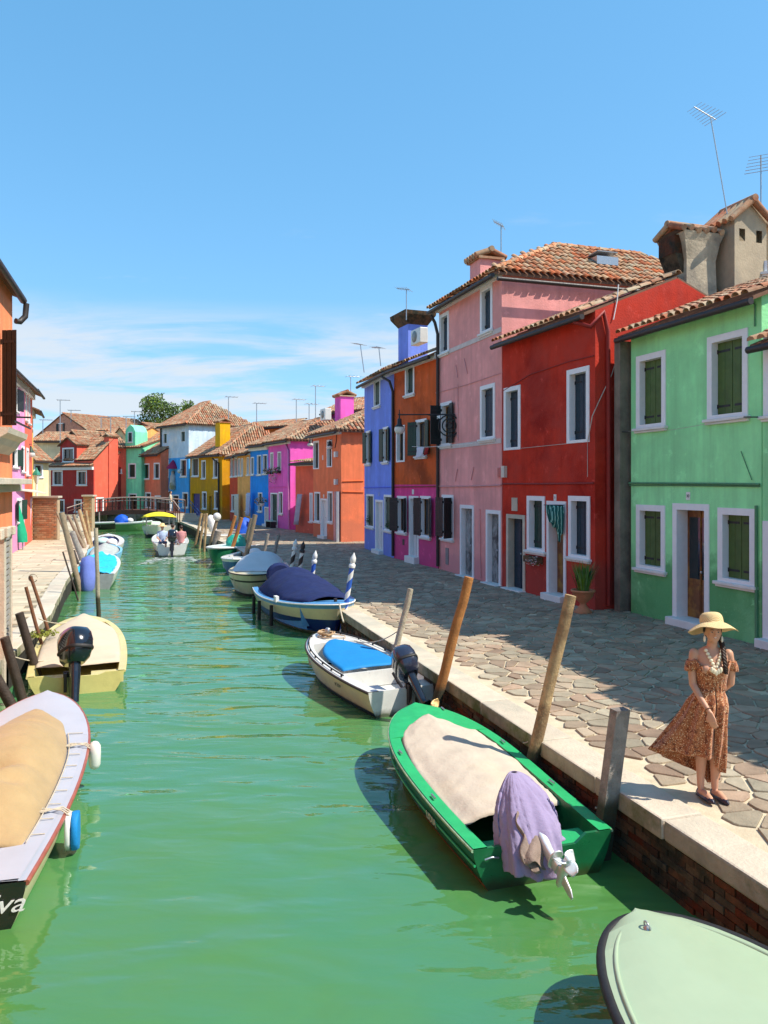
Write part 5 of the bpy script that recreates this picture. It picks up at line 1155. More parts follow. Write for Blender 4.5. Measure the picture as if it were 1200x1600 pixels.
def old_block():
    # bare plaster house wall with chimney standing behind the green roof
    a_, b_ = P(1104, 430, 19.6), P(1300, 430, 18.4)
    h = house('bare plaster upper storey with small blue window behind the green roof', (a_.x, a_.y), (b_.x, b_.y), 3, 8.35, M_plaster, [('pane', 1186, 1199, 408, 426)], rf=('par', .8, 0, 0), gut=False, far=True, over=.2)[0]
    c = P(1150, 400, 19.3); u = G['In']; v = -G['U']; o = Vector((c.x, c.y, 0)); k = empty('chimney', (c.x, c.y, 8.4), 'broad beige chimney with gabled tile hood and two square vents', 'chimney')
    zt = CAMZ+(756-352)*19.3/F; b = MB(); holes = [(.14, .32, zt-.55, zt-.25), (.66, .84, zt-.55, zt-.25)]
    wall_mesh(b, o-u*.46-v*.45, u, .98, 7.0, zt, holes); b.poly([o-u*.46-v*.45+Z*zt, o+u*.52-v*.45+Z*zt, o-v*.45+Z*(zt+.42)])
    b.quad(o-u*.46+v*.45+Z*7, o-u*.46-v*.45+Z*7, o-u*.46-v*.45+Z*zt, o-u*.46+v*.45+Z*zt); b.quad(o+u*.52-v*.45+Z*7, o+u*.52+v*.45+Z*7, o+u*.52+v*.45+Z*zt, o+u*.52-v*.45+Z*zt)
    b.obox(o, u, v, Z, -.44, .5, -.2, .4, 7, zt-.05); b.build('shaft', mat('beige_plaster', (.46, .37, .25), .9, .15, 3, .4, 20, col2=(.36, .30, .22)), k)
    for s_ in (-1, 1):
        for i in range(6):
            y = -.55+i*.21; b = MB(); b.tube([o+u*s_*.66+v*y+Z*(zt-.08), o+u*s_*.02+v*y+Z*(zt+.44)], [.075, .09], 10); b.build('roof_tile', M_tile, k)
        b = MB(); b.obox(o, u, v, Z, -.001, .001, 0, .001, 0, .001) if False else None
    b = MB(); b.tube([o-v*.65+Z*(zt+.48), o+v*.5+Z*(zt+.48)], .09, 10); b.build('ridge_tile', M_tile, k)
    c2 = P(1193, 365, 20.2); k2 = empty('chimney', (c2.x, c2.y, 8.4), 'tile roofed attic turret cut off by the right edge of the picture', 'chimney'); o2 = Vector((c2.x+.35, c2.y, 0))
    zt2 = CAMZ+(756-350)*20.2/F; b = MB(); b.obox(o2, u, v, Z, -.5, .9, -.4, .4, 7.5, zt2); b.build('shaft', S_cream, k2)
    for i in range(4):
        y = -.5+i*.3; b = MB(); b.tube([o2-u*.75+v*y+Z*(zt2-.1), o2+u*.2+v*y+Z*(zt2+.42)], .13, 8); b.build('roof_tile', M_tile, k2)
old_block()
# pink house details
pipe_on(hp, PK, [(687, 760), (740, 759.5), (784, 758)], .022, M_pipep); pipe_on(hp, PK, [(681.5, 614), (730, 601), (783, 583)], .010, M_pipep, 'cable')
pipe_on(hp, PK, [(716, 600), (716.5, 690)], .010, M_pipep, 'cable'); pipe_on(hp, PK, [(750.5, 795), (752, 903)], .012, M_pipep, 'cable')
for (za, nm) in ((CAMZ-(552-756)*26.0/F-.03, 0), (CAMZ-(697-756)*26.0/F-.03, 0)):
    b = MB(); b.obox(PK['A'], PK['U'], PK['N'], Z, .02, PK['W']-.02, .001, .02, za-.10, za+.04); b.build('string_course', mat('pale_pink_stone', (.62, .52, .48), .8, .12), hp)
boxon(hp, PK, 699, 869, .24, .55, .02, mat('grey_meter_door', (.25, .22, .22), .6, .2), 'meter_door')
for (x0, y0, x1, y1) in ((713, 570, 716, 590), (726, 560, 731, 584), (712, 752, 715.5, 733), (737, 750, 741, 730)): pipe_on(hp, PK, [(x0, y0), (x1, y1)], .012, M_pipep, 'iron_stay')
b = MB(); A0 = PK['A']; b.tube([A0+PK['N']*.30+Z*9.25, A0+PK['U']*.02+PK['N']*.16+Z*9.0, A0+PK['U']*.05+PK['N']*.07+Z*8.6, A0+PK['U']*.05+PK['N']*.07+Z*(QZ+.1)], .055, 8); b.build('downpipe', M_gutter, hp)
B0 = PK['B']; b = MB(); b.tube([B0+PK['U']*.34+PK['N']*.3+Z*9.20, B0+PK['U']*.34+PK['In']*8.6+Z*9.20], .06, 8); b.build('gutter', M_gutter, hp)
cc = B0+PK['In']*.7-PK['U']*1.0; chimney(hp, (cc.x-.55, cc.y+.9), .75, .7, 9.0, 10.35, S_pink, PK['U'])
sk = PK['B']-PK['U']*1.25+PK['In']*4.0; b = MB(); ur_ = PK['U']; s0 = 10.42
M_sky = mat('skylight_glass', (.25, .28, .30), .1, .1); b.obox(sk+Z*s0, ur_, PK['In'], Z, -.1, .45, -.38, .38, -.15, .10, 0); sl = b.build('skylight', M_steel, hp)
b = MB(); ax = (ur_*.9+Z*.05).normalized(); b.obox(sk+Z*(s0+.22)-ur_*.1, ax, PK['In'], ax.cross(PK['In']), 0, .55, -.36, .36, -.015, .015); b.build('pane', M_sky, sl)
# brown house
pipe_on(hb, BR, [(616, 761), (650, 760.5), (683.5, 760)], .020, M_piper)
b = MB(); A0 = BR['A']; b.tube([A0+BR['N']*.30+Z*7.72-BR['U']*.5, A0+BR['U']*.0+BR['N']*.2+Z*7.5, A0+BR['U']*.02+BR['N']*.07+Z*7.1, A0+BR['U']*.02+BR['N']*.07+Z*(QZ+.1)], .055, 8); b.build('downpipe', M_gutter, hb)
pl = boxon(hb, BR, 645.5, 768.5, .16, .18, .012, M_white, 'number_plate'); boxon(hb, BR, 630.5, 847, .18, .22, .01, M_gutter, 'vent'); boxon(hb, BR, 647, 797, .12, .3, .012, M_gutter, 'notice')
c1 = g(650, 875); cb = P(645, 545, 31.0); chimney(hb, (cb.x, cb.y), 1.0, .85, 7.5, CAMZ+(756-511)*31/F, S_blue, BR['U'], cap='flare')
ac = empty('air_conditioner', P(655, 532, 28.4), 'white air conditioner unit beside the blue chimney', 'air conditioner'); c = P(655, 538, 28.4)
b = MB(); b.obox(c, BR['U'], BR['N'], Z, -.42, .42, -.16, .16, 0, .56); bevel(b.build('casing', M_white_b, ac), .02); b = MB(); b.lathe([(.0, 0), (.21, 0), (.21, .01), (.0, .012)], c-BR['U']*.08+BR['N']*.165+Z*.28, 20, axis=BR['N']); b.build('fan_grille', mat('grey_grille', (.25, .26, .25), .5), ac)
pipe_on(hbl, BL, [(569.8, 762), (614.5, 761)], .018, stucco('blue_pipe', (80, 100, 200))); boxon(hbl, BL, 592.5, 772, .13, .16, .012, mat('pale_blue_plate', (.3, .35, .6)), 'number_plate')
for (x, y, y2) in ((572.5, 820, 803), (604, 828, 812)): leaves('window_plant', [M_leaf], wall_pt(BL, x+3, (y+y2)/2, -.02), (.16, .05, .22), 90, .07, hbl, 3, kind='stuff')
# street lantern on a long scrolled arm
lp = empty('wall_lantern', P(700, 655, 25.5), 'black lantern with white glass hanging from a long scrolled wall arm', 'wall lantern')
wA = wall_pt(PK, 713, 647.5, .05); dN = Vector((-1, .05, 0)); Yl = wA.y
tip = P(622, 648, 25.0); b = MB(); b.tube([wA, tip], .022, 8); b.build('arm', M_iron, lp)
for k_, rr in enumerate((.34, .22, .10)):
    b = MB(); cc = wA+(tip-wA)*.10-Z*.36; b.tube([cc+(tip-wA).normalized()*rr*cos(a)+Z*rr*sin(a) for a in [i*2*pi/20 for i in range(21)]], .022, 6); b.build('scroll', M_iron, lp)
b = MB(); b.tube([wA+(tip-wA)*.05-Z*.75, wA-Z*.7, wA], .02, 6); b.build('stay', M_iron, lp); b = MB(); b.tube([wA+(tip-wA)*.5, wA+(tip-wA)*.35-Z*.06, wA+(tip-wA)*.28-Z*.14], .014, 6); b.build('stay', M_iron, lp)
lt = tip+(wA-tip)*.025; b = MB(); b.lathe([(.012, .16), (.02, .0), (.03, -.12), (.07, -.15), (.075, -.30), (.12, -.36), (.16, -.40)], lt, 14); b.build('lantern_hood', M_iron, lp)
b = MB(); b.lathe([(.15, -.40), (.17, -.50), (.13, -.60), (.05, -.63)], lt, 14); b.build('lantern_glass', M_white_b, lp)
sg = empty('street_sign', wA, 'small white street sign on the dark shutter', 'sign'); c = P(690, 652, 25.4); b = MB(); b.obox(c, PK['U'], PK['N'], Z, -.13, .13, .1, .115, -.05, .05); b.build('plate', M_white, sg)
# laundry on the line between brown and pink
cl = [wall_pt(BR, 666, 700, .35), wall_pt(BR, 683, 699, .35)]; b = MB(); b.tube([wall_pt(BR, 662, 698, .02), wall_pt(BR, 662, 699, .45)], .012, 5); b.build('line_bracket', M_iron, hb)
b = MB(); b.tube([wall_pt(BR, 660, 698, .40), wall_pt(BR, 684, 699, .40), PK['A']+PK['U']*3.4+PK['N']*.3+Z*4.72], .008, 5); b.build('laundry_line', M_white, hb)
for (x0, x1, yb, m_, la) in ((668, 679, 717, mat('white_lilac_cloth', (.62, .60, .70), .9), 'white shirt drying on the line below the dark shutters'), (681, 687, 712, mat('dark_red_cloth', (.30, .015, .015), .9), 'dark red cloth drying beside the white shirt')):
    a0, a1 = wall_pt(BR, x0, 699, .40), wall_pt(BR, x1, 699, .40)
    def lf(a, c): q = a0+(a1-a0)*c; return q-Z*a*((yb-699)*27/F)*(1-.25*c)+BR['N']*(.03*sin(c*20)*a)-BR['U']*a*.12
    b = MB(); b.grid(lf, 8, 14); o = solid(b.build('laundry', m_, label=la, cat='laundry'), .006)
# orange corner house
for (x, y0, y1, m_, r_) in ((527, 768, 846, M_pipep, .09), (531.2, 768, 847.5, M_white_b, .10)): pipe_on(ho, OR, [(x, y0), (x, y1)], r_, m_, 'downpipe')
for (x, y) in ((527, 710), (527, 753)): boxon(ho, OR, x, y, .25, .28, .15, M_white_b, 'junction_box')
pipe_on(ho, OR, [(524, 700), (526, 690), (527, 675)], .02, M_gutter, 'cable'); boxon(ho, OR, 506, 775, .14, .17, .012, M_white, 'number_plate'); boxon(ho, OR, 504.5, 715, .14, .25, .01, M_white, 'plaque')
pipe_on(ho, OR, [(535, 752), (568, 751)], .02, S_or, 'cable', side=True); pipe_on(ho, OR, [(535, 768), (568, 769)], .02, S_or, 'cable', side=True)
for (x, y, Y, nm) in ((515.5, 703, 39.5, 'over the orange corner house window'), (485, 700, 44, 'at the eave of the magenta house')):
    c = P(x, y-13, Y); la = empty('wall_lantern', c, 'white shaded street lantern '+nm, 'wall lantern', None); b = MB(); b.tube([c+Vector((.5, .2, .1)), c+Z*.1, c], .02, 6); b.build('arm', M_iron, la)
    b = MB(); b.lathe([(.02, .05), (.08, -.05), (.10, -.16), (.15, -.22)], c, 12); b.build('lantern_hood', M_iron, la); b = MB(); b.lathe([(.14, -.22), (.20, -.30), (.12, -.38)], c, 12); b.build('lantern_glass', M_white_b, la)
# magenta house: flower boxes, pipe, hanging basket, bench
for (x, y) in ((423.5, 738), (435, 736.5)):
    c = wall_pt(MG, x+1, y, .15); k = empty('flower_box', c, ('left' if x < 430 else 'right')+' dark flower box with red blossoms on the magenta house', 'flower box', 'flower boxes on the magenta house')
    b = MB(); b.obox(c, MG['U'], MG['N'], Z, -.42, .42, -.12, .12, -.12, .05); b.build('trough', M_gutter, k); leaves('blossom', [M_leaf, M_leaf, mat('red_blossom', (.45, .02, .04), .7), M_white], c+Z*.08, (.5, .2, .22), 150, .12, k, int(x), kind='stuff')
leaves('trailing_flowers', [m_blo, M_white, M_leaf], wall_pt(MG, 431, 748, .2), (.28, .12, .35), 90, .1, hm, 8, kind='stuff')
pipe_on(hm, MG, [(445, 689), (449, 697), (452, 705), (453, 826)], .06, mat('magenta_pipe', (.62, .20, .45), .6), 'downpipe'); pipe_on(hm, MG, [(420, 761), (453, 760)], .02, S_magb, 'cable')
bk_ = empty('hanging_basket', wall_pt(SK, 418, 783, .5), 'hanging basket of green plants by the cobalt blue house', 'hanging basket'); leaves('foliage', [M_leaf, m_blo], wall_pt(SK, 418, 783, .5), (.45, .35, .32), 220, .13, bk_, 9, kind='stuff'); b = MB(); b.lathe([(.02, -.30), (.15, -.22), (.19, -.05)], wall_pt(SK, 420, 785, .5), 12); b.build('pot', M_white, bk_)
c = g(432, 829); c = wall_pt(MG, 431, 822, .35); bn = empty('bench', (c.x, c.y, QZ), 'small dark bench with pale seat outside the magenta house', 'bench'); b = MB(); b.obox((c.x, c.y, 0), MG['U'], MG['N'], Z, -.55, .55, -.2, .2, QZ+.42, QZ+.48); b.build('seat', mat('mint_cushion', (.40, .58, .48)), bn)
for x in (-.45, .45): b = MB(); b.obox((c.x, c.y, 0), MG['U'], MG['N'], Z, x-.05, x+.05, -.18, .18, QZ, QZ+.42); b.build('leg', M_gutter, bn)
def drape(name, label, H, x0, x1, y0, y1, m, off=.35, slant=0):
    a0, a1 = wall_pt(H, x0, y0, off), wall_pt(H, x1, y0, off); zb = CAMZ-(y1-756)*a0.y/F
    b = MB(); b.grid(lambda a, c: a0+(a1-a0)*c+Z*(zb-a0.z)*a+H['N']*.06*sin(c*22)+H['U']*slant*a, 6, 20); return solid(b.build(name, m, label=label, cat='curtain'), .01)
drape('curtain', 'pale blue curtain hanging at the cobalt blue house door', SK, 393.5, 399, 770, 806, mat('pale_blue_cloth', (.45, .55, .78), .9), slant=-.3)
drape('curtain', 'cream curtain hanging at the ochre tan house door', HS['tan'][1], 374, 380, 772, 818, mat('cream_cloth', (.62, .58, .48), .9))
drape('curtain', 'white curtain leaning out at the salmon annex', HS['annex'][1], 473, 480, 772, 820, mat('lilac_cloth_pale', (.55, .52, .60), .9), slant=-.4)
# extra chimneys over the far right row
cc = P(348, 690, 64.5); chimney(hmu, (cc.x, cc.y), 1.05, .9, 6.4, CAMZ+(756-661)*64.5/F, stucco('chimney_yellow', (196, 146, 20)), MU['U'])
cc = P(538, 640, 49.5); chimney(ho, (cc.x, cc.y), 1.1, .9, 7.0, CAMZ+(756-621)*49.5/F, S_magb, OR['U'])
cc = P(518, 640, 47); ac = empty('air_conditioner', P(511, 655, 46), 'white air conditioner on the tiles below the magenta chimney', 'air conditioner'); c = P(509, 657, 46); b = MB(); b.obox(c, OR['U'], OR['N'], Z, -.45, .45, -.2, .2, 0, .7); bevel(b.build('casing', M_white_b, ac), .03); b = MB(); b.lathe([(.0, 0), (.24, 0), (.24, .01), (.0, .012)], c+OR['N']*.205+Z*.35, 16, axis=OR['N']); b.build('fan_grille', MC['grey_grille'], ac)
cc = P(160, 678, 94); chimney(HS['coral'][0], (cc.x, cc.y), 1.0, .8, 7.5, CAMZ+(756-674)*94/F, M_brick, Vector((1, 0, 0)))
# shrine on the sky blue house
c = wall_pt(WH, 272.5, 745, .15); sh = empty('wall_shrine', c, 'figure in pale robes under a crimson canopy on the sky blue wall', 'shrine')
b = MB(); b.lathe([(.30, -1.0), (.36, -.7), (.28, -.2), (.24, .3), (.14, .45), (.17, .6), (.10, .75), (.0, .78)], c-Z*.2, 12); b.build('statue', mat('stone_robe', (.50, .46, .42), .8, .3, 3, .3, col2=(.25, .22, .10)), sh); b = MB(); b.lathe([(.62, 0), (.52, .25), (.2, .62), (.02, .85)], c+Z*.75, 12); b.build('canopy', mat('crimson_paint', (.32, .01, .08), .6), sh)
c = wall_pt(WH, 287, 734, .4); la = empty('wall_lantern', c, 'white globe lantern on the sky blue house near the bridge', 'wall lantern'); b = MB(); b.tube([c-WH['N']*.4, c], .03, 6); b.build('arm', M_iron, la); b = MB(); b.ball(c-Z*.15, .2, 10, 8); b.build('lantern_glass', M_white_b, la)
pipe_on(hw, WH, [(252.5, 664), (253, 800)], .08, M_gutter, 'downpipe')
b = MB(); b.tube([MU['B']-MU['U']*1.2+MU['N']*.35+Z*5.6, MU['B']-MU['U']*.5+MU['N']*.1+Z*5.2, MU['B']-MU['U']*.5+MU['N']*.1+Z*.7], .07, 8); b.build('downpipe', M_gutter, hmu)
# ------------------------------------------------------------------ left bank
hp2 = house('candy pink house with dark green shutters behind the peach one', P(6, 756, 28.5).xy, P(38, 756, 34.8).xy if False else (P(-4, 756, 27.6).x, 27.6), 5, 8.0, S_lpink) if False else None
def lefth(key, label, Y0, Y1, px0, px1, ze, m, ops, trim=.35, **k):
    a_, b_ = P(px0, 756, Y0), P(px1, 756, Y1)
    return H_(key, label, (a_.x, a_.y), (b_.x, b_.y), 6, ze, m, ops, rf=('par', 1.2, 0, 0), far=True, over=.5, fo=dict(fw=.13), trim=trim, sideover=.0, **k)
hlp, LP = lefth('lpink', 'candy pink house with dark green shutters on the left bank', 28.0, 35.6, -8, 38.5, 8.1, S_lpink, [('open:k', 17, 27, 601, 641, dict(al=None, ar=170)), ('open:g', 19, 27.5, 698, 730, dict(al=170, ar=170)), ('open:g', 33, 38, 697, 737, dict(al=170, ar=None)), ('open:g', 26, 34, 778, 815, dict(al=170, ar=170))])
hls, LS = lefth('lsalmon', 'salmon house with pale window frames beyond the candy pink one', 35.62, 39.2, 38.6, 50.5, 8.15, S_salm, [('pane', 39.5, 42, 612, 657), ('pane', 44, 46.5, 617, 662), ('pane', 41, 44.5, 700, 742)])
hly, LY = lefth('lyellow', 'narrow yellow house beyond the salmon one on the left bank', 40.4, 44, 45.6, 51.8, 7.6, S_yel, [('pane', 46, 49, 640, 668)])
b = MB(); A0 = LP['A']; 
# peach house: shutter, balcony, cornice, pilasters, gutter elbow
U, Nn = PE['U'], PE['N']; Bp = PE['B']; W_ = PE['W']
def pe(u, n_, z): return PE['A']+U*u+Nn*n_+Z*z
def pbox(name, m, u0, u1, n0, n1, z0, z1, par=None, bv=0):
    b = MB(); b.obox(PE['A'], U, Nn, Z, u0, u1, n0, n1, z0, z1); o = b.build(name, m, par or hl)
    if bv: bevel(o, bv)
    return o
def zpx(y, Y=13.2): return CAMZ-(y-756)*Y/F
shutter(hl, pe(W_-1.25, .03, 0), (Nn*.9-U*.45).normalized(), U, .27, zpx(667), zpx(522), M_blacks, 3, True)
b = MB(); b.loft([[pe(u_, n_, z_) for u_ in (W_-2.4, W_-.42)] + [pe(u_, 0.002, z_) for u_ in (W_-.42, W_-2.4)] for n_, z_ in ((.02, zpx(710)), (.14, zpx(699)), (.20, zpx(690)), (.30, zpx(684)), (.32, zpx(676)))], sm=False); b.build('balcony_slab', M_istria, hl)
pbox('balcony_rail', M_iron, W_-2.2, W_-.5, .36, .38, zpx(668), zpx(668)+.03)
pbox('balcony_rail', M_iron, W_-.52, W_-.50, .02, .38, zpx(650), zpx(650)+.03)
pbox('cornice', M_istria, -.1, W_+.02, .002, .16, zpx(768, 13.6), zpx(757, 13.6), bv=.01); pbox('cornice', M_istria, -.1, W_-.2, .002, .36, zpx(757, 13.6)+.002, zpx(750, 13.6)+.02, bv=.01)
for u_ in (W_-1.95, W_-1.35): 
    pbox('pilaster', M_istria, u_, u_+.16, .002, .09, -.4, zpx(838), bv=.008); pbox('capital', M_istria, u_-.05, u_+.22, .002, .15, zpx(838)+.002, zpx(822), bv=.02)
pbox('pilaster', M_istria, W_-.55, W_-.47, .002, .07, -.3, zpx(838), bv=.008); pbox('capital', M_istria, W_-.60, W_-.40, .002, .12, zpx(838)+.002, zpx(824), bv=.015)
pbox('shop_window', M_glass, W_-1.19, W_-.55, .002, .02, .3, zpx(838)); 
sl_ = None
for i in range(24): pbox('slat', mat('grey_slat', (.30, .29, .27), .6), W_-1.18, W_-.56, .022, .045, .35+i*.10, .35+i*.10+.06)
pbox('plinth', M_kside, W_-14.9, W_+.01, .001, .05, -.6, QZ-.02)
b = MB(); gz = 6.86; b.tube([pe(W_+.12, .22, gz), pe(W_+.12, .20, gz-.24), pe(W_+.04, .12, gz-.36), pe(W_-.02, .06, gz-.36)], .055, 8); b.build('downpipe', M_gutter, hl)
# brick wall and gate pillar
def brickwall(label, x0, x1, Y, ytop, cat, D=.35):
    a_, b_ = P(x0, 756, Y), P(x1, 756, Y); zt = CAMZ-(ytop-756)*Y/F; k = empty('brick_wall' if cat == 'wall' else 'brick_pillar', ((a_.x+b_.x)/2, Y, QZ), label, cat); L_ = b_.x-a_.x
    b = MB(); b.box(((a_.x+b_.x)/2, Y+D/2, (QZ+zt)/2), (L_-.04, D-.04, zt-QZ)); b.build('core', mat('sandy_mortar', (.40, .30, .19), .9, .15), k)
    b = MB(); b.box(((a_.x+b_.x)/2, Y+D/2, zt+.05), (L_+.14, D+.14, .10)); bevel(b.build('coping', M_istria, k), .01)
    n = int((zt-QZ)/.105); mb_ = MB(); mb_.box((0, 0, 0), (.235, .03, .085)); me = mb_.mesh('brick', mat('sandy_brick', (.50, .29, .15), .9, .15, 9, .4, 50, rnd=.18), (0, 0, 0))
    for j in range(n):
        x = a_.x+(.125 if j % 2 else .24)
        while x < b_.x-.10:
            o = bpy.data.objects.new('brick', me); C.objects.link(o); o.parent = k; o.location = Vector((x, Y+.012, QZ+.055+j*.105))-ORG[k]; x += .25
    return k
brickwall('low sandy brick wall with stone coping closing the left path', 50, 90, 39.6, 778, 'wall'); brickwall('sandy brick pillar with stone cap at the foot of the bridge', 129.5, 144, 46.5, 776, 'pillar', .5)
c = g(29, 856); c = P(30, 800, 33.6); pr = empty('parasol', (c.x+.3, c.y, QZ), 'furled bright green parasol standing by the candy pink house', 'parasol'); o_ = Vector((c.x+.15, c.y, 0)); b = MB(); b.loft([[o_+Vector((r*cos(a)*(1+.15*sin(4*a))-.15*zz, r*sin(a), zz+QZ)) for a in [i*2*pi/16 for i in range(16)]] for r, zz in ((.03, 2.35), (.10, 2.2), (.18, 1.5), (.25, .7), (.22, .35))]); b.build('canopy', mat('emerald_cloth', (.005, .32, .16), .8, .1), pr); b = MB(); b.tube([o_+Z*QZ, o_+Z*(QZ+.7)], .03, 6); b.build('pole', M_steel, pr)
c0 = g(41, 848); b = MB(); b.grid(lambda a, c: Vector((P(38+12*c, 756, 37+1.5*c).x, 37+1.5*c-.12*sin(c*25)-.3*a, zpx(777, 37)-(zpx(777, 37)-QZ-.1)*a)), 8, 24); solid(b.build('curtain', mat('pale_pink_cloth', (.70, .48, .50), .9), label='long pale pink curtain hanging under the awning on the left', cat='curtain'), .012)
b = MB(); aw0, aw1 = P(28, 764, 33), P(72, 770, 39.3); b.quad(aw0, aw1, aw1+Vector((-1.6, .4, .35)), aw0+Vector((-1.6, .4, .35))); b.quad(aw0-Z*.06, aw1-Z*.06, aw1, aw0); o = solid(b.build('awning', mat('cream_canvas', (.62, .56, .46), .9), label='cream awning over the shop front on the left bank', cat='awning'), .02)
lpst = P(57, 760, 41); la = empty('street_lamp', (lpst.x, lpst.y, QZ), 'green headed street lamp behind the brick wall', 'street lamp'); b = MB(); b.tube([(lpst.x, lpst.y, QZ), (lpst.x, lpst.y, 3.6)], .05, 8); b.build('post', M_white, la); b = MB(); b.lathe([(.08, 3.55), (.20, 3.95), (.22, 3.98)], (lpst.x, lpst.y, 0), 6, sm=False); b.build('lantern_glass', M_white_b, la); b = MB(); b.lathe([(.24, 3.98), (.2, 4.1), (.08, 4.25), (.02, 4.4)], (lpst.x, lpst.y, 0), 6, sm=False); b.build('lantern_hood', mat('verdigris', (.03, .22, .16), .5), la)
c = P(48, 700, 38); la = empty('wall_lantern', c, 'dark green lantern on a thin arm from the salmon house', 'wall lantern'); b = MB(); b.tube([P(28, 694, 36), P(49, 694, 38)], .02, 6); b.build('arm', M_iron, la); b = MB(); b.lathe([(.02, .1), (.08, 0), (.12, -.15), (.2, -.22)], c, 10); b.build('lantern_hood', M_dkgreen, la); b = MB(); b.lathe([(.18, -.22), (.22, -.36), (.1, -.46)], c, 10); b.build('lantern_glass', M_white_b, la)
# ------------------------------------------------------------------ bridge
br = empty('footbridge', P(208, 800, 61), 'arched wooden footbridge with pale handrails across the end of the canal', 'bridge')
L0, R0 = P(143, 756, 62.2), P(271, 756, 60.2); L0.z = R0.z = 0; bu = (R0-L0); BL_ = bu.length; bu.normalize(); bv_ = Vector((-bu.y, bu.x, 0))
def dz(f): return 1.22+.24*(1-(2*f-1)**2)
b = MB()
b.loft([[L0+bu*BL_*f+bv_*y+Z*(dz(f)-t) for y, t in ((0, 0), (1.8, 0), (1.8, .16), (0, .16))] for f in [i/20 for i in range(21)]], sm=False); b.build('deck', M_bwood, br)
for y in (.02, 1.7):
    b = MB(); b.loft([[L0+bu*BL_*f+bv_*(y+q)+Z*(dz(f)-t) for q, t in ((0, .17), (.1, .17), (.1, .36), (0, .36))] for f in [i/20 for i in range(21)]], sm=False); b.build('beam', M_bwood, br)
M_rail = mat('pale_handrail', (.42, .30, .24), .6, .1)
for y in (.05, 1.75):
    for hz_ in (.98, .74): b = MB(); b.tube([L0+bu*BL_*f+bv_*y+Z*(dz(f)+hz_) for f in [i/20 for i in range(21)]], .05 if hz_ > .9 else .035, 6); b.build('handrail', M_rail, br)
    for i in range(11): f = i/10; b = MB(); q = L0+bu*BL_*f+bv_*y; b.obox(q, bu, bv_, Z, -.04, .04, -.04, .04, dz(f), dz(f)+.96); b.build('post', M_bwood, br)
    if y < 1:
        b = MB(); b.tube([L0+bu*BL_*f+bv_*y+Z*(dz(f)+.3) for f in [i/20 for i in range(21)]], .02, 6); b.build('lower_rail', M_bwood, br)
# steps down at both ends
for (o_, d_, nm) in ((R0, (bu*.9-bv_*.9).normalized(), 'r'), (L0, (-bu*.6-bv_*.8).normalized(), 'l')):
    pd = Vector((-d_.y, d_.x, 0)); 
    for i in range(4): b = MB(); b.obox(o_, d_, pd if nm == 'r' else -pd, Z, i*.35, (i+1)*.35-.005, 0, 1.7, QZ-.05, dz(0)-.14*(i+1)+.12); b.build('step', M_istria, br)
    for hz_ in (.98, .7):
        b = MB(); b.tube([o_+Z*(dz(0)+hz_), o_+d_*1.9+Z*(QZ+hz_)], .04, 6); b.build('handrail', M_rail if hz_ > .9 else M_bwood, br)
    for i in range(4): f = i/3; b = MB(); b.tube([o_+d_*1.9*f+Z*(QZ), o_+d_*1.9*f+Z*(dz(0)*(1-f)+QZ*f+.97)], .035, 6); b.build('post', M_bwood, br)
b = MB(); b.loft([[R0-bu*x+bv_*y+Z*z_ for y in (0.1, 1.7)]+[R0+bu*.3+bv_*y+Z*z_ for y in (1.7, .1)] for x, z_ in ((0.3, -.4), (.6, .3), (1.1, .7), (2.2, 1.0))], sm=False); b.build('abutment', M_plaster, br)
b = MB(); b.obox(L0, bu, bv_, Z, -1.0, .25, .1, 1.7, -.4, 1.0); b.build('abutment', M_kside, br)
for px_ in (155, 212, 233): c = P(px_, 800, 61.5); b = MB(); b.tube([(c.x, c.y, -.5), (c.x, c.y, 1.25)], .06, 6); b.build('pile', M_grey, br)
# iron gate railing painted blue on the far right bank
rl = empty('railing', P(305, 800, 63), 'blue painted railing leading up to the arched door', 'railing'); M_brl = mat('blue_railing', (.02, .09, .30), .5)
for k_ in (0, .3): b = MB(); b.tube([P(296, 781, 66)-Z*k_, P(314, 802, 61)-Z*k_], .035, 6); b.build('handrail', M_brl, rl)
for i in range(5): f = i/4; q = P(296, 781, 66).lerp(P(314, 802, 61), f); b = MB(); b.tube([(q.x, q.y, QZ), q], .03, 6); b.build('post', M_brl, rl)
# ------------------------------------------------------------------ mooring posts
def post(label, xb, yb, xt, yt, r, m, grp='mooring posts along the canal', sq=False, water=False, name='mooring_post', wet=True, lean=0):
    z0 = 0 if water else QZ; pb = g(xb, yb, z0); pt = P(xt, yt, pb.y+lean); d = (pt-pb); b = MB(); bot = pb-d.normalized()*((z0+.9)/d.normalized().z)
    if sq:
        u_ = Vector((.96, .29, 0)); v_ = Vector((-.29, .96, 0)); b.loft([[q+(u_*x+v_*y)*r for x, y in ((-1, -.8), (1, -.8), (1, .8), (-1, .8))] for q in (bot, bot.lerp(pt, .5), pt)], sm=False)
    else:
        n_ = 9; pts = [bot.lerp(pt, i/n_)+Vector((random.uniform(-1, 1), random.uniform(-1, 1), 0))*r*.13 for i in range(n_+1)]; b.tube(pts, [r*(1.08-.12*i/n_+random.uniform(-.03, .03)) for i in range(n_+1)], 12)
    o = b.build(name, m, label=label, cat='mooring post', group=grp, org=pb)
    return o, pb, pt
mat_tide = lambda n, l, c, geo, noise, mr, mix, b: None
def tide(name, col, col2=None):
    def f(n, l, c, geo, noise, mr, mix, b):
        s_ = n.new('ShaderNodeSeparateXYZ'); l.new(geo.outputs['Position'], s_.inputs[0]); return mix(mr(s_.outputs[2], .62, .50), c, (.05, .045, .025))
    return mat(name, col, .85, .28, 9, .8, 45, vert=.6, col2=col2, extra=f)
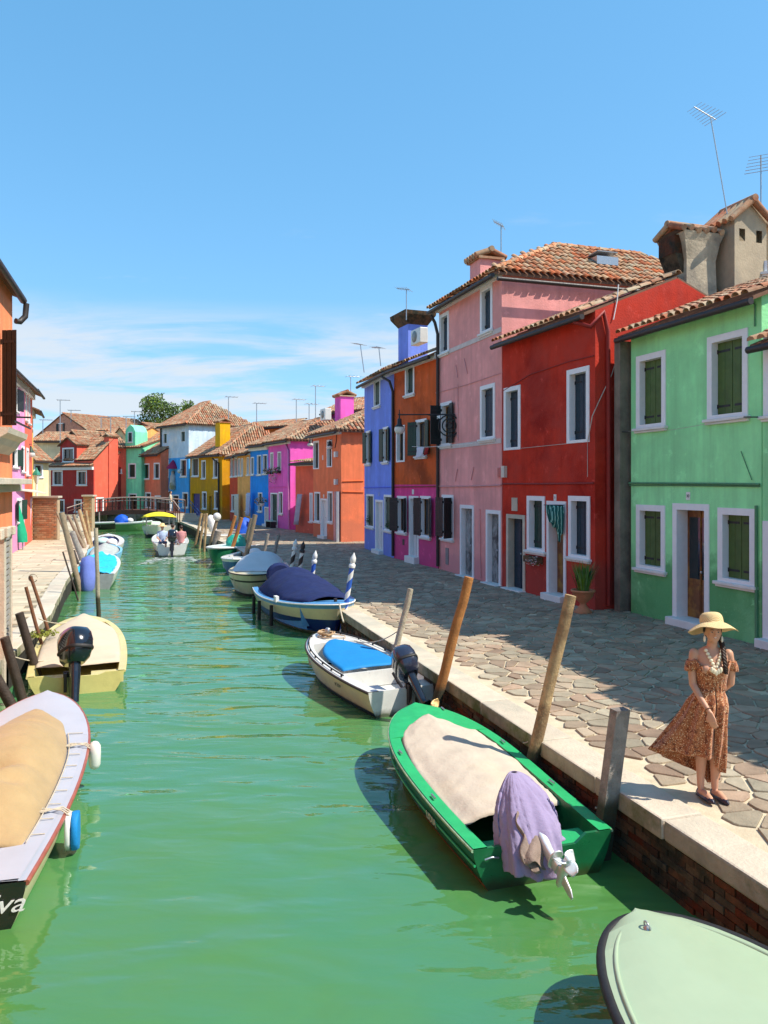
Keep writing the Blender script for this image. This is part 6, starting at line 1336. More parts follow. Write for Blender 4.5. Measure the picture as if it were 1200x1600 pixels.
MT1, MT2, MT3, MT4 = tide('pale_post', (.44, .38, .28)), tide('orange_post', (.40, .17, .05)), tide('peeled_post', (.46, .32, .16), (.22, .14, .07)), tide('grey_post', (.30, .26, .22), (.17, .14, .12))
post('short pale post beside the white boat with blue cover', 620, 1009, 642, 920, .055, MT1)
post('varnished orange brown post behind the black outboard of the white boat', 690, 1066, 734, 902, .072, MT2)
post('tall yellowish peeled post at the middle of the green boat', 838, 1158, 892, 930, .068, MT3)
post('thick square grey post at the stern of the green boat', 952, 1238, 969, 1108, .072, MT4, sq=True)
def striped(label, xb, yb, xt, yt, r, mA, mB, capm):
    pb = g(xb, yb, .3); pt = P(xt, yt, pb.y); k = empty('striped_post', pb, label, 'mooring post', 'striped mooring posts'); d = (pt-pb).normalized(); bot = pb-d*1.2; L_ = (pt-bot).length
    ax = d.cross(Vector((0, 1, 0))).normalized(); ay = d.cross(ax); n = 24; rows = int(L_/.03); b = MB(); vs = []; 
    for i in range(rows+1):
        for j in range(n): a = 2*pi*(j/n)+i*2*pi*.03/.42*1.0; vs.append(bot+d*(i*L_/rows)+(ax*cos(a)+ay*sin(a))*r)
    b0 = 0
    for i in range(rows):
        for j in range(n):
            b.f.append([i*n+j, i*n+(j+1) % n, (i+1)*n+(j+1) % n, (i+1)*n+j]); b.m.append(0 if j < n*.55 else 1); b.s.append(True)
    b.v = vs; b.build('shaft', [mA, mB], k)
    b = MB(); b.lathe([(r*1.25, -.03), (r*1.3, .0), (r*1.3, .05), (r*.9, .06), (r*.9, .09), (r*1.15, .12), (r*1.1, .20), (r*.5, .27), (.008, .32)], pt, 14, axis=d); b.build('finial', capm, k)
m_sb = mat('blue_post_paint', (.03, .11, .48), .45, .1, 9, .1); m_sw = mat('white_post_paint', (.74, .74, .72), .5, .1, 9, .1)
striped('blue and white striped post at the bow of the navy canopy boat', 536, 975, 550, 885, .058, m_sb, m_sw, m_sw); striped('blue and white striped post behind the navy canopy', 483, 938, 491, 878, .058, m_sb, m_sw, m_sw)
striped('black and white striped post, right one of the black pair', 463, 922, 472, 862, .062, M_gutter, m_sw, M_gutter); striped('black and white striped post with pale tip, left one of the black pair', 450, 918, 460, 858, .062, M_gutter, m_sw, m_sw)
FR = 'far mooring posts on the right bank'
for i, (a_, r_, m_, lab) in enumerate([((408, 880, 419, 834), .075, M_grey, 'grey post leaning right, left of the pair beyond the black striped posts'), ((424, 884, 435, 836), .075, M_grey, 'grey post leaning right, right of the pair beyond the black striped posts'),
        ((355.5, 847, 368, 806), .10, M_orange, 'reddish leaning post, first right of the blue tarpaulin boat'), ((363, 857, 378, 809), .10, M_orange, 'reddish leaning post, second right of the blue tarpaulin boat'), ((382, 853, 393, 810), .10, M_wood, 'pale leaning post half hidden by the tallest far post'), ((385, 868, 398.5, 804), .12, M_wood, 'tallest thick post by the teal tarpaulin boat'),
        ((308, 837, 315, 802), .08, M_pale, 'thin pale post, leftmost of three by the yellow canopy boat'), ((314, 840, 320, 803), .08, M_pale, 'thin pale post, middle of three by the yellow canopy boat'), ((320, 843, 323, 802), .08, M_pale, 'thin pale post, rightmost of three by the yellow canopy boat'), ((338, 844, 341, 829), .22, M_grey, 'short thick stump on the quay edge by the blue tarpaulin boat')]):
    post(lab, *a_, r_*.85, m_, FR)
pq, pb, pt = post('dark post carrying a white ball', 331, 842, 339, 812, .09, M_wood, FR); b = MB(); b.ball(pt+Z*.15, .22, 12, 8); b.build('ball', M_white_b, pq)
pq, pb, pt = post('short leaning post wrapped in white cloth', 334, 835, 329, 806, .08, M_wood, FR); b = MB(); b.loft([[pt.lerp(pb, f)+Vector((r_*cos(a)*(1+.2*sin(3*a+f*8)), r_*sin(a), 0)) for a in [i*2*pi/12 for i in range(12)]] for f, r_ in ((-.05, .05), (.05, .22), (.35, .26), (.6, .2), (.8, .22), (.95, .08))]); b.build('cloth', M_white, pq)
LR = 'mooring posts along the left bank'
for (a_, r_, m_, lab) in [((118.5, 894, 96, 801), .11, M_wood, 'long leaning post with bent middle, nearest of the left row'), ((106, 845, 88, 800), .05, M_wood, 'thin dark stick leaning far left in the left row'), ((112, 906, 98, 862), .03, M_darkw, 'thin short rod on the left kerb by the cyan covered boat'), ((123, 882, 115, 860), .06, M_darkw, 'short black post behind the cyan covered boat'),
        ((129, 876, 113, 831), .13, M_grey, 'thick stubby grey post in the left row'), ((132, 857, 106.5, 806), .09, M_wood, 'slanting post left of the tallest pale posts'), ((133, 855, 115, 804), .08, M_wood, 'slanting post in the middle of the left row'), ((139.5, 851, 124, 796), .10, M_pale, 'tall pale post near the brick pillar'), ((142.5, 849, 133.5, 798), .09, M_pale, 'upright pale post, farthest of the left row')]:
    post(lab, *a_, r_*.85, m_, LR)
post('slim pale pole standing upright in open water by the cyan boat', 154, 965, 150, 825, .055, MT1, LR, water=True)
post('rusty thin pole on the left kerb, left of the near pair', 60.5, 991, 40, 917, .033, mat('rusty_iron', (.16, .07, .035), .9, .3, 12, .4), LR); pq, pb, pt = post('rusty thin pole with rope loop, right of the near pair', 74, 981, 48, 900, .033, MC['rusty_iron'], LR)
b = MB(); b.tube([pt+Vector((.09*cos(a)+.05, 0, .08*sin(a)-.04)) for a in [i*2*pi/12 for i in range(12)]], .012, 5); b.build('rope_loop', M_rope, pq)
for (xb, yb, xt, yt, Y, lab) in ((50, 1026, 30, 958, 13.4, 'dark wet leaning post nearest the yellow boat'), (29, 1072, 7, 996, 12.2, 'dark wet leaning post, middle of three by the peach wall'), (22, 1110, -6, 1058, 10.9, 'dark wet leaning post cut by the left edge')):
    pb, pt = P(xb, yb, Y), P(xt, yt, Y-.1); d = (pb-pt).normalized(); bot = pb+d*((pb.z+.8)/-d.z); b = MB(); b.tube([bot, pb, pt], [.078, .076, .07], 12); b.build('mooring_post', M_darkw, label=lab, cat='mooring post', group=LR, org=pb)
# ------------------------------------------------------------------ ropes
rope([g(838, 1160)+Z*.15, Vector((1.75, 8.9, .62)), Vector((1.62, 8.95, .5))], label='short mooring rope from the green boat to the peeled post', sag=.03)
rope([Vector((2.02, 7.35, .42)), Vector((2.3, 7.3, .5)), g(952, 1238)+Vector((-.06, -.06, -.05))], label='mooring rope from the green boat stern to the square post', sag=.03, r=.01)
rope([Vector((-1.0, 17.3, .80)), g(537, 972, .5)], label='white mooring rope at the bow of the navy canopy boat', sag=.05, r=.02)
rope([Vector((-5.9, 13.6, .4)), Vector((-6.5, 13.0, .7))], label='mooring rope from the yellow boat to the dark post', sag=.08, r=.012)
rope([g(692, 1064)+Z*.1, Vector((1.05, 11.3, .55)), Vector((.98, 11.9, .44))], label='slack mooring rope from the orange brown post to the white boat', sag=.06, r=.010)
rope([g(620, 1009)+Z*.25, Vector((-.55, 14.2, .62))], label='mooring rope from the short pale post to the bow of the white boat', sag=.10, r=.010)
rope([Vector((-6.55, 16.8, .62)), g(60.5, 991)+Z*.3], label='mooring rope from the yellow boat bow to the rusty pole', sag=.12, r=.010)
# ------------------------------------------------------------------ antennas
def antenna(label, xb, yb, xt, yt, Y, bx, n=6, el=.5, r=.018, tilt=0, near=False):
    a_, t_ = P(xb, yb, Y), P(xt, yt, Y); k = empty('antenna', a_, label, 'antenna', 'rooftop television antennas'); b = MB(); b.tube([a_, t_], r, 6); b.build('mast', M_steel, k)
    bd = Vector((bx[0], bx[1], bx[2] if len(bx) > 2 else 0)); L_ = bd.length; bd.normalize(); sd = bd.cross(Z).normalized(); b = MB(); b.tube([t_-bd*L_*.25, t_+bd*L_*.75], r*.8, 5); b.build('boom', M_steel, k)
    e_ = MB(); w = el; e_.tube([-sd*w/2, sd*w/2], r*.45, 4); me = e_.mesh('element', M_steel, (0, 0, 0))
    for i in range(n):
        o = bpy.data.objects.new('element', me); C.objects.link(o); o.parent = k; o.location = t_-bd*L_*.22+bd*L_*.95*i/(n-1)-ORG[k]; s = 1-.35*i/n; o.scale = (s, s, s)
antenna('tallest antenna, on a long leaning mast over the beige chimney', 1154, 436, 1110, 182, 19.0, (-.62, -.2, .22), 8, .75, .016)
antenna('antenna at the upper right edge', 1189, 385, 1189, 262, 20.3, (-.15, -.3, .32), 6, .8, .02)
antenna('antenna beside the pink house chimney', 783, 415, 783, 352, 24.5, (-.3, .1, .2), 6, .7, .02)
antenna('antenna by the blue chimney', 635, 500, 635, 452, 30, (-.5, .2, .1), 6, .8, .02); antenna('slanting antenna at the left end of the blue roof', 569, 582, 563, 538, 35, (-.4, .3, .1), 5, .7, .022); antenna('antenna in the middle of the blue roof', 595, 572, 592, 543, 34, (-.4, .3, .05), 5, .7, .022)
for i, (x, yb, yt, Y, lab) in enumerate([(548, 625, 588, 50, 'antenna over the magenta chimney'), (493, 655, 603, 60, 'tall antenna left of the magenta attic'), (483, 658, 631, 60, 'short antenna left of the tall one by the magenta attic'), (463, 668, 624, 62, 'antenna above the orange corner house roof'), (401, 664, 630, 66, 'antenna with crossed arms above the amber house'), (357, 658, 620, 72, 'antenna above the white house hip'),
        (210, 680, 643, 90, 'antenna left of the tree'), (197, 695, 651, 88, 'antenna over the mint green house'), (173, 685, 651, 90, 'antenna over the coral chimney'), (158, 680, 652, 95, 'faint antenna over the tile roofs at left'), (94, 700, 625, 80, 'tall antenna in front of the brick gable'), (111, 660, 641, 100, 'antenna on top of the brick gable'), (67, 680, 656, 90, 'short antenna left of the brick gable')]):
    antenna(lab, x, yb, x, yt, Y, (.9*Y/60, .4, .0), 4, 1.1*Y/60, .022*Y/40)
# ------------------------------------------------------------------ trees
def tree(label, px, py, Y, rx, rz, n, seed, base_z=QZ):
    c = P(px, py, Y); k = empty('tree', (c.x, c.y, base_z), label, 'tree'); b = MB(); b.tube([(c.x, c.y, base_z), (c.x+.1, c.y, c.z-rz*.6), (c.x, c.y, c.z)], [.3, .22, .1], 8)
    b.build('trunk', M_wood, k)
    for i in range(6): a = i*1.05; b = MB(); b.tube([(c.x, c.y, c.z-rz*.6+.2*i), (c.x+rx*.55*cos(a), c.y+rx*.55*sin(a), c.z+rz*.2*sin(i))], [.1, .04], 6); b.build('limb', M_wood, k)
    rn = random.Random(seed); cl = [(Vector((rn.gauss(0, .42), rn.gauss(0, .42), rn.gauss(0, .40))), rn.uniform(.22, .42)) for _ in range(26)]
    leaves('crown', [M_leafd, mat('tree_leaf_light', (.10, .17, .03), .6, .3, 3, 0, rnd=.4)], c, (rx, rx, rz), n, .34, k, seed, .8, shape=lambda p, r: any((p-q).length < w for q, w in cl), kind='stuff')
tree('leafy dark green tree rising behind the roofs left of the white house', 254, 646, 112, 4.2, 3.0, 5200, 2); tree('small tree top peeping over the white house hip', 297, 640, 112, 1.1, 1.4, 500, 5)
leaves('weeds', [M_leaf], g(1190, 1003)+Z*.08, (.25, .12, .14), 160, .06, None, 6, kind='stuff', label='weeds growing at the foot of the green wall', cat='weeds')
leaves('weeds', [mat('yellow_moss', (.20, .22, .03), .9)], g(62, 992)+Z*.02, (.35, .35, .05), 260, .06, None, 7, kind='stuff', label='yellow green moss and weeds on the end of the left kerb', cat='weeds')

# wake of the moving boat
rn = random.Random(11); b = MB()
for i in range(420):
    f = rn.random()**1.5; sd = rn.choice((-1, 1)); xl = -.3-3.2*f; yl = sd*(.45+1.0*f+rn.gauss(0, .12+.1*f)) if rn.random() < .7 else rn.gauss(0, .5)
    c = bm.W(xl, yl, .006); w_ = rn.uniform(.04, .22)*(1-.5*f); h_ = w_*rn.uniform(.15, .4); k_ = 7
    b.add([c+Vector((w_*cos(a)*rn.uniform(.7, 1.2), h_*sin(a)*rn.uniform(.7, 1.2), 0)) for a in [j*2*pi/k_ for j in range(k_)]], [tuple(range(k_))])
b.build('foam', mat('foam', (.62, .70, .66), .6, .1), kind='stuff', label='pale wake foam behind the moving boat', cat='foam')
# ------------------------------------------------------------------ people
def capsule(b, p, q, r0, r1, n=12, mi=0, ell=None): b.tube([Vector(p), Vector(p).lerp(Vector(q), .5), Vector(q)], [r0, (r0+r1)/2, r1], n, mi, ell=ell); b.ball(p, r0, n, 8, mi); b.ball(q, r1, n, 8, mi)
def limb(b, pts, rs, n=12):
    b.tube(pts, rs, n)
    for p, r in zip(pts, rs): b.ball(p, r*.99, n, 8)
def unify(b, name, m, parent, voxel=.006, smooth=4):
    o = b.build(name, m, parent); r = o.modifiers.new('remesh', 'REMESH'); r.mode = 'VOXEL'; r.voxel_size = voxel; r.use_smooth_shade = True
    s = o.modifiers.new('smooth', 'SMOOTH'); s.factor = .5; s.iterations = smooth; return o
def woman():
    foot = g(1110, 1247); base = Vector((foot.x, foot.y, QZ+.012))
    root = empty('person', base, 'woman in a wide straw hat and rust brown floral off shoulder dress, smiling', 'person')
    # local frame: x right in the picture, y away from the viewer, z up (she faces slightly left of the viewer)
    yaw = R(-8); M = Matrix.Translation(base) @ Matrix.Rotation(yaw, 4, 'Z') @ Matrix.Scale(.955, 4)
    b = MB(M); V = Vector
    # torso
    b.loft([[V((cx+rx*cos(a), cy+ry*sin(a), z)) for a in [i*2*pi/20 for i in range(20)]] for z, rx, ry, cx, cy in ((.80, .15, .105, .0, .01), (.88, .172, .12, .0, .02), (.96, .16, .11, .0, .01), (1.05, .120, .088, .0, 0), (1.12, .122, .09, .005, -.005), (1.22, .145, .108, .01, -.012), (1.30, .148, .10, .01, -.005), (1.37, .150, .085, .01, 0), (1.415, .125, .062, .01, .005), (1.45, .065, .05, .01, .005))])
    for s in (-1, 1): b.ball((s*.065+.01, -.075, 1.245), (.062, .055, .058), 12, 8)
    limb(b, [V((.012, .005, 1.40)), V((.015, -.005, 1.49)), V((.018, -.012, 1.53))], [.054, .047, .046])
    # head: skull, jaw, cheeks, nose, ears, chin
    hc = V((.018, -.012, 1.605)); 
    b.ball(hc, (.073, .090, .092), 20, 14); b.ball(hc+V((0, -.030, -.045)), (.058, .062, .060), 16, 10); b.ball(hc+V((0, -.060, -.088)), (.026, .024, .020), 12, 8)
    for s in (-1, 1): b.ball(hc+V((s*.036, -.058, -.032)), (.024, .020, .022), 10, 8); b.ball(hc+V((s*.074, .0, -.020)), (.010, .018, .028), 8, 6)
    b.tube([hc+V((0, -.082, .012)), hc+V((0, -.098, -.022)), hc+V((0, -.088, -.034))], [.008, .012, .012], 8); b.ball(hc+V((0, -.074, .022)), (.045, .012, .010), 10, 6)
    # arms: her right hangs in front, her left is folded behind the waist
    ra = [V((-.150, .005, 1.385)), V((-.172, .0, 1.24)), V((-.168, -.02, 1.09)), V((-.120, -.115, .98)), V((-.062, -.200, .875))]
    limb(b, ra, [.046, .040, .035, .030, .022])
    la = [V((.168, .01, 1.385)), V((.200, .03, 1.24)), V((.205, .06, 1.09)), V((.165, .13, 1.02)), V((.09, .16, .99))]
    limb(b, la, [.046, .040, .035, .030, .022])
    def hand(w, d, side, palmn):
        d = d.normalized(); n_ = palmn.normalized(); s = d.cross(n_).normalized()
        b.loft([[w+d*t+s*x*wd+n_*y*th for x, y in ((-1, -.7), (-.5, -1), (.5, -1), (1, -.7), (1, .7), (.5, 1), (-.5, 1), (-1, .7))] for t, wd, th in ((-.01, .022, .017), (.02, .030, .014), (.055, .038, .013), (.085, .037, .011))])
        for i, (o, L_) in enumerate(((-.029, .062), (-.010, .072), (.010, .068), (.028, .054))):
            p0 = w+d*.078+s*o; p1 = p0+d*L_*.45+n_*.006; p2 = p1+d*L_*.32+n_*.014; p3 = p2+d*L_*.25+n_*.018; limb(b, [p0, p1, p2, p3], [.0092, .0085, .0078, .0068], 8)
        p0 = w+d*.02-s*side*.024; p1 = p0+d*.032-s*side*.022+n_*.006; p2 = p1+d*.032-s*side*.006+n_*.010; limb(b, [p0, p1, p2], [.013, .0105, .008], 8)
    hand(V((-.058, -.206, .866)), V((.22, -.16, -1)), 1, V((.5, .8, .05)))
    hand(V((.085, .162, .985)), V((-1, .1, -.1)), 1, V((0, -1, 0)))
    # legs and feet
    for s, x, fx, ky in ((-1, -.075, -.085, -.01), (1, .075, .045, -.03)):
        limb(b, [V((x, .01, .82)), V((x*.98, .0, .66)), V((fx*.95+.004, ky, .47)), V((fx+.003, .022+ky*.5, .34)), V((fx, .02, .20)), V((fx, .02, .085))], [.088, .072, .053, .052, .038, .032], 14)
        fd = V((.30, -1, 0)).normalized(); hp = V((fx, .03, .035)); limb(b, [hp, hp+fd*.09+Z*.015, hp+fd*.165-Z*.005, hp+fd*.20-Z*.012], [.030, .033, .030, .020], 12)
    body = unify(b, 'body', M_skin, root, .0052, 5)
    # shoes
    for s, fx in ((-1, -.085), (1, .045)):
        fd = V((.30, -1, 0)).normalized(); sd = V((1, .30, 0)).normalized(); hp = V((fx, .03, 0)); q = MB(M)
        q.loft([[hp+fd*t+sd*w*cos(a)+Z*(z0+max(0, h*sin(a))) for a in [i*2*pi/18 for i in range(18)]] for t, w, z0, h in ((-.047, .012, .006, .05), (-.035, .030, .004, .055), (.0, .036, .004, .040), (.05, .036, .004, .028), (.09, .041, .004, .040), (.14, .043, .004, .052), (.185, .036, .004, .046), (.215, .022, .004, .034), (.232, .005, .004, .015))])
        q.obox(hp, fd, sd, Z, -.045, .0, -.022, .022, -.012, .01); q.build('shoe', mat('navy_leather', (.012, .015, .035), .35, .1, coat=.3), root)
    # dress
    def flo(n, l, c, geo, noise, mr, mix, bb):
        tcn = n.new('ShaderNodeTexCoord'); v = n.new('ShaderNodeTexVoronoi'); v.inputs['Scale'].default_value = 62; l.new(geo.outputs['Position'], v.inputs['Vector']); v2 = n.new('ShaderNodeTexVoronoi'); v2.inputs['Scale'].default_value = 110; l.new(geo.outputs['Position'], v2.inputs['Vector'])
        c = mix(mr(v2.outputs['Distance'], .42, .30), c, (.58, .27, .11)); c = mix(mr(noise(30, 3), .54, .62), c, (.16, .042, .014)); return mix(mr(v.outputs['Distance'], .30, .20), c, (.78, .58, .34))
    M_dress = mat('rust_floral_dress', (.34, .105, .035), .85, .15, 14, .3, 60, extra=flo, sheen=.2)
    q = MB(M)
    def bod(a, c):
        th = 2*pi*c; z = 1.045+.245*a
        pr = ((1.045, .128, .097), (1.12, .134, .104), (1.20, .156, .128), (1.245, .164, .142), (1.29, .160, .118))
        for i in range(4):
            if pr[i][0] <= z <= pr[i+1][0]+1e-6: f = (z-pr[i][0])/(pr[i+1][0]-pr[i][0]); rx = pr[i][1]+(pr[i+1][1]-pr[i][1])*f; ry = pr[i][2]+(pr[i+1][2]-pr[i][2])*f; break
        fr = .006*sin(th*22)*(1-a)
        zz = z+(.02*a*cos(th)**2) - (.018*a if sin(th) < 0 else 0)*(1-abs(cos(th)))
        return V((.008+(rx+fr)*cos(th), -.003+(ry+fr)*sin(th), zz))
    q.grid(bod, 16, 90); solid(q.build('bodice', M_dress, root), .006, 1)
    for s, arm in ((-1, ra), (1, la)):   # the off-shoulder sleeves
        q = MB(M); c0, c1 = arm[0].lerp(arm[1], .40), arm[0].lerp(arm[1], 1.1); d = (c1-c0); 
        def sl(a, c, c0=c0, d=d, s=s):
            th = 2*pi*c; p = c0+d*a; r = .054+.006*sin(th*9)*a+.008*sin(pi*a); return p+V((r*cos(th), r*sin(th), .012*s*cos(th)*(-1)))
        q.grid(sl, 10, 40); solid(q.build('sleeve', M_dress, root), .005, 1)
        q = MB(M); tp = c0+V((0, -.045, .0)); q.grid(lambda a, c, s=s: V((s*(.165-.05*a)+.008, -.04-.085*a-.012*sin(pi*c), 1.315-.035*a+.05*(c-.5)-.02*a)), 6, 5); solid(q.build('ruffle', M_dress, root), .006, 0)
    def sk(a, c):   # c: 0 at the slit, going round by her right side (picture left), the back, her left side to the slit again
        th = R(-84)-2*pi*c*0.985; ca, sa = cos(th), sin(th)
        wind = max(0, -ca*.92+.25*sa)                     # streams to the picture left and slightly back
        hz_ = .40-.14*max(0, sa)-.14*max(0, sa)*max(0, 1-wind) - .15*max(0, ca) + .05*wind
        if c > .93: hz_ -= .02
        if c < .16: hz_ += .03*(1-c/.16)
        z = 1.055-(1.055-hz_)*a
        hip = sstep(0, .25, a)
        rx = .130+.045*hip-.005*a; ry = .10+.045*hip+.01*a
        fold = ((.008+.020*a)*sin(th*11+2*a)+(.004+.016*a)*sin(th*5-3*a+1)+.008*a*sin(th*23+4*a))*min(1, a*5)
        out_ = wind**1.9*(.37*a**1.8)
        x = (rx+fold)*ca-out_*1.0-.03*a; y = (ry+fold)*sa+out_*.25
        if ca > 0: x = x*(1-.28*a)
        z += .05*wind*a*sin(a*4)*.5
        return V((.0+x, y+.0, z))
    q = MB(M); q.grid(sk, 40, 150); solid(q.build('skirt', M_dress, root), .005, 0)
    q = MB(M)
    for i in range(26): a = i*2*pi/26; q.ball((.005+.131*cos(a), .0+.103*sin(a), 1.052), (.012, .012, .010), 6, 4)
    # face
    q = MB(M); q.grid(lambda a, c: hc+V(((c-.5)*.046, -.0905+.010*abs(2*c-1)**2, -.050+.010*abs(2*c-1)**1.5-.011*(a-.5)*(1-abs(2*c-1)**2))), 4, 14); solid(q.build('lips', mat('lip_red', (.42, .06, .05), .4), root), .004, 0)
    q = MB(M); q.grid(lambda a, c: hc+V(((c-.5)*.034, -.0945+.009*abs(2*c-1)**2, -.0485+.007*abs(2*c-1)**1.5-.0065*(a-.5)*(1-abs(2*c-1)**2))), 3, 10); q.build('teeth', M_white, root)
    for s in (-1, 1):
        q = MB(M); q.ball(hc+V((s*.028, -.0790, .004)), (.0125, .008, .0062), 10, 6); e = q.build('eye', mat('eye_white', (.55, .52, .50), .3), root)
        q = MB(M); q.ball(hc+V((s*.028, -.0860, .004)), (.0058, .0025, .0058), 8, 6); q.build('iris', M_hair, e)
        q = MB(M); q.tube([hc+V((s*.012, -.0905, .023)), hc+V((s*.028, -.089, .028)), hc+V((s*.045, -.078, .022))], [.0025, .003, .002], 6); q.build('eyebrow', M_hair, root)
        q = MB(M); x0 = hc+V((s*.080, -.020, -.042)); q.lathe([(.003, 0), (.010, -.012), (.012, -.045), (.004, -.062)], x0, 8); q.build('earring', mat('shell_white', (.75, .72, .62), .4), root)
    # hair and plait over her left shoulder
    q = MB(M); q.loft([[hc+V((rx*cos(a), .016+ry*sin(a) if sin(a) > -.2 else .016-ry*.2-.012, z)) for a in [i*2*pi/24 for i in range(24)]] for z, rx, ry in ((-.055, .060, .070), (-.03, .080, .088), (.0, .084, .092), (.04, .083, .092), (.08, .06, .07))]); q.build('hair', M_hair, root)
    q = MB(M); pl_ = [hc+V((.060, .045, -.02)), hc+V((.078, .02, -.09)), hc+V((.085, -.035, -.155)), hc+V((.080, -.085, -.23)), hc+V((.082, -.125, -.32)), hc+V((.085, -.13, -.38))]
    for k_ in range(3):
        pts = []; m_ = 40
        for i in range(m_+1):
            f = i/m_*(len(pl_)-1); j = min(int(f), len(pl_)-2); p = pl_[j].lerp(pl_[j+1], f-j); a = i*.75+k_*2*pi/3; pts.append(p+V((.013*cos(a), .007*sin(a), 0)))
        q.tube(pts, [.015-.008*(i/m_)**3 for i in range(m_+1)], 8)
    q.build('braid', M_hair, root)
    # necklace of large pale discs
    q = MB(M); md = mat('cream_shell', (.85, .74, .52), .35, .1, coat=.3)
    for s in (-1, 1):
        for i in range(6):
            f = i/5; p = V((.015+s*(.072-.060*f), -.062-.055*sin(f*1.4), 1.425-.145*f)); q = MB(M); q.ball(p, (.019, .008, .017), 10, 6); q.build('necklace_disc', md, root)
    for i in range(5): q = MB(M); q.ball((.015+(-.04+.02*i), -.147, 1.262-.028*(1-abs(i-2)/2)), (.017, .008, .028), 8, 6); q.build('necklace_disc', md, root)
    q = MB(M); c = ra[-1]+V((-.010, .012, .022)); d = (ra[-1]-ra[-2]).normalized(); ax = d.cross(V((1, 0, 0))).normalized(); ay = d.cross(ax); q.tube([c+(ax*cos(a)+ay*sin(a))*.0285 for a in [i*2*pi/16 for i in range(17)]], .0042, 6); q.build('bracelet', M_brownd, root)
    # hat, tipped a little
    HM = M @ Matrix.Translation(hc+V((0, .020, .040))) @ Matrix.Rotation(R(-17), 4, 'X') @ Matrix.Rotation(R(-3), 4, 'Y')
    q = MB(HM)
    def hat(a, c):
        th = 2*pi*c
        if a < .45:
            t = a/.45; r = .095*sin(min(1, t*1.15)*pi/2)**.75+.012*t; z = .135-.105*t**2.6
        else:
            t = (a-.45)/.55; r = .105+.120*t; z = .030-.062*t**1.5 - .020*t*abs(cos(th))**2+.012*t*sin(2*th+.5)+.008*t*sin(5*th)
        return V((r*cos(th)*1.0, r*sin(th)*.98, z))
    q.grid(hat, 44, 72)
    def wv(n, l, c, geo, noise, mr, mix, bb):
        tcn = n.new('ShaderNodeTexCoord'); w = n.new('ShaderNodeTexWave'); w.wave_type = 'RINGS'; w.rings_direction = 'Z'; w.inputs['Scale'].default_value = 55; l.new(tcn.outputs['Object'], w.inputs[0]); return mix(mr(w.outputs['Fac'], .1, .6), (.58, .37, .14), c)
    solid(q.build('hat', mat('woven_straw', (.80, .62, .33), .85, .08, 60, .5, 200, extra=wv), root), .004, 0)
woman()
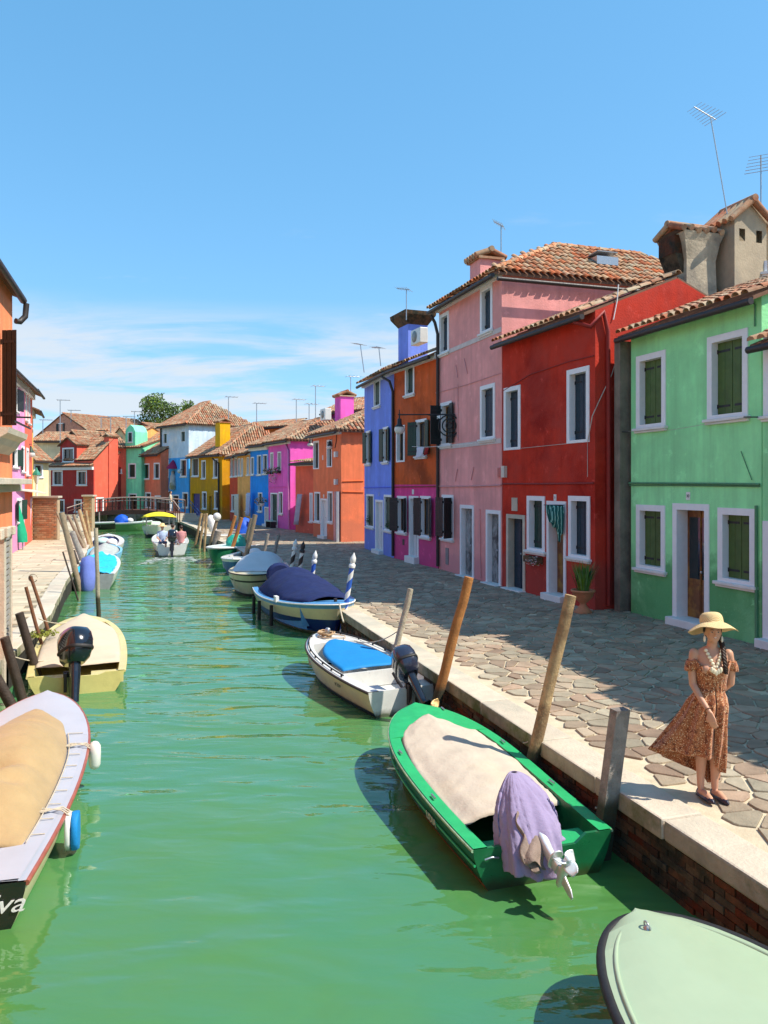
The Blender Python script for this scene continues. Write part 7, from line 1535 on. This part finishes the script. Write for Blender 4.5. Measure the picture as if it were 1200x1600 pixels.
def figure(label, pos, ht, face, pose, shirt, legs, hair=M_hair, hat=None, vox=.02):
    """small distant person: one remeshed body, clothing and hair as parts"""
    k = ht/1.7; M = Matrix.Translation(pos) @ Matrix.Rotation(R(face), 4, 'Z') @ Matrix.Scale(k, 4); root = empty('person', pos, label, 'person'); V = Vector; b = MB(M); t = MB(M); l_ = MB(M)
    hp = .86 if pose == 'stand' else .42
    b.loft([[V((rx*cos(a), ry*sin(a), hp+z)) for a in [i*2*pi/14 for i in range(14)]] for z, rx, ry in ((-.05, .15, .11), (.15, .14, .1), (.35, .17, .11), (.50, .18, .09), (.58, .06, .05))])
    limb(b, [V((0, 0, hp+.55)), V((0, -.01, hp+.64))], [.055, .05]); b.ball((0, -.01, hp+.74), (.08, .095, .115), 12, 8); b.ball((0, -.105, hp+.72), (.014, .016, .02), 6, 4)
    t.loft([[V((rx*1.12*cos(a), ry*1.15*sin(a), hp+z)) for a in [i*2*pi/14 for i in range(14)]] for z, rx, ry in ((-.04, .15, .115), (.15, .145, .105), (.35, .175, .115), (.50, .18, .09), (.575, .09, .06))])
    for s in (-1, 1):
        if pose == 'stand': arm = [V((s*.19, 0, hp+.49)), V((s*.24, -.02, hp+.22)), V((s*.18, -.16, hp+.08))]; leg = [V((s*.09, 0, hp)), V((s*.10, -.01, .45)), V((s*.10, .02, .07)), V((s*.11, -.12, .04))]
        else: arm = [V((s*.19, 0, hp+.49)), V((s*.24, -.08, hp+.24)), V((s*.14, -.28, hp+.14))]; leg = [V((s*.09, 0, hp)), V((s*.13, -.42, hp+.02)), V((s*.13, -.46, .08)), V((s*.13, -.58, .05))]
        limb(b, arm, [.05, .042, .03], 8); limb(b, [arm[-1], arm[-1]+(arm[-1]-arm[-2]).normalized()*.12], [.032, .026], 8); limb(b, leg, [.085, .06, .042, .035], 8)
        limb(t, [arm[0], arm[0].lerp(arm[1], .7)], [.062, .055], 8); limb(l_, leg[:3] if pose == 'stand' else leg[:2], [.10, .075, .055][:3 if pose == 'stand' else 2], 8)
    unify(b, 'body', M_skin, root, vox*k, 2); unify(t, 'shirt', shirt, root, vox*k, 1); unify(l_, 'trousers', legs, root, vox*k, 1)
    h = MB(M); h.ball((0, .02, hp+.775), (.09, .10, .10), 12, 8); h.build('hair', hair, root)
    if hat: h = MB(M); h.lathe([(.22, .79), (.20, .81), (.11, .82), (.10, .92), (.02, .94)], (0, 0, hp), 14); h.build('hat', hat, root)
m_lb = mat('light_blue_shirt', (.42, .52, .70), .9, .1); m_ws = mat('white_shirt', (.72, .72, .70), .9, .06); m_pk = mat('rose_shirt', (.55, .25, .25), .9, .1); m_jn = mat('blue_jeans', (.06, .09, .16), .9, .1)
L_ = bm.L
figure('person in a light blue shirt and pale hat, left in the moving boat', bm.W(.80, .42, .22), 1.72, 20, 'sit', m_lb, m_jn, hat=M_straw); figure('person in a white top with dark hair, middle of the moving boat', bm.W(1.45, -.10, .22), 1.7, 170, 'sit', m_ws, m_jn)
figure('person in a rose top at the right side of the moving boat', bm.W(.85, -.48, .22), 1.65, -160, 'sit', m_pk, m_ws)
figure('person in white trousers and beige shirt crossing the footbridge', P(262, 800.5, 60.9)+Vector((0, .8, -.06)), 1.72, 100, 'stand', mat('beige_shirt', (.62, .52, .36), .9), m_ws)
figure('person in a pale top on the quay behind the footbridge railing', Vector((P(168, 800, 76.3).x, 76.3, QZ)), 1.7, 10, 'stand', m_ws, m_pk)
